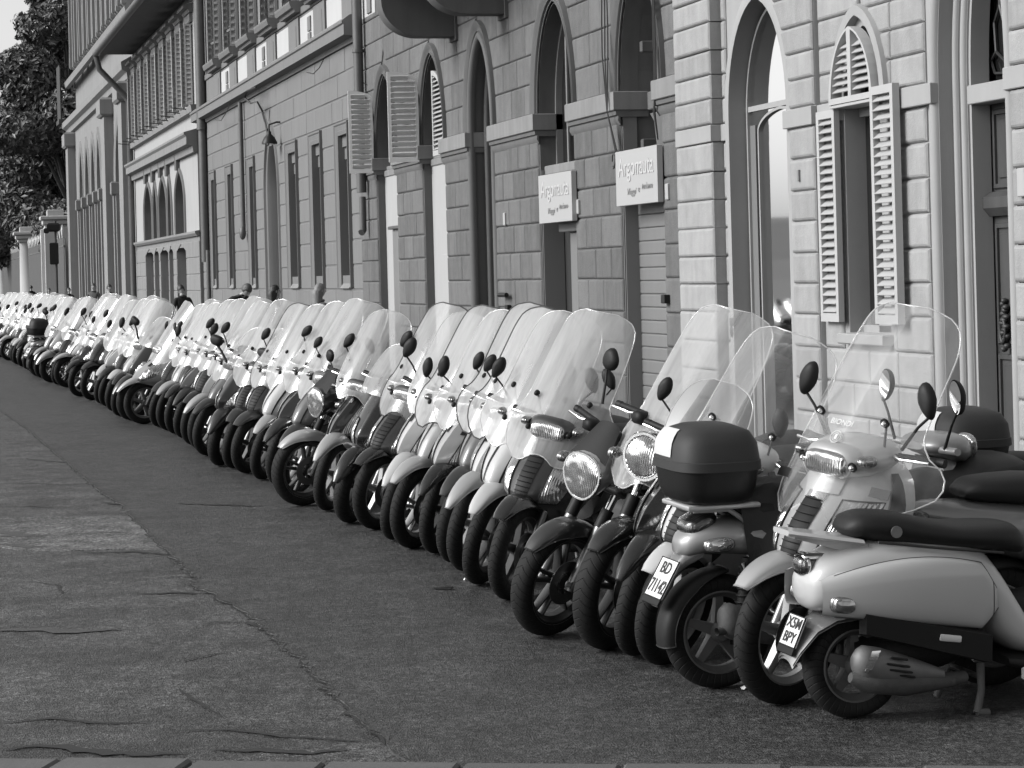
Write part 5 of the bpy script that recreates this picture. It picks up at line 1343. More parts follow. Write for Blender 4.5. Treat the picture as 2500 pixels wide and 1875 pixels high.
    ws = P.add('windscreen', sm, steer=True); P.add('edge', em, parent=ws)
    for q in bl: P.add('bolt', BOLT, parent=ws, loc=q, rot=Matrix.Rotation(radians(28), 3, 'Y'), far=False)
    b = B()
    for q in bl[:2]: b.tube([(q[0] - .01, q[1], q[2]), (-.33, q[1] * .8, 1.0)], .006, 6)
    P.add('windscreen_stay', b.mesh('windscreen_stay', [MT['metal']], 60), steer=True, far=False)
    return P
def make_maxi():
    R = .29; P = Proto(R)
    t, w, d = wheel_parts(R, .195, .06, 5, MT['rim_d'], True, style=1)
    wi = P.add('wheel', w, steer=True, loc=(0, 0, R), slot=['rim']); P.add('tyre', t, parent=wi); P.add('brake_disc', d, parent=wi, far=False)
    fork(P, R, .06, .62)
    fb_ = fender(R, radians(12), radians(140), .085, .11, .04, .22, flare=.06); P.add('mudguard', fb_.mesh('mudguard', [MT['p_dgrey']], 60), steer=True, loc=(0, 0, R), slot=['fender'])
    sh = Shell([.46, .53, .60, .67, .80, .95, 1.06], [-.12, .0, .10, .11, .02, -.12, -.25], [-.36, -.38, -.40, -.42, -.45, -.47, -.48], [.10, .17, .22, .25, .265, .23, .15], 1.75, .015, .1)
    b = B(); sh.mesh(b, 24, 32, 0, 1, .85); fs = P.add('front_shield', b.mesh('front_shield', [MT['p_dgrey'], MT['p_dgrey']], 40), slot=['body', 'side'])
    for sg in (1, -1):
        b = B(); rim = sh.patch(b, .30, .64, lambda u: sg * (.10 + .16 * u), lambda u: sg * (.16 + .16 * u + .34 * sin(pi * (.08 + .84 * u))), .004, 12, 7, bulge=.012)
        P.add('headlight', b.mesh('headlight', [MT['lens']], 60), parent=fs)
        b = B(); b.tube(rim, .005, 5, closed=True); P.add('lens_rim', b.mesh('lens_rim', [MT['plast']], 60), parent=fs, far=False)
        b = B(); sh.patch(b, .22, .30, lambda u: sg * .1, lambda u: sg * .75, .006, 3, 8); P.add('trim_strip', b.mesh('trim_strip', [MT['plast']], 60), parent=fs)
    # nose spoiler below
    b = B(); xloft(b, [(.13, .62, .05, .012), (.06, .58, .14, .02), (-.10, .52, .17, .03), (-.2, .5, .14, .03)], 8, 14, e=2.6); P.add('lower_cowl', b.mesh('lower_cowl', [MT['plast']], 50), slot=['side'])
    bars(P, 1.04, -.42, .35)
    b = B(); xloft(b, [(-.26, 1.04, .13, .04), (-.36, 1.06, .17, .05), (-.46, 1.05, .15, .04), (-.5, 1.04, .1, .02)], 8, 16, e=2.6); P.add('dashboard', b.mesh('dashboard', [MT['plast']], 50))
    for sg in (1, -1):
        me, gm = mirror_parts((-.12, sg * .17, 1.0), (-.14, sg * .33, 1.14), (.03, .075, .05), .1, square=3, stem=.011)
        mi = P.add('mirror', me); P.add('mirror_glass', gm, parent=mi, far=False)
    std_rear(P, R, .82, 1.42, .04)
    sm, em, bl = screen_parts([.20, .22, .215, .19, .13, .05], [0, .25, .5, .78, .94, 1], .98, 1.36, -.10, -.40, .09, notch=(.05, .0), bolts=())
    ws = P.add('windscreen', sm); P.add('edge', em, parent=ws)
    return P
def make_naked():
    R = .30; P = Proto(R)
    t, w, d = wheel_parts(R, .222, .062, 5, MT['rim_d'], True, style=1)
    wi = P.add('wheel', w, steer=True, loc=(0, 0, R)); P.add('tyre', t, parent=wi); P.add('brake_disc', d, parent=wi)
    b = B(); b.lathe([(.226, .047), (.232, .047), (.232, .051), (.226, .051)], (0, 0, 0), 'y', 40, closed=True); P.add('rim_stripe', b.mesh('rim_stripe', [MT['rim_s']], 60), parent=wi, far=False)
    b = B()
    for sg in (1, -1):
        p0 = Vector((.0, sg * .10, R)); L_ = .72
        b.tube([p0 - AX * .03, p0 + AX * .32], .027, 10, mi=0); b.tube([p0 + AX * .32, p0 + AX * .42], .032, 10, mi=2); b.tube([p0 + AX * .42, p0 + AX * L_], .0205, 10, mi=1)
        b.lathe([(0, -.018), (.03, -.018), (.03, .018), (0, .018)], tuple(p0), 'y', 10, mi=0)
    b.box(tuple(Vector((0, 0, R)) + AX * .70), (.05, .13, .018), Matrix.Rotation(-RAKE, 3, 'Y'), 0, .01); b.box(tuple(Vector((0, 0, R)) + AX * .52), (.05, .13, .02), Matrix.Rotation(-RAKE, 3, 'Y'), 0, .01)
    P.add('fork', b.mesh('fork', [MT['metal'], MT['chrome'], MT['plast']], 60), steer=True)
    fb_ = fender(R, radians(38), radians(150), .078, .07, .022, .4); P.add('mudguard', fb_.mesh('mudguard', [MT['p_dgrey']], 60), steer=True, loc=(0, 0, R), slot=['fender'])
    # angular headlamp with a cowl
    ring = lambda x, s, z: [(x, s * .12 * sgnp(cos(a), .8) * (1 - .25 * max(0, -sin(a))), z + s * .115 * sgnp(sin(a), .9)) for a in [2 * pi * i / 24 for i in range(24)]]
    b = B(); b.loft([ring(-.06, 1.0, .84), ring(-.08, 1.06, .84), ring(-.22, .85, .87), ring(-.28, .4, .9)], True, (False, True)); hl = P.add('headlight_housing', b.mesh('headlight_housing', [MT['p_silver']], 50), steer=True, slot=['cover'])
    b = B(); b.loft([ring(-.055, 1.0, .84), ring(-.046, .94, .84), ring(-.040, .6, .84), ring(-.038, .1, .84)], True, (False, True)); P.add('headlight', b.mesh('headlight', [MT['lens']], 60), parent=hl)
    b = B(); b.tube(ring(-.055, 1.0, .84), .009, 6, closed=True); P.add('headlight_bezel', b.mesh('headlight_bezel', [MT['chrome']], 60), parent=hl)
    sm = B(); sm.grid([[(-.08 - .13 * v, u * (.12 - .05 * v), .95 + .16 * v - .02 * u * u) for u in np.linspace(-1, 1, 9)] for v in np.linspace(0, 1, 6)]); P.add('fly_screen', sm.mesh('fly_screen', [MT['plast']], 80), steer=True, slot=['screen'])
    hb = bars(P, 1.03, -.36, .38)
    b = B(); b.lathe([(0, .02), (.045, .02), (.05, .0), (.045, -.03), (0, -.03)], (-.27, 0, 1.0), 'x', 16); b.box((-.30, .2, 1.02), (.035, .03, .03), ch=.01); b.box((-.30, -.2, 1.02), (.035, .03, .03), ch=.01); P.add('instrument', b.mesh('instrument', [MT['plast']], 60), steer=True)
    for sg in (1, -1):
        me, gm = mirror_parts((-.34, sg * .22, 1.04), (-.37, sg * .34, 1.19), (.022, .055, .055), .5, square=2.5)
        mi = P.add('mirror', me, steer=True); P.add('mirror_glass', gm, parent=mi, far=False)
        b = B(); b.tube([(-.17, sg * .1, .86), (-.16, sg * .2, .86)], .008, 6); b.ell((-.15, sg * .22, .86), (.045, .028, .028), 2.2, 12, 8); P.add('indicator', b.mesh('indicator', [MT['lens_o']], 60), steer=True)
    b = B(); xloft(b, [(-.38, .82, .09, .04), (-.44, .85, .15, .11), (-.62, .87, .17, .12), (-.80, .80, .11, .09), (-.88, .77, .08, .04)], 12, 18, e=2.4); P.add('fuel_tank', b.mesh('fuel_tank', [MT['p_dgrey']], 50), slot=['body'])
    b = B(); b.box((-.62, 0, .45), (.2, .16, .2), ch=.05); b.tube([(-.35, -.1, .45), (-.3, -.13, .25), (-.6, -.14, .16), (-1.2, -.16, .3), (-1.5, -.17, .38)], [.025, .025, .03, .05, .05], 8); P.add('engine', b.mesh('engine', [MT['plastg']], 50))
    b = B(); xloft(b, [(-.84, .80, .08, .03), (-.95, .80, .14, .05), (-1.3, .86, .12, .05), (-1.5, .9, .06, .02)], 10, 14, e=2.6); P.add('seat', b.mesh('seat', [MT['seat']], 50))
    b = B(); xloft(b, [(-.9, .68, .1, .05), (-1.2, .76, .12, .06), (-1.55, .86, .06, .04)], 8, 14, e=2.6); b.tube([(-.4, 0, .8), (-.7, 0, .62), (-.95, 0, .45), (-1.4, .08, .3)], .035, 8); P.add('frame', b.mesh('frame', [MT['plast']], 50))
    t, w, d = wheel_parts(R, .222, .075, 5, MT['rim_d'], False, style=1); wi = P.add('wheel', w, loc=(-1.40, 0, R)); P.add('tyre', t, parent=wi)
    return P
def make_classic():
    """upright bike with a big round headlamp"""
    P = make_naked(); 
    pass
    for i, q in enumerate(P.parts):
        if q['name'] == 'headlight_housing':
            b = B(); b.lathe([(.10, .0), (.112, -.02), (.108, -.08), (.08, -.16), (0, -.19)], (-.06, 0, .90), 'x', 24); q['me'] = b.mesh('headlight_housing', [MT['p_grey']], 50)
        if q['name'] == 'headlight':
            b = B(); b.lathe([(.10, .0), (.09, .018), (.05, .034), (.0, .04)], (-.06, 0, .90), 'x', 24); q['me'] = b.mesh('headlight', [MT['lens']], 60)
        if q['name'] == 'headlight_bezel':
            b = B(); b.tube([(-.056, .106 * cos(2 * pi * k / 28), .90 + .106 * sin(2 * pi * k / 28)) for k in range(28)], .011, 6, closed=True); q['me'] = b.mesh('headlight_bezel', [MT['chrome']], 60)
    sm, em, bl = SCREENS['broad']
    ws = P.add('windscreen', sm, steer=True, loc=(-.02, 0, -.06)); P.add('edge', em, parent=ws)
    return P
PR = {'smooth': make_scooter('smooth'), 'grille': make_scooter('grille'), 'edged': make_scooter('edged'), 'maxi': make_maxi(), 'naked': make_naked(), 'classic': make_classic()}
# ================================================================== the rear-on scooters at the near end
def plate_mesh(hw, hh):
    b = B(); b.box((0, 0, 0), (.004, hw, hh), ch=.003); return b.mesh('number_plate', [MT['plate']])
def plate(P, parent, loc, tilt, lines, hw, hh, yaw=0.0):
    M = Matrix.Rotation(yaw, 3, 'Z') @ Matrix.Rotation(tilt, 3, 'Y')
    pi_ = P.add('number_plate', plate_mesh(hw, hh), loc=loc, rot=M, parent=parent)
    for txt, sz, z in lines:
        me = text_mesh(txt, sz, .001, True); w = max(v.co.x for v in me.vertices) - min(v.co.x for v in me.vertices)
        k = min(1.0, hw * 1.75 / w)
        me.transform(Matrix.Rotation(-pi / 2, 4, 'Z') @ Matrix.Rotation(pi / 2, 4, 'X') @ Matrix.Diagonal((k, 1, 1, 1)))
        me.materials.clear(); me.materials.append(MT['ink'])
        P.add('lettering', me, parent=pi_, loc=(-.006, 0, z))
    b = B(); b.box((0, 0, -hh - .016), (.005, hw, .016), ch=.003)
    b.tube([(-.004, hw, -hh), (-.004, hw, hh), (-.004, -hw, hh), (-.004, -hw, -hh)], .0035, 5, closed=True)
    P.add('plate_frame', b.mesh('plate_frame', [MT['plast']]), parent=pi_)
    return pi_
def make_vespa():
    R = .218; P = Proto(R); L = 1.28
    # pressed steel tail with bulging side cowls
    b = B(); xloft(b, [(-.235, .545, .05, .035), (-.215, .545, .105, .075), (-.15, .565, .15, .115), (.0, .60, .175, .125), (.2, .60, .18, .125), (.40, .585, .165, .125), (.52, .55, .15, .13), (.60, .46, .15, .15), (.68, .36, .165, .12), (.76, .27, .175, .05)], 30, 28, e=2.5)
    bd = P.add('body', b.mesh('body', [MT['p_vespa']], 50))
    for sg in (1, -1):
        P2 = []
        n, k = 28, 16
        for i in range(n + 1):
            u = i / n; x = -.215 + .80 * u
            top = .52 + .155 * sin(pi * min(1, u * .62 + .16)) ** 1.0 - .02 * u; bot = .455 - .115 * u
            th = .085 * (sin(pi * min(1, .06 + u * .95)) ** .55) * (1 - .15 * u)
            if u > .9: bot += (u - .9) * .9; top -= (u - .9) * 1.0
            row = []
            for j in range(k + 1):
                a = -pi / 2 + pi * j / k
                z = (top + bot) / 2 + (top - bot) / 2 * sgnp(sin(a), .72); y = .145 + th * abs(cos(a)) ** .62
                row.append((x, sg * y, z))
            P2.append(row)
        b = B(); b.grid(P2); sc_ = P.add('side_cowl', b.mesh('side_cowl', [MT['p_vespa']], 60), parent=bd)
        b = B(); Q_ = np.array(P2); b.tube([tuple(q) for q in Q_[2:, k - 1]], .0022, 5); b.tube([tuple(q) for q in Q_[2:, 1]], .0022, 5); b.tube([tuple(q) for q in Q_[-2, 1:]], .0022, 5); P.add('panel_gap', b.mesh('panel_gap', [MT['ink']], 60), parent=sc_)
        # dark lower strip with a pale reflector
        b = B(); rows = []
        for i in range(21):
            u = i / 20; x = -.04 + .56 * u; zt_ = .452 - .125 * u; hgt = .075 + .03 * u
            rows.append([(x, sg * .150, zt_ + .015), (x, sg * .212, zt_ + .004), (x, sg * .206, zt_ - hgt), (x, sg * .14, zt_ - hgt - .01)])
        b.grid(rows); b.add(rows[0], [(0, 1, 2, 3)]); b.add(rows[-1], [(0, 1, 2, 3)]); P.add('lower_trim', b.mesh('lower_trim', [MT['plast']], 40), parent=bd)
        b = B(); M = Matrix.Rotation(.15, 3, 'Y'); b.box((.33, sg * .212, .335), (.047, .004, .014), M, ch=.006); P.add('reflector', b.mesh('reflector', [MT['sticker']], 50), parent=bd)
        # rear indicator
        b = B(); b.ell((-.13, sg * .172, .498), (.062, .045, .037), 2.6, 18, 10, Matrix.Rotation(.12, 3, 'Y')); P.add('indicator', b.mesh('indicator', [MT['lens_o']], 60), parent=bd)
    b = B(); b.ell((-.205, 0, .635), (.05, .058, .046), 2.3, 18, 10); tl = P.add('tail_light', b.mesh('tail_light', [MT['lens_r']], 60), parent=bd)
    b = B(); b.tube([(-.215, .060 * cos(a), .635 + .049 * sin(a)) for a in [2 * pi * i / 24 for i in range(24)]], .007, 6, closed=True); b.box((-.18, 0, .67), (.05, .05, .012), ch=.008); P.add('tail_light_bezel', b.mesh('tail_light_bezel', [MT['chrome']], 60), parent=bd)
    # seat
    xs = [-.055, -.03, .05, .15, .3, .45, .58, .68, .735, .755]
    tp = spl(xs, [.79, .825, .843, .835, .80, .775, .772, .765, .72, .67]); bt = spl(xs, [.765, .742, .725, .71, .69, .672, .655, .64, .632, .64]); wd2 = spl(xs, [.06, .10, .125, .135, .15, .16, .16, .14, .11, .07])
    b = B(); rings = []
    for i in range(27):
        x = xs[0] + (xs[-1] - xs[0]) * i / 26; t, o_ = tp(x), bt(x)
        rings.append([(x, wd2(x) * sgnp(cos(2 * pi * j / 22), .75), (t + o_) / 2 + (t - o_) / 2 * sgnp(sin(2 * pi * j / 22), .78)) for j in range(22)])
    b.loft(rings); st_ = P.add('seat', b.mesh('seat', [MT['seat']], 60))
    b = B(); b.lathe([(0, .012), (.014, .012), (.017, 0), (.024, -.002), (.024, -.012), (0, -.012)], (.13, -.135, .765), 'y', 14); 
    P.add('seat_lock', b.mesh('seat_lock', [MT['metal']], 60), parent=st_)
    b = B(); b.tube([(.05, -.142, .728), (.3, -.156, .693), (.6, -.164, .655)], .006, 6); P.add('piping', b.mesh('piping', [MT['plastg']], 60), parent=st_)
    # flat grab tail
    b = B(); M = Matrix.Rotation(.17, 3, 'Y')
    rings = [[(x, y * w_, z + s) for y, s in ((-1, 0), (-.9, .012), (.9, .012), (1, 0), (.9, -.010), (-.9, -.010))] for x, w_, z in ((-.31, .075, .775), (-.26, .10, .768), (-.12, .12, .745), (.0, .125, .725))]
    b.loft(rings); b.loft([[(x, y * w_, z + s) for y, s in ((-1, .0), (1, 0), (.8, -h_), (-.8, -h_))] for x, w_, z, h_ in ((-.27, .05, .758, .01), (-.10, .10, .735, .035), (.02, .11, .718, .05))])
    P.add('grab_handle', b.mesh('grab_handle', [MT['p_vespa']], 40))
    # rear mudguard flap and plate
    b = B()
    rows = [[(x, y * w_, z + .03 * (1 - abs(y) ** 2.5)) for y in np.linspace(-1, 1, 9)] for x, z, w_ in ((-.02, .43, .11), (-.12, .42, .11), (-.20, .38, .10), (-.27, .30, .085), (-.30, .245, .07))]
    b.grid(rows); R2 = np.array(rows); R2[:, :, 2] -= .012; b.grid(R2); fl = P.add('mudguard', b.mesh('mudguard', [MT['p_grey']], 60))
    plate(P, None, (-.262, .0, .372), radians(24), (('X5M', .062, .030), ('BPY', .062, -.030)), .072, .064)
    # muffler with slotted shield on the right
    b = B(); rings = []
    for i in range(19):
        u = i / 18; x = -.075 + .40 * u; z = .255 - .075 * u; r = .078 * (min(1, u / .12 + .25) ** .6) * (1 - .72 * max(0, (u - .25) / .75) ** 1.3)
        rings.append([(x, -.155 + r * .75 * cos(a), z + r * sin(a)) for a in [2 * pi * j / 18 for j in range(18)]])
    b.loft(rings); mf = P.add('muffler', b.mesh('muffler', [MT['rim_m']], 60))
    b = B(); b.tube([(-.09, -.16, .20), (-.03, -.16, .185), (.15, -.15, .16), (.33, -.14, .15), (.45, -.10, .15)], [.02, .05, .055, .032, .026], 10); b.box((.33, -.13, .145), (.05, .03, .02), ch=.008); P.add('exhaust_pipe', b.mesh('exhaust_pipe', [MT['rust']], 60), parent=mf)
    for i in range(4):
        b = B(); u = .34 + .0 * i; dz = .034 - .021 * i
        b.box((.085 + .012 * i + (0 if i in (1, 2) else .02), -.210 + .0035 * abs(i - 1.2) ** 2, .235 + dz - .012 * i * .3), (.052 if i in (1, 2) else .036, .006, .0045), Matrix.Rotation(.19, 3, 'Y'), ch=.003); P.add('slot', b.mesh('slot', [MT['blackp']]), parent=mf)
    for x, z in ((.015, .315 - .02), (-.045, .235)):
        b = B(); b.lathe([(0, -.008), (.008, -.008), (.01, .004), (0, .006)], (x, -.212, z), 'y', 10); P.add('bolt', b.mesh('bolt', [MT['metal']], 60), parent=mf)
    b = B(); b.grid([[(-.06 + .085 * u + .04 * v, -.2148 - .004 * sin(pi * v), .235 + .075 * v - .0 * u) for v in np.linspace(0, 1, 6)] for u in np.linspace(0, .45, 5)]); P.add('heat_shield', b.mesh('heat_shield', [MT['chrome']], 60), parent=mf)
    # engine, floor, stand
    b = B(); xloft(b, [(.0, .24, .08, .07), (.2, .26, .1, .1), (.42, .30, .1, .11), (.52, .33, .08, .08)], 8, 14, e=2.6); b.box((.25, -.09, .36), (.12, .06, .05), ch=.02); P.add('engine', b.mesh('engine', [MT['plast']], 50))
    b = B(); xloft(b, [(.62, .21, .17, .02), (.70, .20, .20, .028), (1.0, .19, .21, .028), (1.14, .22, .20, .03)], 8, 16, e=4); P.add('floorboard', b.mesh('floorboard', [MT['plast']], 50))
    b = B(); b.box((.9, -.205, .165), (.24, .012, .028), ch=.008); b.box((.9, .205, .165), (.24, .012, .028), ch=.008); P.add('sill', b.mesh('sill', [MT['p_vespa']]))
    b = B(); b.tube([(.52, -.11, .20), (.50, -.15, .10), (.47, -.17, .015)], [.018, .016, .018], 8); b.tube([(.47, -.17, .018), (.52, -.175, .012)], .018, 8); b.tube([(.52, .11, .20), (.50, .15, .10), (.47, .17, .015)], .016, 8); b.tube([(.51, -.13, .15), (.51, .13, .15)], .012, 6); P.add('centre_stand', b.mesh('centre_stand', [MT['rust']], 60))
    b = B(); b.tube([(-.13, .02, .26), (.0, .05, .42)], .02, 8); P.add('shock_absorber', b.mesh('shock_absorber', [MT['metal']], 60))
    # front: shield, wheel, headset
    sh = Shell([.22, .35, .55, .75, .92], [1.18, 1.23, 1.27, 1.23, 1.17], [1.13, 1.12, 1.12, 1.10, 1.08], [.17, .22, .235, .21, .13], 2.2)
    b = B(); sh.mesh(b, 14, 22); P.add('leg_shield', b.mesh('leg_shield', [MT['p_vespa']], 50))
    b = B(); xloft(b, [(1.28, .98, .06, .05), (1.2, 1.0, .12, .07), (1.08, 1.0, .17, .05), (1.02, .99, .1, .02)], 8, 16); b.tube([(1.06, -.33, .99), (1.10, 0, .98), (1.06, .33, .99)], .017, 8); P.add('handlebar', b.mesh('handlebar', [MT['p_vespa']], 50))
    b = B(); b.ell((1.27, 0, .98), (.03, .07, .07), 2, 16, 10); P.add('headlight', b.mesh('headlight', [MT['lens']], 60))
    for xw, rr in ((0, R), (L, R)):
        t, w, d = wheel_parts(rr, .150, .055, 5, MT['rim_m'], False, style=0); wi = P.add('wheel', w, loc=(xw, 0, rr)); P.add('tyre', t, parent=wi)
    b = fender(R, radians(10), radians(170), .08, .08, .03, .5); P.add('mudguard', b.mesh('mudguard', [MT['p_vespa']], 60), loc=(L, 0, R))
    for sg in (1, -1):
        me, gm = mirror_parts((1.06, sg * .22, 1.0), (1.05, sg * .32, 1.16), (.024, .05, .05), .2); mi = P.add('mirror', me); P.add('mirror_glass', gm, parent=mi)
    return P
def case_parts(P, c, s=(.20, .22, .165), parent=None):
    """rounded top case: lower tray, lid and pale corner reflectors; c is the centre of its floor"""
    def ring(z, k, ex=3.4, dx=0): return [(c[0] + dx + s[0] * k * sgnp(cos(a), 2 / ex), c[1] + s[1] * k * sgnp(sin(a), 2 / ex), z) for a in [2 * pi * i / 36 for i in range(36)]]
    H_ = s[2] * 2
    b = B(); b.loft([ring(c[2], .70), ring(c[2] + .015, .82), ring(c[2] + H_ * .2, .92), ring(c[2] + H_ * .46, .985)], True, (True, True))
    tc_ = P.add('top_case', b.mesh('top_case', [MT['blackp']], 50), parent=parent)
    b = B(); b.loft([ring(c[2] + H_ * .44, 1.0), ring(c[2] + H_ * .445, 1.03), ring(c[2] + H_ * .56, 1.02), ring(c[2] + H_ * .57, 1.0), ring(c[2] + H_ * .78, .95), ring(c[2] + H_ * .93, .80), ring(c[2] + H_, .5), ring(c[2] + H_ * 1.015, .15)], True, (True, True))
    P.add('lid', b.mesh('lid', [MT['plastg']], 40), parent=tc_)
    for sg in (1,):
        b = B(); rows = []
        for z, k in ((.60, 1.005), (.70, .985), (.78, .962), (.86, .90), (.925, .815), (.955, .74)):
            rows.append([(c[0] + s[0] * (k + .006) * sgnp(cos(a), 2 / 3.4), c[1] + s[1] * (k + .006) * sgnp(sin(a), 2 / 3.4), c[2] + H_ * z + .003) for a in np.linspace(pi - .50, pi + .12, 8)])
        b.grid(rows); P.add('reflector', b.mesh('reflector', [MT['sticker']], 60), parent=tc_)
    return tc_
def make_liberty():
    R = .252; P = Proto(R); L = 1.32
    b = B(); xloft(b, [(-.20, .635, .04, .03), (-.17, .645, .085, .055), (-.05, .675, .13, .075), (.15, .665, .155, .085), (.35, .64, .165, .10), (.55, .585, .165, .13), (.68, .50, .15, .16), (.78, .38, .15, .12), (.86, .29, .16, .05)], 30, 26, e=2.5)
    bd = P.add('body', b.mesh('body', [MT['p_lib']], 50))
    b = B(); b.ell((-.10, 0, .735), (.085, .095, .045), 2.4, 20, 10, Matrix.Rotation(-.35, 3, 'Y')); P.add('tail_light', b.mesh('tail_light', [MT['lens_r']], 60), parent=bd)
    for sg in (1, -1):
        b = B(); b.ell((-.045, sg * .118, .652), (.075, .034, .033), 2.5, 18, 10, Matrix.Rotation(-.05, 3, 'Y')); P.add('indicator', b.mesh('indicator', [MT['lens']], 60), parent=bd)
        b = B(); xloft(b, [(.22, .56, .02, .02), (.32, .52, .03, .06), (.55, .46, .03, .085), (.70, .42, .02, .05)], 10, 14); me = b.mesh('side_panel', [MT['p_silver']], 50); P.add('side_panel', me, loc=(0, sg * .15, 0), parent=bd)
        b = B(); b.box((.30, sg * .172, .555), (.10, .006, .02), Matrix.Rotation(.3, 3, 'Y'), ch=.003)
    me = text_mesh('Liberty', .062, .003, True, shear=.25); me.materials.append(MT['ink']); me.transform(Matrix.Rotation(pi / 2, 4, 'X')); P.add('lettering', me, loc=(.33, -.166, .705), rot=Matrix.Rotation(.22, 3, 'Y') @ Matrix.Rotation(-.0, 3, 'Z'), parent=bd)
    me = text_mesh('125', .05, .003, True, shear=.25); me.materials.append(MT['ink']); me.transform(Matrix.Rotation(pi / 2, 4, 'X')); P.add('lettering', me, loc=(.40, -.168, .648), rot=Matrix.Rotation(.22, 3, 'Y'), parent=bd)
    # plate arm and plate
    b = B(); xloft(b, [(-.30, .40, .05, .02), (-.26, .46, .06, .03), (-.20, .56, .06, .035), (-.10, .62, .08, .04)], 8, 12, e=3); P.add('plate_arm', b.mesh('plate_arm', [MT['p_grey']], 50))
    plate(P, None, (-.262, .0, .50), radians(30), (('BD', .075, .045), ('71142', .085, -.042)), .085, .09)
    b = fender(R, radians(60), radians(165), .075, .05, .03, .8); P.add('mudguard', b.mesh('mudguard', [MT['plast']], 60), loc=(0, 0, R), rot=Matrix.Rotation(radians(-25), 3, 'Y'))
    # exhaust with blunt end
    b = B(); rings = []
    for i in range(16):
        u = i / 15; x = -.06 + .36 * u; z = .335 - .10 * u; r = .085 * (min(1, u / .15 + .35) ** .6) * (1 - .30 * u)
        rings.append([(x, -.15 + r * .7 * cos(a), z + r * sin(a) * (1 - .1 * u)) for a in [2 * pi * j / 18 for j in range(18)]])
    b.loft(rings); mf = P.add('muffler', b.mesh('muffler', [MT['rust']], 60))
    b = B(); b.tube([(-.085, -.17, .285), (-.03, -.16, .285)], .018, 10, caps=False); b.tube([(.28, -.14, .22), (.5, -.12, .2), (.7, -.05, .25)], .03, 8); P.add('exhaust_pipe', b.mesh('exhaust_pipe', [MT['rust']], 60), parent=mf)
    b = B(); b.tube([(.05, -.15, .57), (.09, -.175, .46), (.17, -.18, .36), (.30, -.17, .29), (.40, -.16, .28)], .012, 8); P.add('crash_bar', b.mesh('crash_bar', [MT['chrome']], 60))
    b = B(); b.tube([(.06, -.09, .26), (.10, -.09, .58)], [.028, .024], 8); 
    for i in range(9): b.tube([(.062 + i * .0045 + .03 * cos(a), -.09 + .03 * sin(a), .30 + i * .03) for a in [2 * pi * k / 10 for k in range(10)]], .006, 5, closed=True)
    P.add('shock_absorber', b.mesh('shock_absorber', [MT['plastg']], 60))
    b = B(); xloft(b, [(.05, .25, .07, .06), (.3, .28, .1, .1), (.55, .32, .11, .11), (.65, .33, .08, .08)], 8, 14, e=2.6); P.add('engine', b.mesh('engine', [MT['plast']], 50))
    b = B(); xloft(b, [(.12, .78, .08, .02), (.16, .79, .13, .05), (.45, .765, .15, .07), (.75, .74, .13, .065), (.84, .72, .08, .03)], 12, 16, e=2.6); st_ = P.add('seat', b.mesh('seat', [MT['seat']], 50))
    # rain cover thrown over the seat
    b = B(); rc_ = random.Random(9); rows = []
    for i in range(25):
        u = i / 24; x = .06 + 1.0 * u; row = []
        for j in range(21):
            v = -1 + 2 * j / 20; 
            zt_ = .86 - .02 * u + .05 * sin(u * 5); dr = (.30 - .16 * u + .05 * sin(u * 19 + 2 * (v > 0))) 
            y = .20 * sgnp(v, .7) * (1 + .06 * sin(u * 23 + v * 4)); z = zt_ - dr * max(0, abs(v) - .35) ** .9 * 1.5 + .012 * sin(u * 31 + v * 9)
            row.append((x, y, z))
        rows.append(row)
    b.grid(rows); P.add('seat_cover', b.mesh('seat_cover', [MT['cloth']], 70))
    b = B(); 
    for sg in (1, -1): b.tube([(.15, sg * .1, .70), (.0, sg * .11, .80), (-.16, sg * .1, .80)], .012, 6)
    b.box((-.03, 0, .815), (.17, .14, .012), ch=.006); P.add('luggage_rack', b.mesh('luggage_rack', [MT['p_silver']], 60))
    case_parts(P, (-.05, 0, .83))
    b = B(); xloft(b, [(.76, .25, .17, .02), (.86, .24, .2, .028), (1.05, .24, .2, .028), (1.14, .28, .18, .03)], 8, 16, e=4); P.add('floorboard', b.mesh('floorboard', [MT['plast']], 50))
    sh = Shell([.30, .45, .62, .80, .96], [1.20, 1.27, 1.30, 1.24, 1.16], [1.13, 1.11, 1.09, 1.06, 1.04], [.12, .18, .20, .19, .11], 2.2)
    b = B(); sh.mesh(b, 14, 22); P.add('leg_shield', b.mesh('leg_shield', [MT['p_lib']], 50))
    b = B(); xloft(b, [(1.24, .99, .06, .05), (1.15, 1.0, .15, .07), (1.02, 1.02, .17, .05), (.96, 1.02, .1, .02)], 8, 16); b.tube([(1.0, -.33, 1.02), (1.04, 0, 1.0), (1.0, .33, 1.02)], .017, 8); P.add('handlebar', b.mesh('handlebar', [MT['p_lib']], 50))
    b = B(); b.ell((1.24, 0, 1.0), (.03, .08, .06), 2.4, 16, 10); P.add('headlight', b.mesh('headlight', [MT['lens']], 60))
    t, w, d = wheel_parts(R, .183, .052, 5, MT['rim_m'], False, style=0); wi = P.add('wheel', w, loc=(0, 0, R)); P.add('tyre', t, parent=wi)
    t, w, d = wheel_parts(.28, .205, .045, 5, MT['rim_m'], False, style=0); wi = P.add('wheel', w, loc=(L, 0, .28)); P.add('tyre', t, parent=wi)
    b = fender(.28, radians(20), radians(160), .07, .07, .03, .4); P.add('mudguard', b.mesh('mudguard', [MT['p_lib']], 60), loc=(L, 0, .28))
    b = B(); b.tube([(.55, -.1, .2), (.5, -.17, .02)], .015, 6); b.tube([(.55, .1, .2), (.5, .17, .02)], .015, 6); P.add('centre_stand', b.mesh('centre_stand', [MT['rust']], 60))
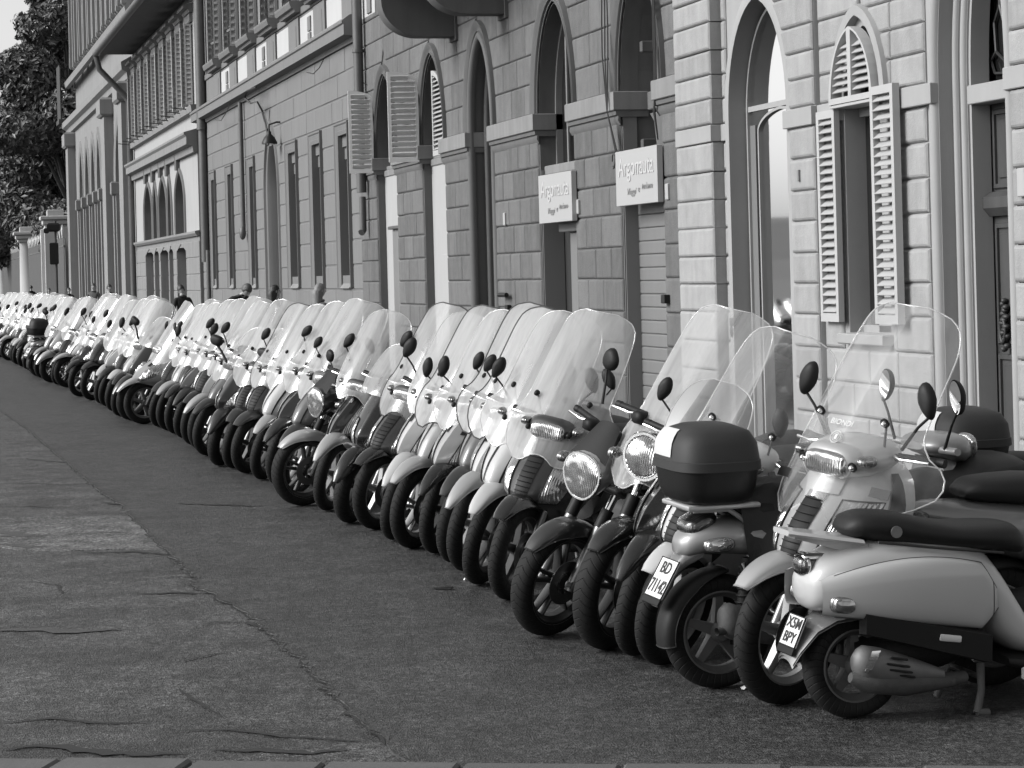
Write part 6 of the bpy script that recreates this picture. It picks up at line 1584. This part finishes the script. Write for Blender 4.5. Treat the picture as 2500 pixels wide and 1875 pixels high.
    for sg in (1, -1):
        me, gm = mirror_parts((1.0, sg * .22, 1.02), (1.0, sg * .33, 1.2), (.026, .05, .08), .3); mi = P.add('mirror', me); P.add('mirror_glass', gm, parent=mi)
    return P
PR['vespa'] = make_vespa(); PR['liberty'] = make_liberty()
def park(proto, px, py, heading, label, steer=0.0, lean=0.0, cols={}, name='scooter', cat='scooter', group='two-wheelers parked in a long row', rear=False, far=False, skip=(), swap={}, pos=None, s=1.0, rg=None):
    """heading: angle in degrees from straight down the street towards the eye, turning towards the river; rear=True heads for the facade"""
    q = ground(px, py) if pos is None else Vector((pos[0], pos[1], 0))
    z = .010
    if rear: yaw = radians(heading)
    else: yaw = pi - radians(heading)
    t = thing(name, (q.x, q.y, z), label, cat, group)
    t.rotation_euler = (-radians(lean), 0, yaw); t.scale = (s, s, s)
    place(proto, t, cols, radians(steer), far, skip, swap, rg)
    return t
# --- near end
park(PR['vespa'], 2083, 1758, -86, 'satin silver retro scooter seen from behind, plate X5M BPY and slotted muffler', rear=True, lean=-2)
park(PR['liberty'], 1753, 1685, -84, 'grey scooter seen from behind with black top case and plate 71142', rear=True, lean=-3)
sm, em, bl = SCREENS['broad']
big = dict(cols=dict(body='p_silver', side='p_silver', fender='p_silver', cover='p_silver', rim='rim_s'))
WS = {}
def swaps(k, m=None):
    sm, em, bl = SCREENS[k]; d = {}
    if (k, m) not in WS:
        a = sm
        if m: a = sm.copy(); a.materials[0] = MT[m]
        WS[(k, m)] = a
    d['windscreen'] = WS[(k, m)]; d['edge'] = em
    return d
def W(n):
    o = {1: 'first', 2: 'second', 3: 'third', 4: 'fourth', 5: 'fifth', 6: 'sixth', 7: 'seventh', 8: 'eighth', 9: 'ninth', 10: 'tenth'}
    if n in o: return o[n]
    return '%d%s' % (n, 'th' if 10 < n % 100 < 14 else {1: 'st', 2: 'nd', 3: 'rd'}.get(n % 10, 'th'))
CN = {'p_white': 'white', 'p_silver': 'silver', 'p_grey': 'grey', 'p_dgrey': 'dark grey', 'p_black': 'black'}
w_, s_, g_, d_, k_ = 'p_white', 'p_silver', 'p_grey', 'p_dgrey', 'p_black'
ROW = [  # px, py, kind, body, side, mudguard, screen, heading, steer, lean
    (1905, 1722, 'grille', s_, s_, s_, 'huge', 56, 2, 10), (1625, 1628, 'grille', w_, w_, w_, 'huge', 58, 4, 12),
    (1562, 1606, 'edged', k_, k_, k_, 'low', 62, 14, 10), (1482, 1589, 'classic', k_, k_, k_, 'broad', 64, 10, 11),
    (1343, 1556, 'naked', s_, k_, d_, None, 66, 12, 11), (1244, 1468, 'grille', d_, d_, k_, 'broad', 60, 12, 11),
    (1175, 1431, 'smooth', w_, d_, w_, 'tall', 58, 12, 11), (1140, 1398, 'edged', w_, s_, s_, 'tall_dark_edge', 60, 14, 11),
    (1116, 1378, 'smooth', g_, d_, d_, 'tall_dark_edge', 60, 13, 11), (1070, 1355, 'edged', s_, k_, k_, 'tall', 62, 16, 10),
    (1008, 1342, 'smooth', s_, d_, s_, 'tall_dark_edge', 60, 14, 11), (970, 1322, 'edged', w_, w_, w_, 'narrow', 60, 14, 11),
    (918, 1295, 'grille', d_, k_, k_, 'tall_dark_edge', 62, 14, 11), (858, 1280, 'maxi', k_, d_, k_, None, 62, 14, 11),
    (804, 1250, 'edged', d_, d_, s_, 'narrow', 60, 14, 11), (741, 1237, 'naked', d_, d_, s_, None, 70, 8, 9),
    (690, 1190, 'edged', d_, d_, d_, 'tall', 60, 14, 11), (645, 1174, 'smooth', w_, w_, s_, 'tall', 60, 14, 11),
    (606, 1158, 'grille', k_, k_, d_, 'tall_dark_edge', 60, 14, 11), (574, 1146, 'grille', d_, k_, d_, 'broad', 60, 14, 10),
    (541, 1140, 'maxi', d_, d_, d_, None, 62, 14, 11), (500, 1103, 'edged', s_, d_, s_, 'broad', 62, 12, 11),
    (476, 1089, 'grille', d_, k_, k_, 'tall', 60, 14, 11), (454, 1072, 'edged', g_, d_, d_, 'tall', 60, 14, 11),
    (433, 1062, 'smooth', k_, k_, k_, 'tall', 60, 14, 11), (413, 1053, 'smooth', s_, d_, s_, 'broad', 62, 14, 11),
    (395, 1045, 'grille', d_, d_, d_, 'narrow', 62, 14, 11), (351, 1037, 'edged', s_, s_, s_, 'tall', 74, 6, 9),
    (322, 1028, 'maxi', d_, d_, d_, None, 62, 14, 11), (297, 1018, 'smooth', w_, d_, k_, 'tall', 60, 14, 11),
    (281, 1006, 'grille', d_, d_, w_, 'broad', 60, 14, 11), (266, 994, 'edged', w_, w_, d_, 'tall', 60, 14, 11),
    (250, 987, 'smooth', w_, d_, w_, 'tall', 60, 14, 11), (224, 978, 'grille', k_, k_, d_, 'broad', 60, 14, 11),
    (199, 970, 'edged', k_, k_, k_, 'tall', 66, 12, 10), (165, 947, 'smooth', s_, d_, s_, 'broad', 70, 8, 10),
    (146, 941, 'grille', d_, d_, d_, 'tall', 62, 14, 11), (127, 935, 'maxi', g_, g_, s_, None, 66, 10, 10),
    (106, 925, 'smooth', s_, s_, s_, 'tall', 60, 14, 11), (93, 917, 'edged', d_, d_, d_, 'tall', 60, 14, 11),
    (82, 910, 'grille', g_, d_, w_, 'broad', 60, 14, 11), (70, 903, 'smooth', w_, w_, w_, 'tall', 60, 14, 11),
    (58, 897, 'edged', d_, d_, d_, 'tall', 60, 14, 11), (46, 891, 'smooth', w_, w_, w_, 'tall', 60, 14, 11),
    (24, 881, 'smooth', s_, s_, s_, 'broad', 66, 10, 10), (4, 873, 'smooth', w_, d_, s_, 'tall', 62, 14, 11),
    (-12, 867, 'grille', d_, d_, s_, 'tall', 62, 14, 11), (-28, 861, 'smooth', w_, w_, w_, 'broad', 62, 14, 11),
    (-42, 855, 'edged', d_, d_, d_, 'tall', 62, 14, 11), (-58, 850, 'smooth', s_, s_, s_, 'tall', 62, 14, 11)]
rr_ = random.Random(21)
full = []
for i, r in enumerate(ROW):
    q = ground(r[0], r[1]); full.append((q.x, -q.y, i, r))
fill = []
for a, c in zip(full[:-1], full[1:]):
    n = int((c[0] - a[0]) / .68) - 1
    for k in range(n):
        t_ = (k + 1) / (n + 1); x_ = a[0] + (c[0] - a[0]) * t_; y_ = a[1] + (c[1] - a[1]) * t_ + rr_.uniform(-.02, .28)
        bo = rr_.choice((d_, d_, d_, k_, k_, s_, g_, w_)); fill.append((x_, y_, 999, (0, 0, rr_.choice(('smooth', 'grille', 'edged', 'edged', 'maxi')) if x_ > 22 else rr_.choice(('edged', 'smooth')), bo, rr_.choice((d_, k_, bo)), rr_.choice((bo, d_, s_, k_)), rr_.choice(('tall', 'broad', 'tall_dark_edge', 'tall', 'narrow')) if x_ > 22 else 'broad', 60, 14, 11)))
full = sorted(full + fill, key=lambda r: r[0])
for j, (X_, N_, i, (px, py, kind, bo, si, fe_, scn, hd, stg, ln)) in enumerate(full):
    far = X_ > 30
    cols = dict(body=bo, side=si, fender=fe_, cover=bo if kind not in ('edged',) else si, rim=rr_.choice(('rim_s', 'rim_m', 'rim_d', 'rim_d')), screen='plast')
    if kind == 'naked': cols['cover'] = bo
    if kind == 'maxi': scn = None
    sk = []; sw = {}
    skm = i % 5
    if scn is None: 
        if kind == 'classic': pass
    if kind == 'classic': sk = ['fly_screen']
    if scn is None: pass
    elif scn == 'low': sw = swaps('low', 'smoke'); sk = ['bolt', 'windscreen_stay']
    else: sw = swaps(scn)
    if i in (0, 1): sw = swaps(scn, 'clearn'); sw['bolt'] = BOLTC
    nm = {'maxi': 'big scooter with twin lamps', 'naked': 'motorcycle with angular headlamp', 'classic': 'motorcycle with round headlamp',
          'grille': 'scooter with slatted grille', 'smooth': 'scooter with leaf indicators', 'edged': 'two-tone scooter with angular shield'}[kind]
    cn = CN[bo] if kind != 'edged' else (CN[bo] if bo == si else CN[bo] + ' and ' + CN[si])
    lab = '%s %s, %s mudguard, %s from the right' % (cn, nm.replace('two-tone ', '' if bo == si else 'two-tone '), CN[fe_], W(j + 1))
    if i == 0: lab = 'silver scooter with slatted grille and huge clear windscreen behind the retro scooter'
    if i == 1: lab = 'white scooter with clear windscreen standing behind the black top case'
    tk = park(PR[kind], 0, 0, (hd if hd > 64 or i < 2 else hd - 12) + rr_.uniform(-5, 5), lab, (stg if i < 2 else stg - 7) + rr_.uniform(-8, 8), ln + rr_.uniform(-1.5, 1.5), cols,
         name='motorcycle' if kind in ('naked', 'classic') else 'scooter', cat='motorcycle' if kind in ('naked', 'classic') else 'scooter', far=far, skip=sk, swap=sw, pos=(X_, -N_), rg=rr_ if i > 0 else None,
         s=1.06 if kind == 'classic' or i == 0 else 1.0 + rr_.uniform(-.02, .02))
    if i == 0:
        wsn = [c for c in tk.children if c.name.split('.')[0] == 'windscreen'][0]
        me = text_mesh('BIONDI', .034, .0008, True); me.transform(Matrix.Rotation(pi / 2, 4, 'Z') @ Matrix.Rotation(pi / 2, 4, 'X')); me.materials.append(MT['sticker'])
        link('lettering', me, wsn, (-.222, 0, 1.115), (0, radians(-32), 0))
        b = B(); b.tube([(0, .026 * cos(a), .026 * sin(a)) for a in [2 * pi * k / 20 for k in range(20)]], .0025, 5, closed=True); b.tube([(0, .017 * cos(a), .017 * sin(a)) for a in [2 * pi * k / 16 for k in range(16)]], .0018, 5, closed=True); b.box((0, 0, 0), (.001, .006, .011))
        b.obj('emblem', MT['sticker'], wsn, loc=(-.192, 0, 1.06), rot=(0, radians(-33), 0))
        for y in (.25, -.24):
            b = B(); b.box((0, 0, 0), (.001, .05, .02)); b.obj('sticker', MT['plastg'], wsn, loc=(-.19, y, .875), rot=(0, radians(-25), 0))
    if i == 20:
        me = text_mesh('YAMAHA', .05, .001, True); me.transform(Matrix.Rotation(pi / 2, 4, 'Z') @ Matrix.Rotation(pi / 2, 4, 'X')); me.materials.append(MT['sticker'])
        link('lettering', me, tk, (-.01, .19, .56), (0, 0, radians(75)))
    if i == 11:
        fsn = [c for c in tk.children if c.name.split('.')[0] == 'front_shield'][0]
        me = text_mesh('GURU CONTI', .03, .001, True); me.transform(Matrix.Rotation(pi / 2, 4, 'Z') @ Matrix.Rotation(pi / 2, 4, 'X')); me.materials.append(MT['ink'])
        link('lettering', me, fsn, (-.085, .10, .76), (0, radians(-30), radians(35)))
# ================================================================== more two-wheelers squeezed in at the right edge and a top case far up the row
case_parts(PR['smooth'], (-1.50, 0, .845), (.19, .20, .15))
for q in PR['smooth'].parts[-3:]: q['far'] = False
cased = [q['me'] for q in PR['smooth'].parts[-3:]]
def rear_in(kind, X_, n_, head, label, cols, scn, m=None, skip=(), lean=-3):
    h = radians(head); L = 1.3
    fx, fy = X_ + cos(h) * L, -n_ + sin(h) * L
    return park(PR[kind], 0, 0, head, label, 0, lean, cols, rear=True, pos=(fx, fy), swap=swaps(scn, m), skip=skip)
q1 = rear_in('smooth', 9.45, 4.5, -88, 'grey scooter mostly hidden behind the retro scooter, smoked screen at the edge', dict(body=g_, side=g_, fender=g_, cover=k_, rim='rim_d'), 'broad', 'smoke', skip=('top_case', 'lid', 'reflector'))
me = text_mesh('PGM-FI', .05, .001, True, shear=.2); me.transform(Matrix.Rotation(pi / 2, 4, 'X')); me.materials.append(MT['ink'])
link('lettering', me, q1, (-.95, -.196, .66))
rear_in('smooth', 10.4, 5.0, -84, 'grey scooter with dark top case at the far right behind the smoked-screen one', dict(body=g_, side=g_, fender=g_, cover=g_, rim='rim_s'), 'narrow', 'clearn')
park(PR['liberty'], 98, 921, -70, 'scooter parked tail out far up the row with a black top case', rear=True, lean=-3, far=True)

# ================================================================== people on the far pavement
MT['skin'] = mat('skin', .30, .55, var=.05, scale=9)
MT['hair_d'] = mat('dark_hair', .015, .5, bump=.3, bscale=90); MT['hair_l'] = mat('fair_hair', .16, .5, bump=.4, bscale=70, var=.3, scale=30); MT['hair_m'] = mat('brown_hair', .05, .5, bump=.3, bscale=80)
MT['coat_b'] = mat('black_coat', .012, .85, bump=.2, bscale=25); MT['coat_g'] = mat('grey_coat', .09, .85, bump=.2, bscale=25); MT['coat_d'] = mat('dark_coat', .03, .85, bump=.2, bscale=25)
MT['jeans'] = mat('dark_trousers', .03, .85, bump=.15, bscale=30); MT['shoe'] = mat('shoe_leather', .015, .45)
def person(loc, facing, hgt, label, coat, hair, lean=0.0, head_down=0.0, head_turn=0.0, long_hair=False, stride=.10):
    k = hgt / 1.75; V, E, Rd, seg = [], [], [], []
    Mx = Matrix.Translation((0, 0, .93)) @ Matrix.Rotation(lean, 4, 'Y') @ Matrix.Translation((0, 0, -.93))
    def v(p, r, par=None, up=True):
        q = Vector(p)
        if up: q = Mx @ q
        V.append(q); Rd.append(r); i = len(V) - 1
        if par is not None: E.append((par, i))
        return i
    pel = v((0, 0, .95), (.155, .12)); sp = v((0, 0, 1.12), (.14, .105), pel); ch = v((.01, 0, 1.30), (.16, .115), sp); nb = v((0, 0, 1.45), (.09, .075), ch); nk = v((.012, 0, 1.52), (.058, .058), nb)
    v((.02, 0, 1.57), (.055, .055), nk)
    for sg in (1, -1):
        sh_ = v((0, sg * .185, 1.42), (.066, .066), ch); el = v((-.03, sg * .25, 1.15), (.05, .05), sh_); wr = v((.10, sg * .24, .92), (.034, .034), el); pm = v((.14, sg * .235, .85), (.036, .022), wr)
        for f, (dx, dy, ln) in enumerate(((.02, .03, .075), (.025, .01, .085), (.02, -.01, .08), (.01, -.03, .06))):
            a = v((.15 + dx * .4, sg * (.235 + dy * .8), .80), (.010, .010), pm); v((.15 + dx * .2, sg * (.235 + dy * .9), .80 - ln * .7), (.008, .008), a)
        a = v((.165, sg * .20, .835), (.011, .011), pm); v((.185, sg * .19, .79), (.009, .009), a)
        hp = v((0, sg * .095, .88), (.095, .09), pel, False); kn = v((sg * stride * .5 + .02, sg * .10, .49), (.062, .062), hp, False); an = v((sg * stride - .02, sg * .10, .09), (.042, .042), kn, False)
        fo = v((sg * stride + .08, sg * .11, .045), (.042, .036), an, False); v((sg * stride + .18, sg * .12, .035), (.034, .026), fo, False)
    me = bpy.data.meshes.new('body'); me.from_pydata([tuple(q) for q in V], E, [])
    ob = bpy.data.objects.new('tmp', me); col.objects.link(ob)
    m1 = ob.modifiers.new('s', 'SKIN'); m1.use_smooth_shade = True
    for i, dv in enumerate(me.skin_vertices[0].data): dv.radius = Rd[i]; dv.use_root = (i == 0)
    m2 = ob.modifiers.new('d', 'SUBSURF'); m2.levels = 2; m2.render_levels = 2
    dg = bpy.context.evaluated_depsgraph_get(); bm_ = bpy.data.meshes.new_from_object(ob.evaluated_get(dg)); bpy.data.objects.remove(ob)
    # head sculpted as one surface, continuing the neck
    Hm = Mx @ Matrix.Translation((.03, 0, 1.55)) @ Matrix.Rotation(head_turn, 4, 'Z') @ Matrix.Rotation(head_down, 4, 'Y')
    P = []; n1, n2 = 32, 22
    for i in range(n1):
        a = 2 * pi * i / n1; row = []
        for j in range(n2 + 1):
            bt = -pi / 2 + pi * j / n2; cx, cy, cz = cos(bt) * cos(a), cos(bt) * sin(a), sin(bt)
            jaw = 1 - .28 * max(0, -cz) ** 1.2
            x, y, z = .098 * cx * (1 - .10 * max(0, -cz)), .077 * cy * jaw, .12 * cz + .11
            f = max(0, cx)
            if cx > 0:
                x += .026 * exp(-((z - .095) / .018) ** 2 - (y / .014) ** 2) * f + .012 * exp(-((z - .118) / .03) ** 2 - (y / .012) ** 2) * f   # nose
                x -= .010 * exp(-((z - .125) / .014) ** 2) * (exp(-((y - .03) / .016) ** 2) + exp(-((y + .03) / .016) ** 2)) * f          # eye sockets
                x += .007 * exp(-((z - .06) / .008) ** 2 - (y / .022) ** 2) * f - .004 * exp(-((z - .052) / .004) ** 2 - (y / .022) ** 2) * f  # mouth
                x += .010 * exp(-((z - .015) / .018) ** 2 - (y / .022) ** 2)                                                             # chin
            else: x -= .012 * max(0, cz + .3) * (-cx)
            for sg in (1, -1):
                e_ = exp(-((z - .105) / .024) ** 2 - ((x + .005) / .014) ** 2)
                if y * sg > .04: y += sg * .016 * e_                                                                                   # ears
            row.append(tuple(Hm @ Vector((x, y, z))))
        P.append(row)
    b = B(); o0 = [tuple(q.co) for q in bm_.vertices]
    b.add(o0, [tuple(p.vertices) for p in bm_.polygons])
    for fi, f in enumerate(b.f):
        c = sum((Vector(b.v[i]) for i in f), Vector()) / len(f); l = Mx.inverted() @ c
        b.m[fi] = 3 if c.z < .10 else (2 if c.z < .86 and abs(c.y) < .21 else (0 if (l.z > 1.50 and abs(l.y) < .09) or (l.z < .905 and abs(l.y) > .19) else 1))
    b.grid(P, True, False, 0)
    t = thing('person', loc, label, 'person'); t.rotation_euler = (0, 0, facing); t.scale = (k, k, k)
    b.obj('body', [MT['skin'], MT[coat], MT['jeans'], MT['shoe']], t, 180)
    # hair
    P = []; 
    for i in range(n1):
        a = 2 * pi * i / n1; row = []
        for j in range(14):
            lo = (.30 if cos(a) > .35 else (-.25 if not long_hair else -1.0)); bt = lo + (pi / 2 - lo) * j / 13
            if long_hair and cos(a) <= .35 and bt < 0:
                q = Vector((-.06 + .112 * cos(a) * .75 - .01, .095 * sin(a) * 1.02, .11 + bt * .33))
            else:
                q = Vector((.112 * cos(bt) * cos(a) - .008, .092 * cos(bt) * sin(a), .135 * sin(bt) + .113))
            q += Vector((rnd.gauss(0, .0022), rnd.gauss(0, .0022), 0)); row.append(tuple(Hm @ q))
        P.append(row)
    b = B(); b.grid(P, True, False); b.obj('hair', [MT[hair]], t, 60)
    for sg in (1, -1):
        b = B(); q = Hm @ Vector((.083, sg * .03, .124)); b.ell(tuple(q), (.009, .013, .008), nu=8, nv=6); b.obj('eye', [MT['hair_d']], t, 60)
    b = B(); C = Mx @ Vector((0, 0, 1.475)); b.tube([(C.x + .085 * cos(a), C.y + .09 * sin(a), C.z + .012 * cos(a)) for a in [2 * pi * i / 16 for i in range(16)]], .022, 7, closed=True); b.obj('collar', [MT[coat]], t, 60)
    return t
def stand(px, py, n, **kw):
    d = ray(px, py); tt = -n / d.y; return (d.x * tt, -n, .121), EYE + d.z * tt - .121
for px, py, n, fac, lab, coat, hair, kw in (
    (446, 700, 6.15, radians(15), 'man in dark jacket with short dark hair looking down between the windscreens', 'coat_b', 'hair_d', dict(head_down=.45, lean=.08)),
    (560, 702, 6.2, radians(-150), 'stooping person in black jacket whose back rises over the windscreens', 'coat_b', 'hair_m', dict(lean=.75, head_down=.1)),
    (668, 705, 6.3, radians(-80), 'person with dark hair seen from behind, left of the fair-haired woman', 'coat_d', 'hair_d', dict(long_hair=True)),
    (778, 702, 6.4, radians(-70), 'woman with long fair hair seen from behind below the slot windows', 'coat_g', 'hair_l', dict(long_hair=True)),
    (266, 699, 6.4, radians(200), 'dark-haired person facing the camera before the arcaded palace', 'coat_b', 'hair_d', {}),
    (228, 696, 6.6, radians(160), 'person with tousled brown hair just left of the one facing the camera', 'coat_g', 'hair_m', dict(head_turn=.4)),
    (168, 706, 6.4, radians(180), 'small distant person at the corner of the arcaded palace', 'coat_d', 'hair_d', {}),
    (120, 707, 6.2, radians(170), 'distant person with dark hair in front of the near fence pillar', 'coat_d', 'hair_d', {}),
    (76, 700, 6.3, radians(20), 'distant person with dark hair before the round fence pillar', 'coat_b', 'hair_d', {})):
    loc, h = stand(px, py, n)
    if kw.get('lean', 0) > .5: h = 1.80
    person(loc, fac, min(1.9, max(1.5, h + .03)), lab, coat, hair, **kw)

# ================================================================== garden fence, trees and sky gap at the far end
NF = 7.2
def fx(px, py=620):
    d = ray(px, py); return d.x * (-NF / d.y)
MT['pillar'] = mat('pale_pillar_stone', .42, .85, var=.1, scale=1, streak=.1)
MT['fence'] = mat('painted_fence_iron', .085, .7, var=.1, scale=1)
MT['tip'] = mat('pale_spear_tip', .6, .5)
pil = [(137, 5.15, .55, 'square'), (68, 5.0, .62, 'round'), (6, 4.75, .5, 'round')]
fxs = []
for px, h, w, kd in pil:
    x = fx(px); fxs.append(x)
    t = thing('fence_pillar', (x, -NF, 0), {'square': 'tall square pale pillar with heavy capital nearest the arcaded palace', 'round': 'pale round fence pillar with a bright cap' if px > 30 else 'most distant pale fence pillar at the picture edge'}[kd], 'pillar', 'pillars of the garden fence')
    b = B(); b.box((0, 0, .4), (w * 1.15, w * 1.15, .4), ch=.05)
    if kd == 'square': b.box((0, 0, h / 2), (w, w, h / 2 - .5), ch=.06); b.box((w * .3, w + .06, h / 2), (w * .4, .1, h / 2 - .6), ch=.04)
    else: b.lathe([(w * .95, 0), (w * .95, .9), (w * .85, 1.0), (w * .78, h - .7), (w * .9, h - .6)], (0, 0, 0), 'z', 20)
    b.obj('shaft', MT['pillar'], t, 40)
    b = B(); z = h - .62
    for s_, e_ in ((.95, .10), (1.15, .12), (1.35, .10)): b.box((0, 0, z + e_), (w * s_, w * s_, e_), ch=.04); z += e_ * 2 + .002
    b.box((0, 0, z + .14), (w * .72, w * .72, .16), ch=.03); b.obj('capital', MT['pillar'], t)
for i, (xa, xb) in enumerate(((fxs[0] + .6, fxs[1] - .7), (fxs[1] + .7, fxs[2] - .6), (fxs[2] + .6, fxs[2] + 40), (x5b + .3, fxs[0] - .6))):
    t = thing('garden_fence', ((xa + xb) / 2, -NF, 0), ['sheet-backed iron fence between square pillar and round pillar', 'sheet-backed iron fence between the two round pillars', 'fence running out of the picture beyond the last pillar', 'short dark gate panel between arcaded palace and square pillar'][i], 'fence', 'bays of the garden fence')
    L = xb - xa
    b = B(); b.box((0, -.06, 2.0), (L / 2, .012, 1.95)); b.obj('sheet', MT['fence'], t)
    b = B(); n = int(L / .26)
    for k in range(n):
        x = -L / 2 + (k + .5) * L / n; b.tube([(x, 0, .05), (x, 0, 4.0)], .022, 5)
    o = b.obj('picket', MT['fence'], t); o['kind'] = 'stuff'
    b = B(); n = int(L / 1.6)
    for k in range(n):
        x = -L / 2 + (k + .5) * L / n; b.tube([(x, 0, 4.0), (x, 0, 4.35), (x, 0, 4.62)], [.03, .07, .01], 6)
    o = b.obj('spear_tip', MT['tip'], t); o['kind'] = 'stuff'
    for z in (.5, 3.6): b = B(); b.box((0, .0, z), (L / 2, .03, .04)); b.obj('rail', MT['fence'], t)
xt, zt_ = fx(163), 4.0
t = thing('traffic_light', (fx(164), -6.7, .12), 'black signal box on a post before the square fence pillar', 'traffic light')
b = B(); b.tube([(0, 0, 0), (0, 0, 4.6)], .06, 8); b.obj('post', MT['iron'], t, 60)
b = B(); b.box((-.1, .1, 3.1), (.14, .2, .5), ch=.05); hs_ = b.obj('signal_housing', MT['blackp'], t)
b = B(); b.box((-.05, .1, 4.3), (.18, .3, .2), ch=.08); b.box((-.1, .42, 4.15), (.12, .12, .12), ch=.05); b.obj('hood', MT['blackp'], t)

MT['leaf_d'] = mat('dark_evergreen_leaf', .085, .45, var=.5, scale=.5); MT['leaf_m'] = mat('garden_shrub_leaf', .085, .5, var=.4, scale=.6); MT['bark'] = mat('bark', .06, .9, var=.3, scale=3, bump=.4, bscale=12)
def tree(x, n, lobes, count, size, label, cat, nm, leaf, trunk_h, trunk_r, seed, group=None):
    t = thing(nm, (x, -n, 0), label, cat, group); r = random.Random(seed)
    b = B(); b.tube([(0, 0, -.05), (.1, .1, trunk_h * .4), (-.1, .2, trunk_h)], [trunk_r, trunk_r * .75, trunk_r * .3], 9)
    for c, rad in lobes: b.tube([(0, .1, trunk_h * .35), (c[0] * .5, c[1] * .5, (trunk_h * .4 + c[2]) / 2), c], [trunk_r * .4, trunk_r * .2, .02], 6)
    b.obj('trunk', MT['bark'], t, 60)
    vol = [q[1][0] * q[1][1] * q[1][2] for q in lobes]; tot = sum(v ** .67 for v in vol)
    V, Fc = [], []
    for (c, rad), v in zip(lobes, vol):
        for _ in range(int(count * v ** .67 / tot)):
            while True:
                d = Vector((r.gauss(0, 1), r.gauss(0, 1), r.gauss(0, 1)))
                if d.length > .1: break
            d.normalize(); k = (1 - .35 * r.random() ** 2.2) * (1 + .10 * sin(d.x * 7 + seed) * sin(d.z * 9 + seed * 2) + .08 * sin(d.y * 13 + d.z * 5))
            p = Vector((c[0] + d.x * rad[0] * k, c[1] + d.y * rad[1] * k, c[2] + d.z * rad[2] * k))
            nrm = (d + Vector((r.gauss(0, .7), r.gauss(0, .7), r.gauss(0, .7) + .3))).normalized()
            u = nrm.orthogonal().normalized(); u.rotate(Matrix.Rotation(r.uniform(0, 2 * pi), 3, nrm)); w = nrm.cross(u)
            s = size * r.uniform(.5, 1.3); o = len(V)
            V += [tuple(p + u * s), tuple(p + w * s * .45 + nrm * s * .15), tuple(p - u * s), tuple(p - w * s * .45 + nrm * s * .15)]; Fc.append((o, o + 1, o + 2, o + 3))
    me = bpy.data.meshes.new('crown'); me.from_pydata(V, [], Fc); me.materials.append(leaf); link('crown', me, t)
    return t
Lb = []
rt = random.Random(6)
for z in range(5, 25, 2):
    for k in range(3):
        a = rt.uniform(0, 2 * pi); w_r = 6.6 * (1 - ((z - 11) / 14.5) ** 2); Lb.append(((w_r * .62 * cos(a), w_r * .62 * sin(a), z + rt.uniform(-.7, .7)), (w_r * .42 * rt.uniform(.75, 1.2),) * 2 + (1.5 * rt.uniform(.7, 1.3),)))
dT = ray(95, 300); 
tree(158, 158 * .0545 + 2.2, Lb, 60000, .24, 'huge dark evergreen tree rising behind the garden fence', 'tree', 'evergreen_tree', MT['leaf_d'], 19, .5, 3)
Lb2 = [((rt.uniform(-4, 4), rt.uniform(-4, 4), 4.0 + i * .75 + rt.uniform(-.6, .6)), (2.6 * rt.uniform(.7, 1.2),) * 2 + (1.3,)) for i in range(13)]
tree(176, 8.0, Lb2, 26000, .26, 'lower dark evergreen behind the huge one, left of it at the picture edge', 'tree', 'evergreen_tree', MT['leaf_d'], 14, .4, 5)
Lb3 = [((i * 3.4 - 12 + rt.uniform(-.5, .5), rt.uniform(-1, 1), 4.0 + rt.uniform(-.4, .5)), (2.3, 1.8, 2.2 * rt.uniform(.85, 1.15))) for i in range(8)]
tree(132, 9.6, Lb3, 22000, .15, 'fine-leaved hedge bush showing above the fence pickets', 'bush', 'garden_bush', MT['leaf_m'], 3.5, .12, 8)

# river bank opposite (seen only mirrored in the arched window) and a few scraps on the asphalt
b = B(); Hh = [[(150 + 45 * i, 70 + 60 * j * (1 + .02 * i), -.5 + (0 if j == 0 else (6 * j * (.6 + .4 * sin(i * .7 + j)) + 3 * sin(i * 1.7)))) for j in range(7)] for i in range(24)]
b.grid(Hh); b.obj('hills', MT['earth'], None, 80, kind='structure')
MT['paper'] = mat('white_paper', .7, .8)
for i, (px, py, s, lab) in enumerate(((1818, 1683, .022, 'white paper scrap beside the wheel of the scooter with the black top case'), (1135, 1417, .012, 'tiny pale litter flake under the front wheels'))):
    q = ground(px, py, .012); t = thing('paper_scrap', tuple(q), lab, 'litter')
    b = B(); b.grid([[(-s, -s * .6, .001), (-s * .9, 0, .012), (-s, s * .5, .003)], [(0, -s * .5, .004), (.002, 0, .016), (0, s * .6, .002)], [(s, -s * .4, .002), (s * .9, .001, .009), (s * 1.1, s * .5, .006)]]); b.obj('sheet', MT['paper'], t)
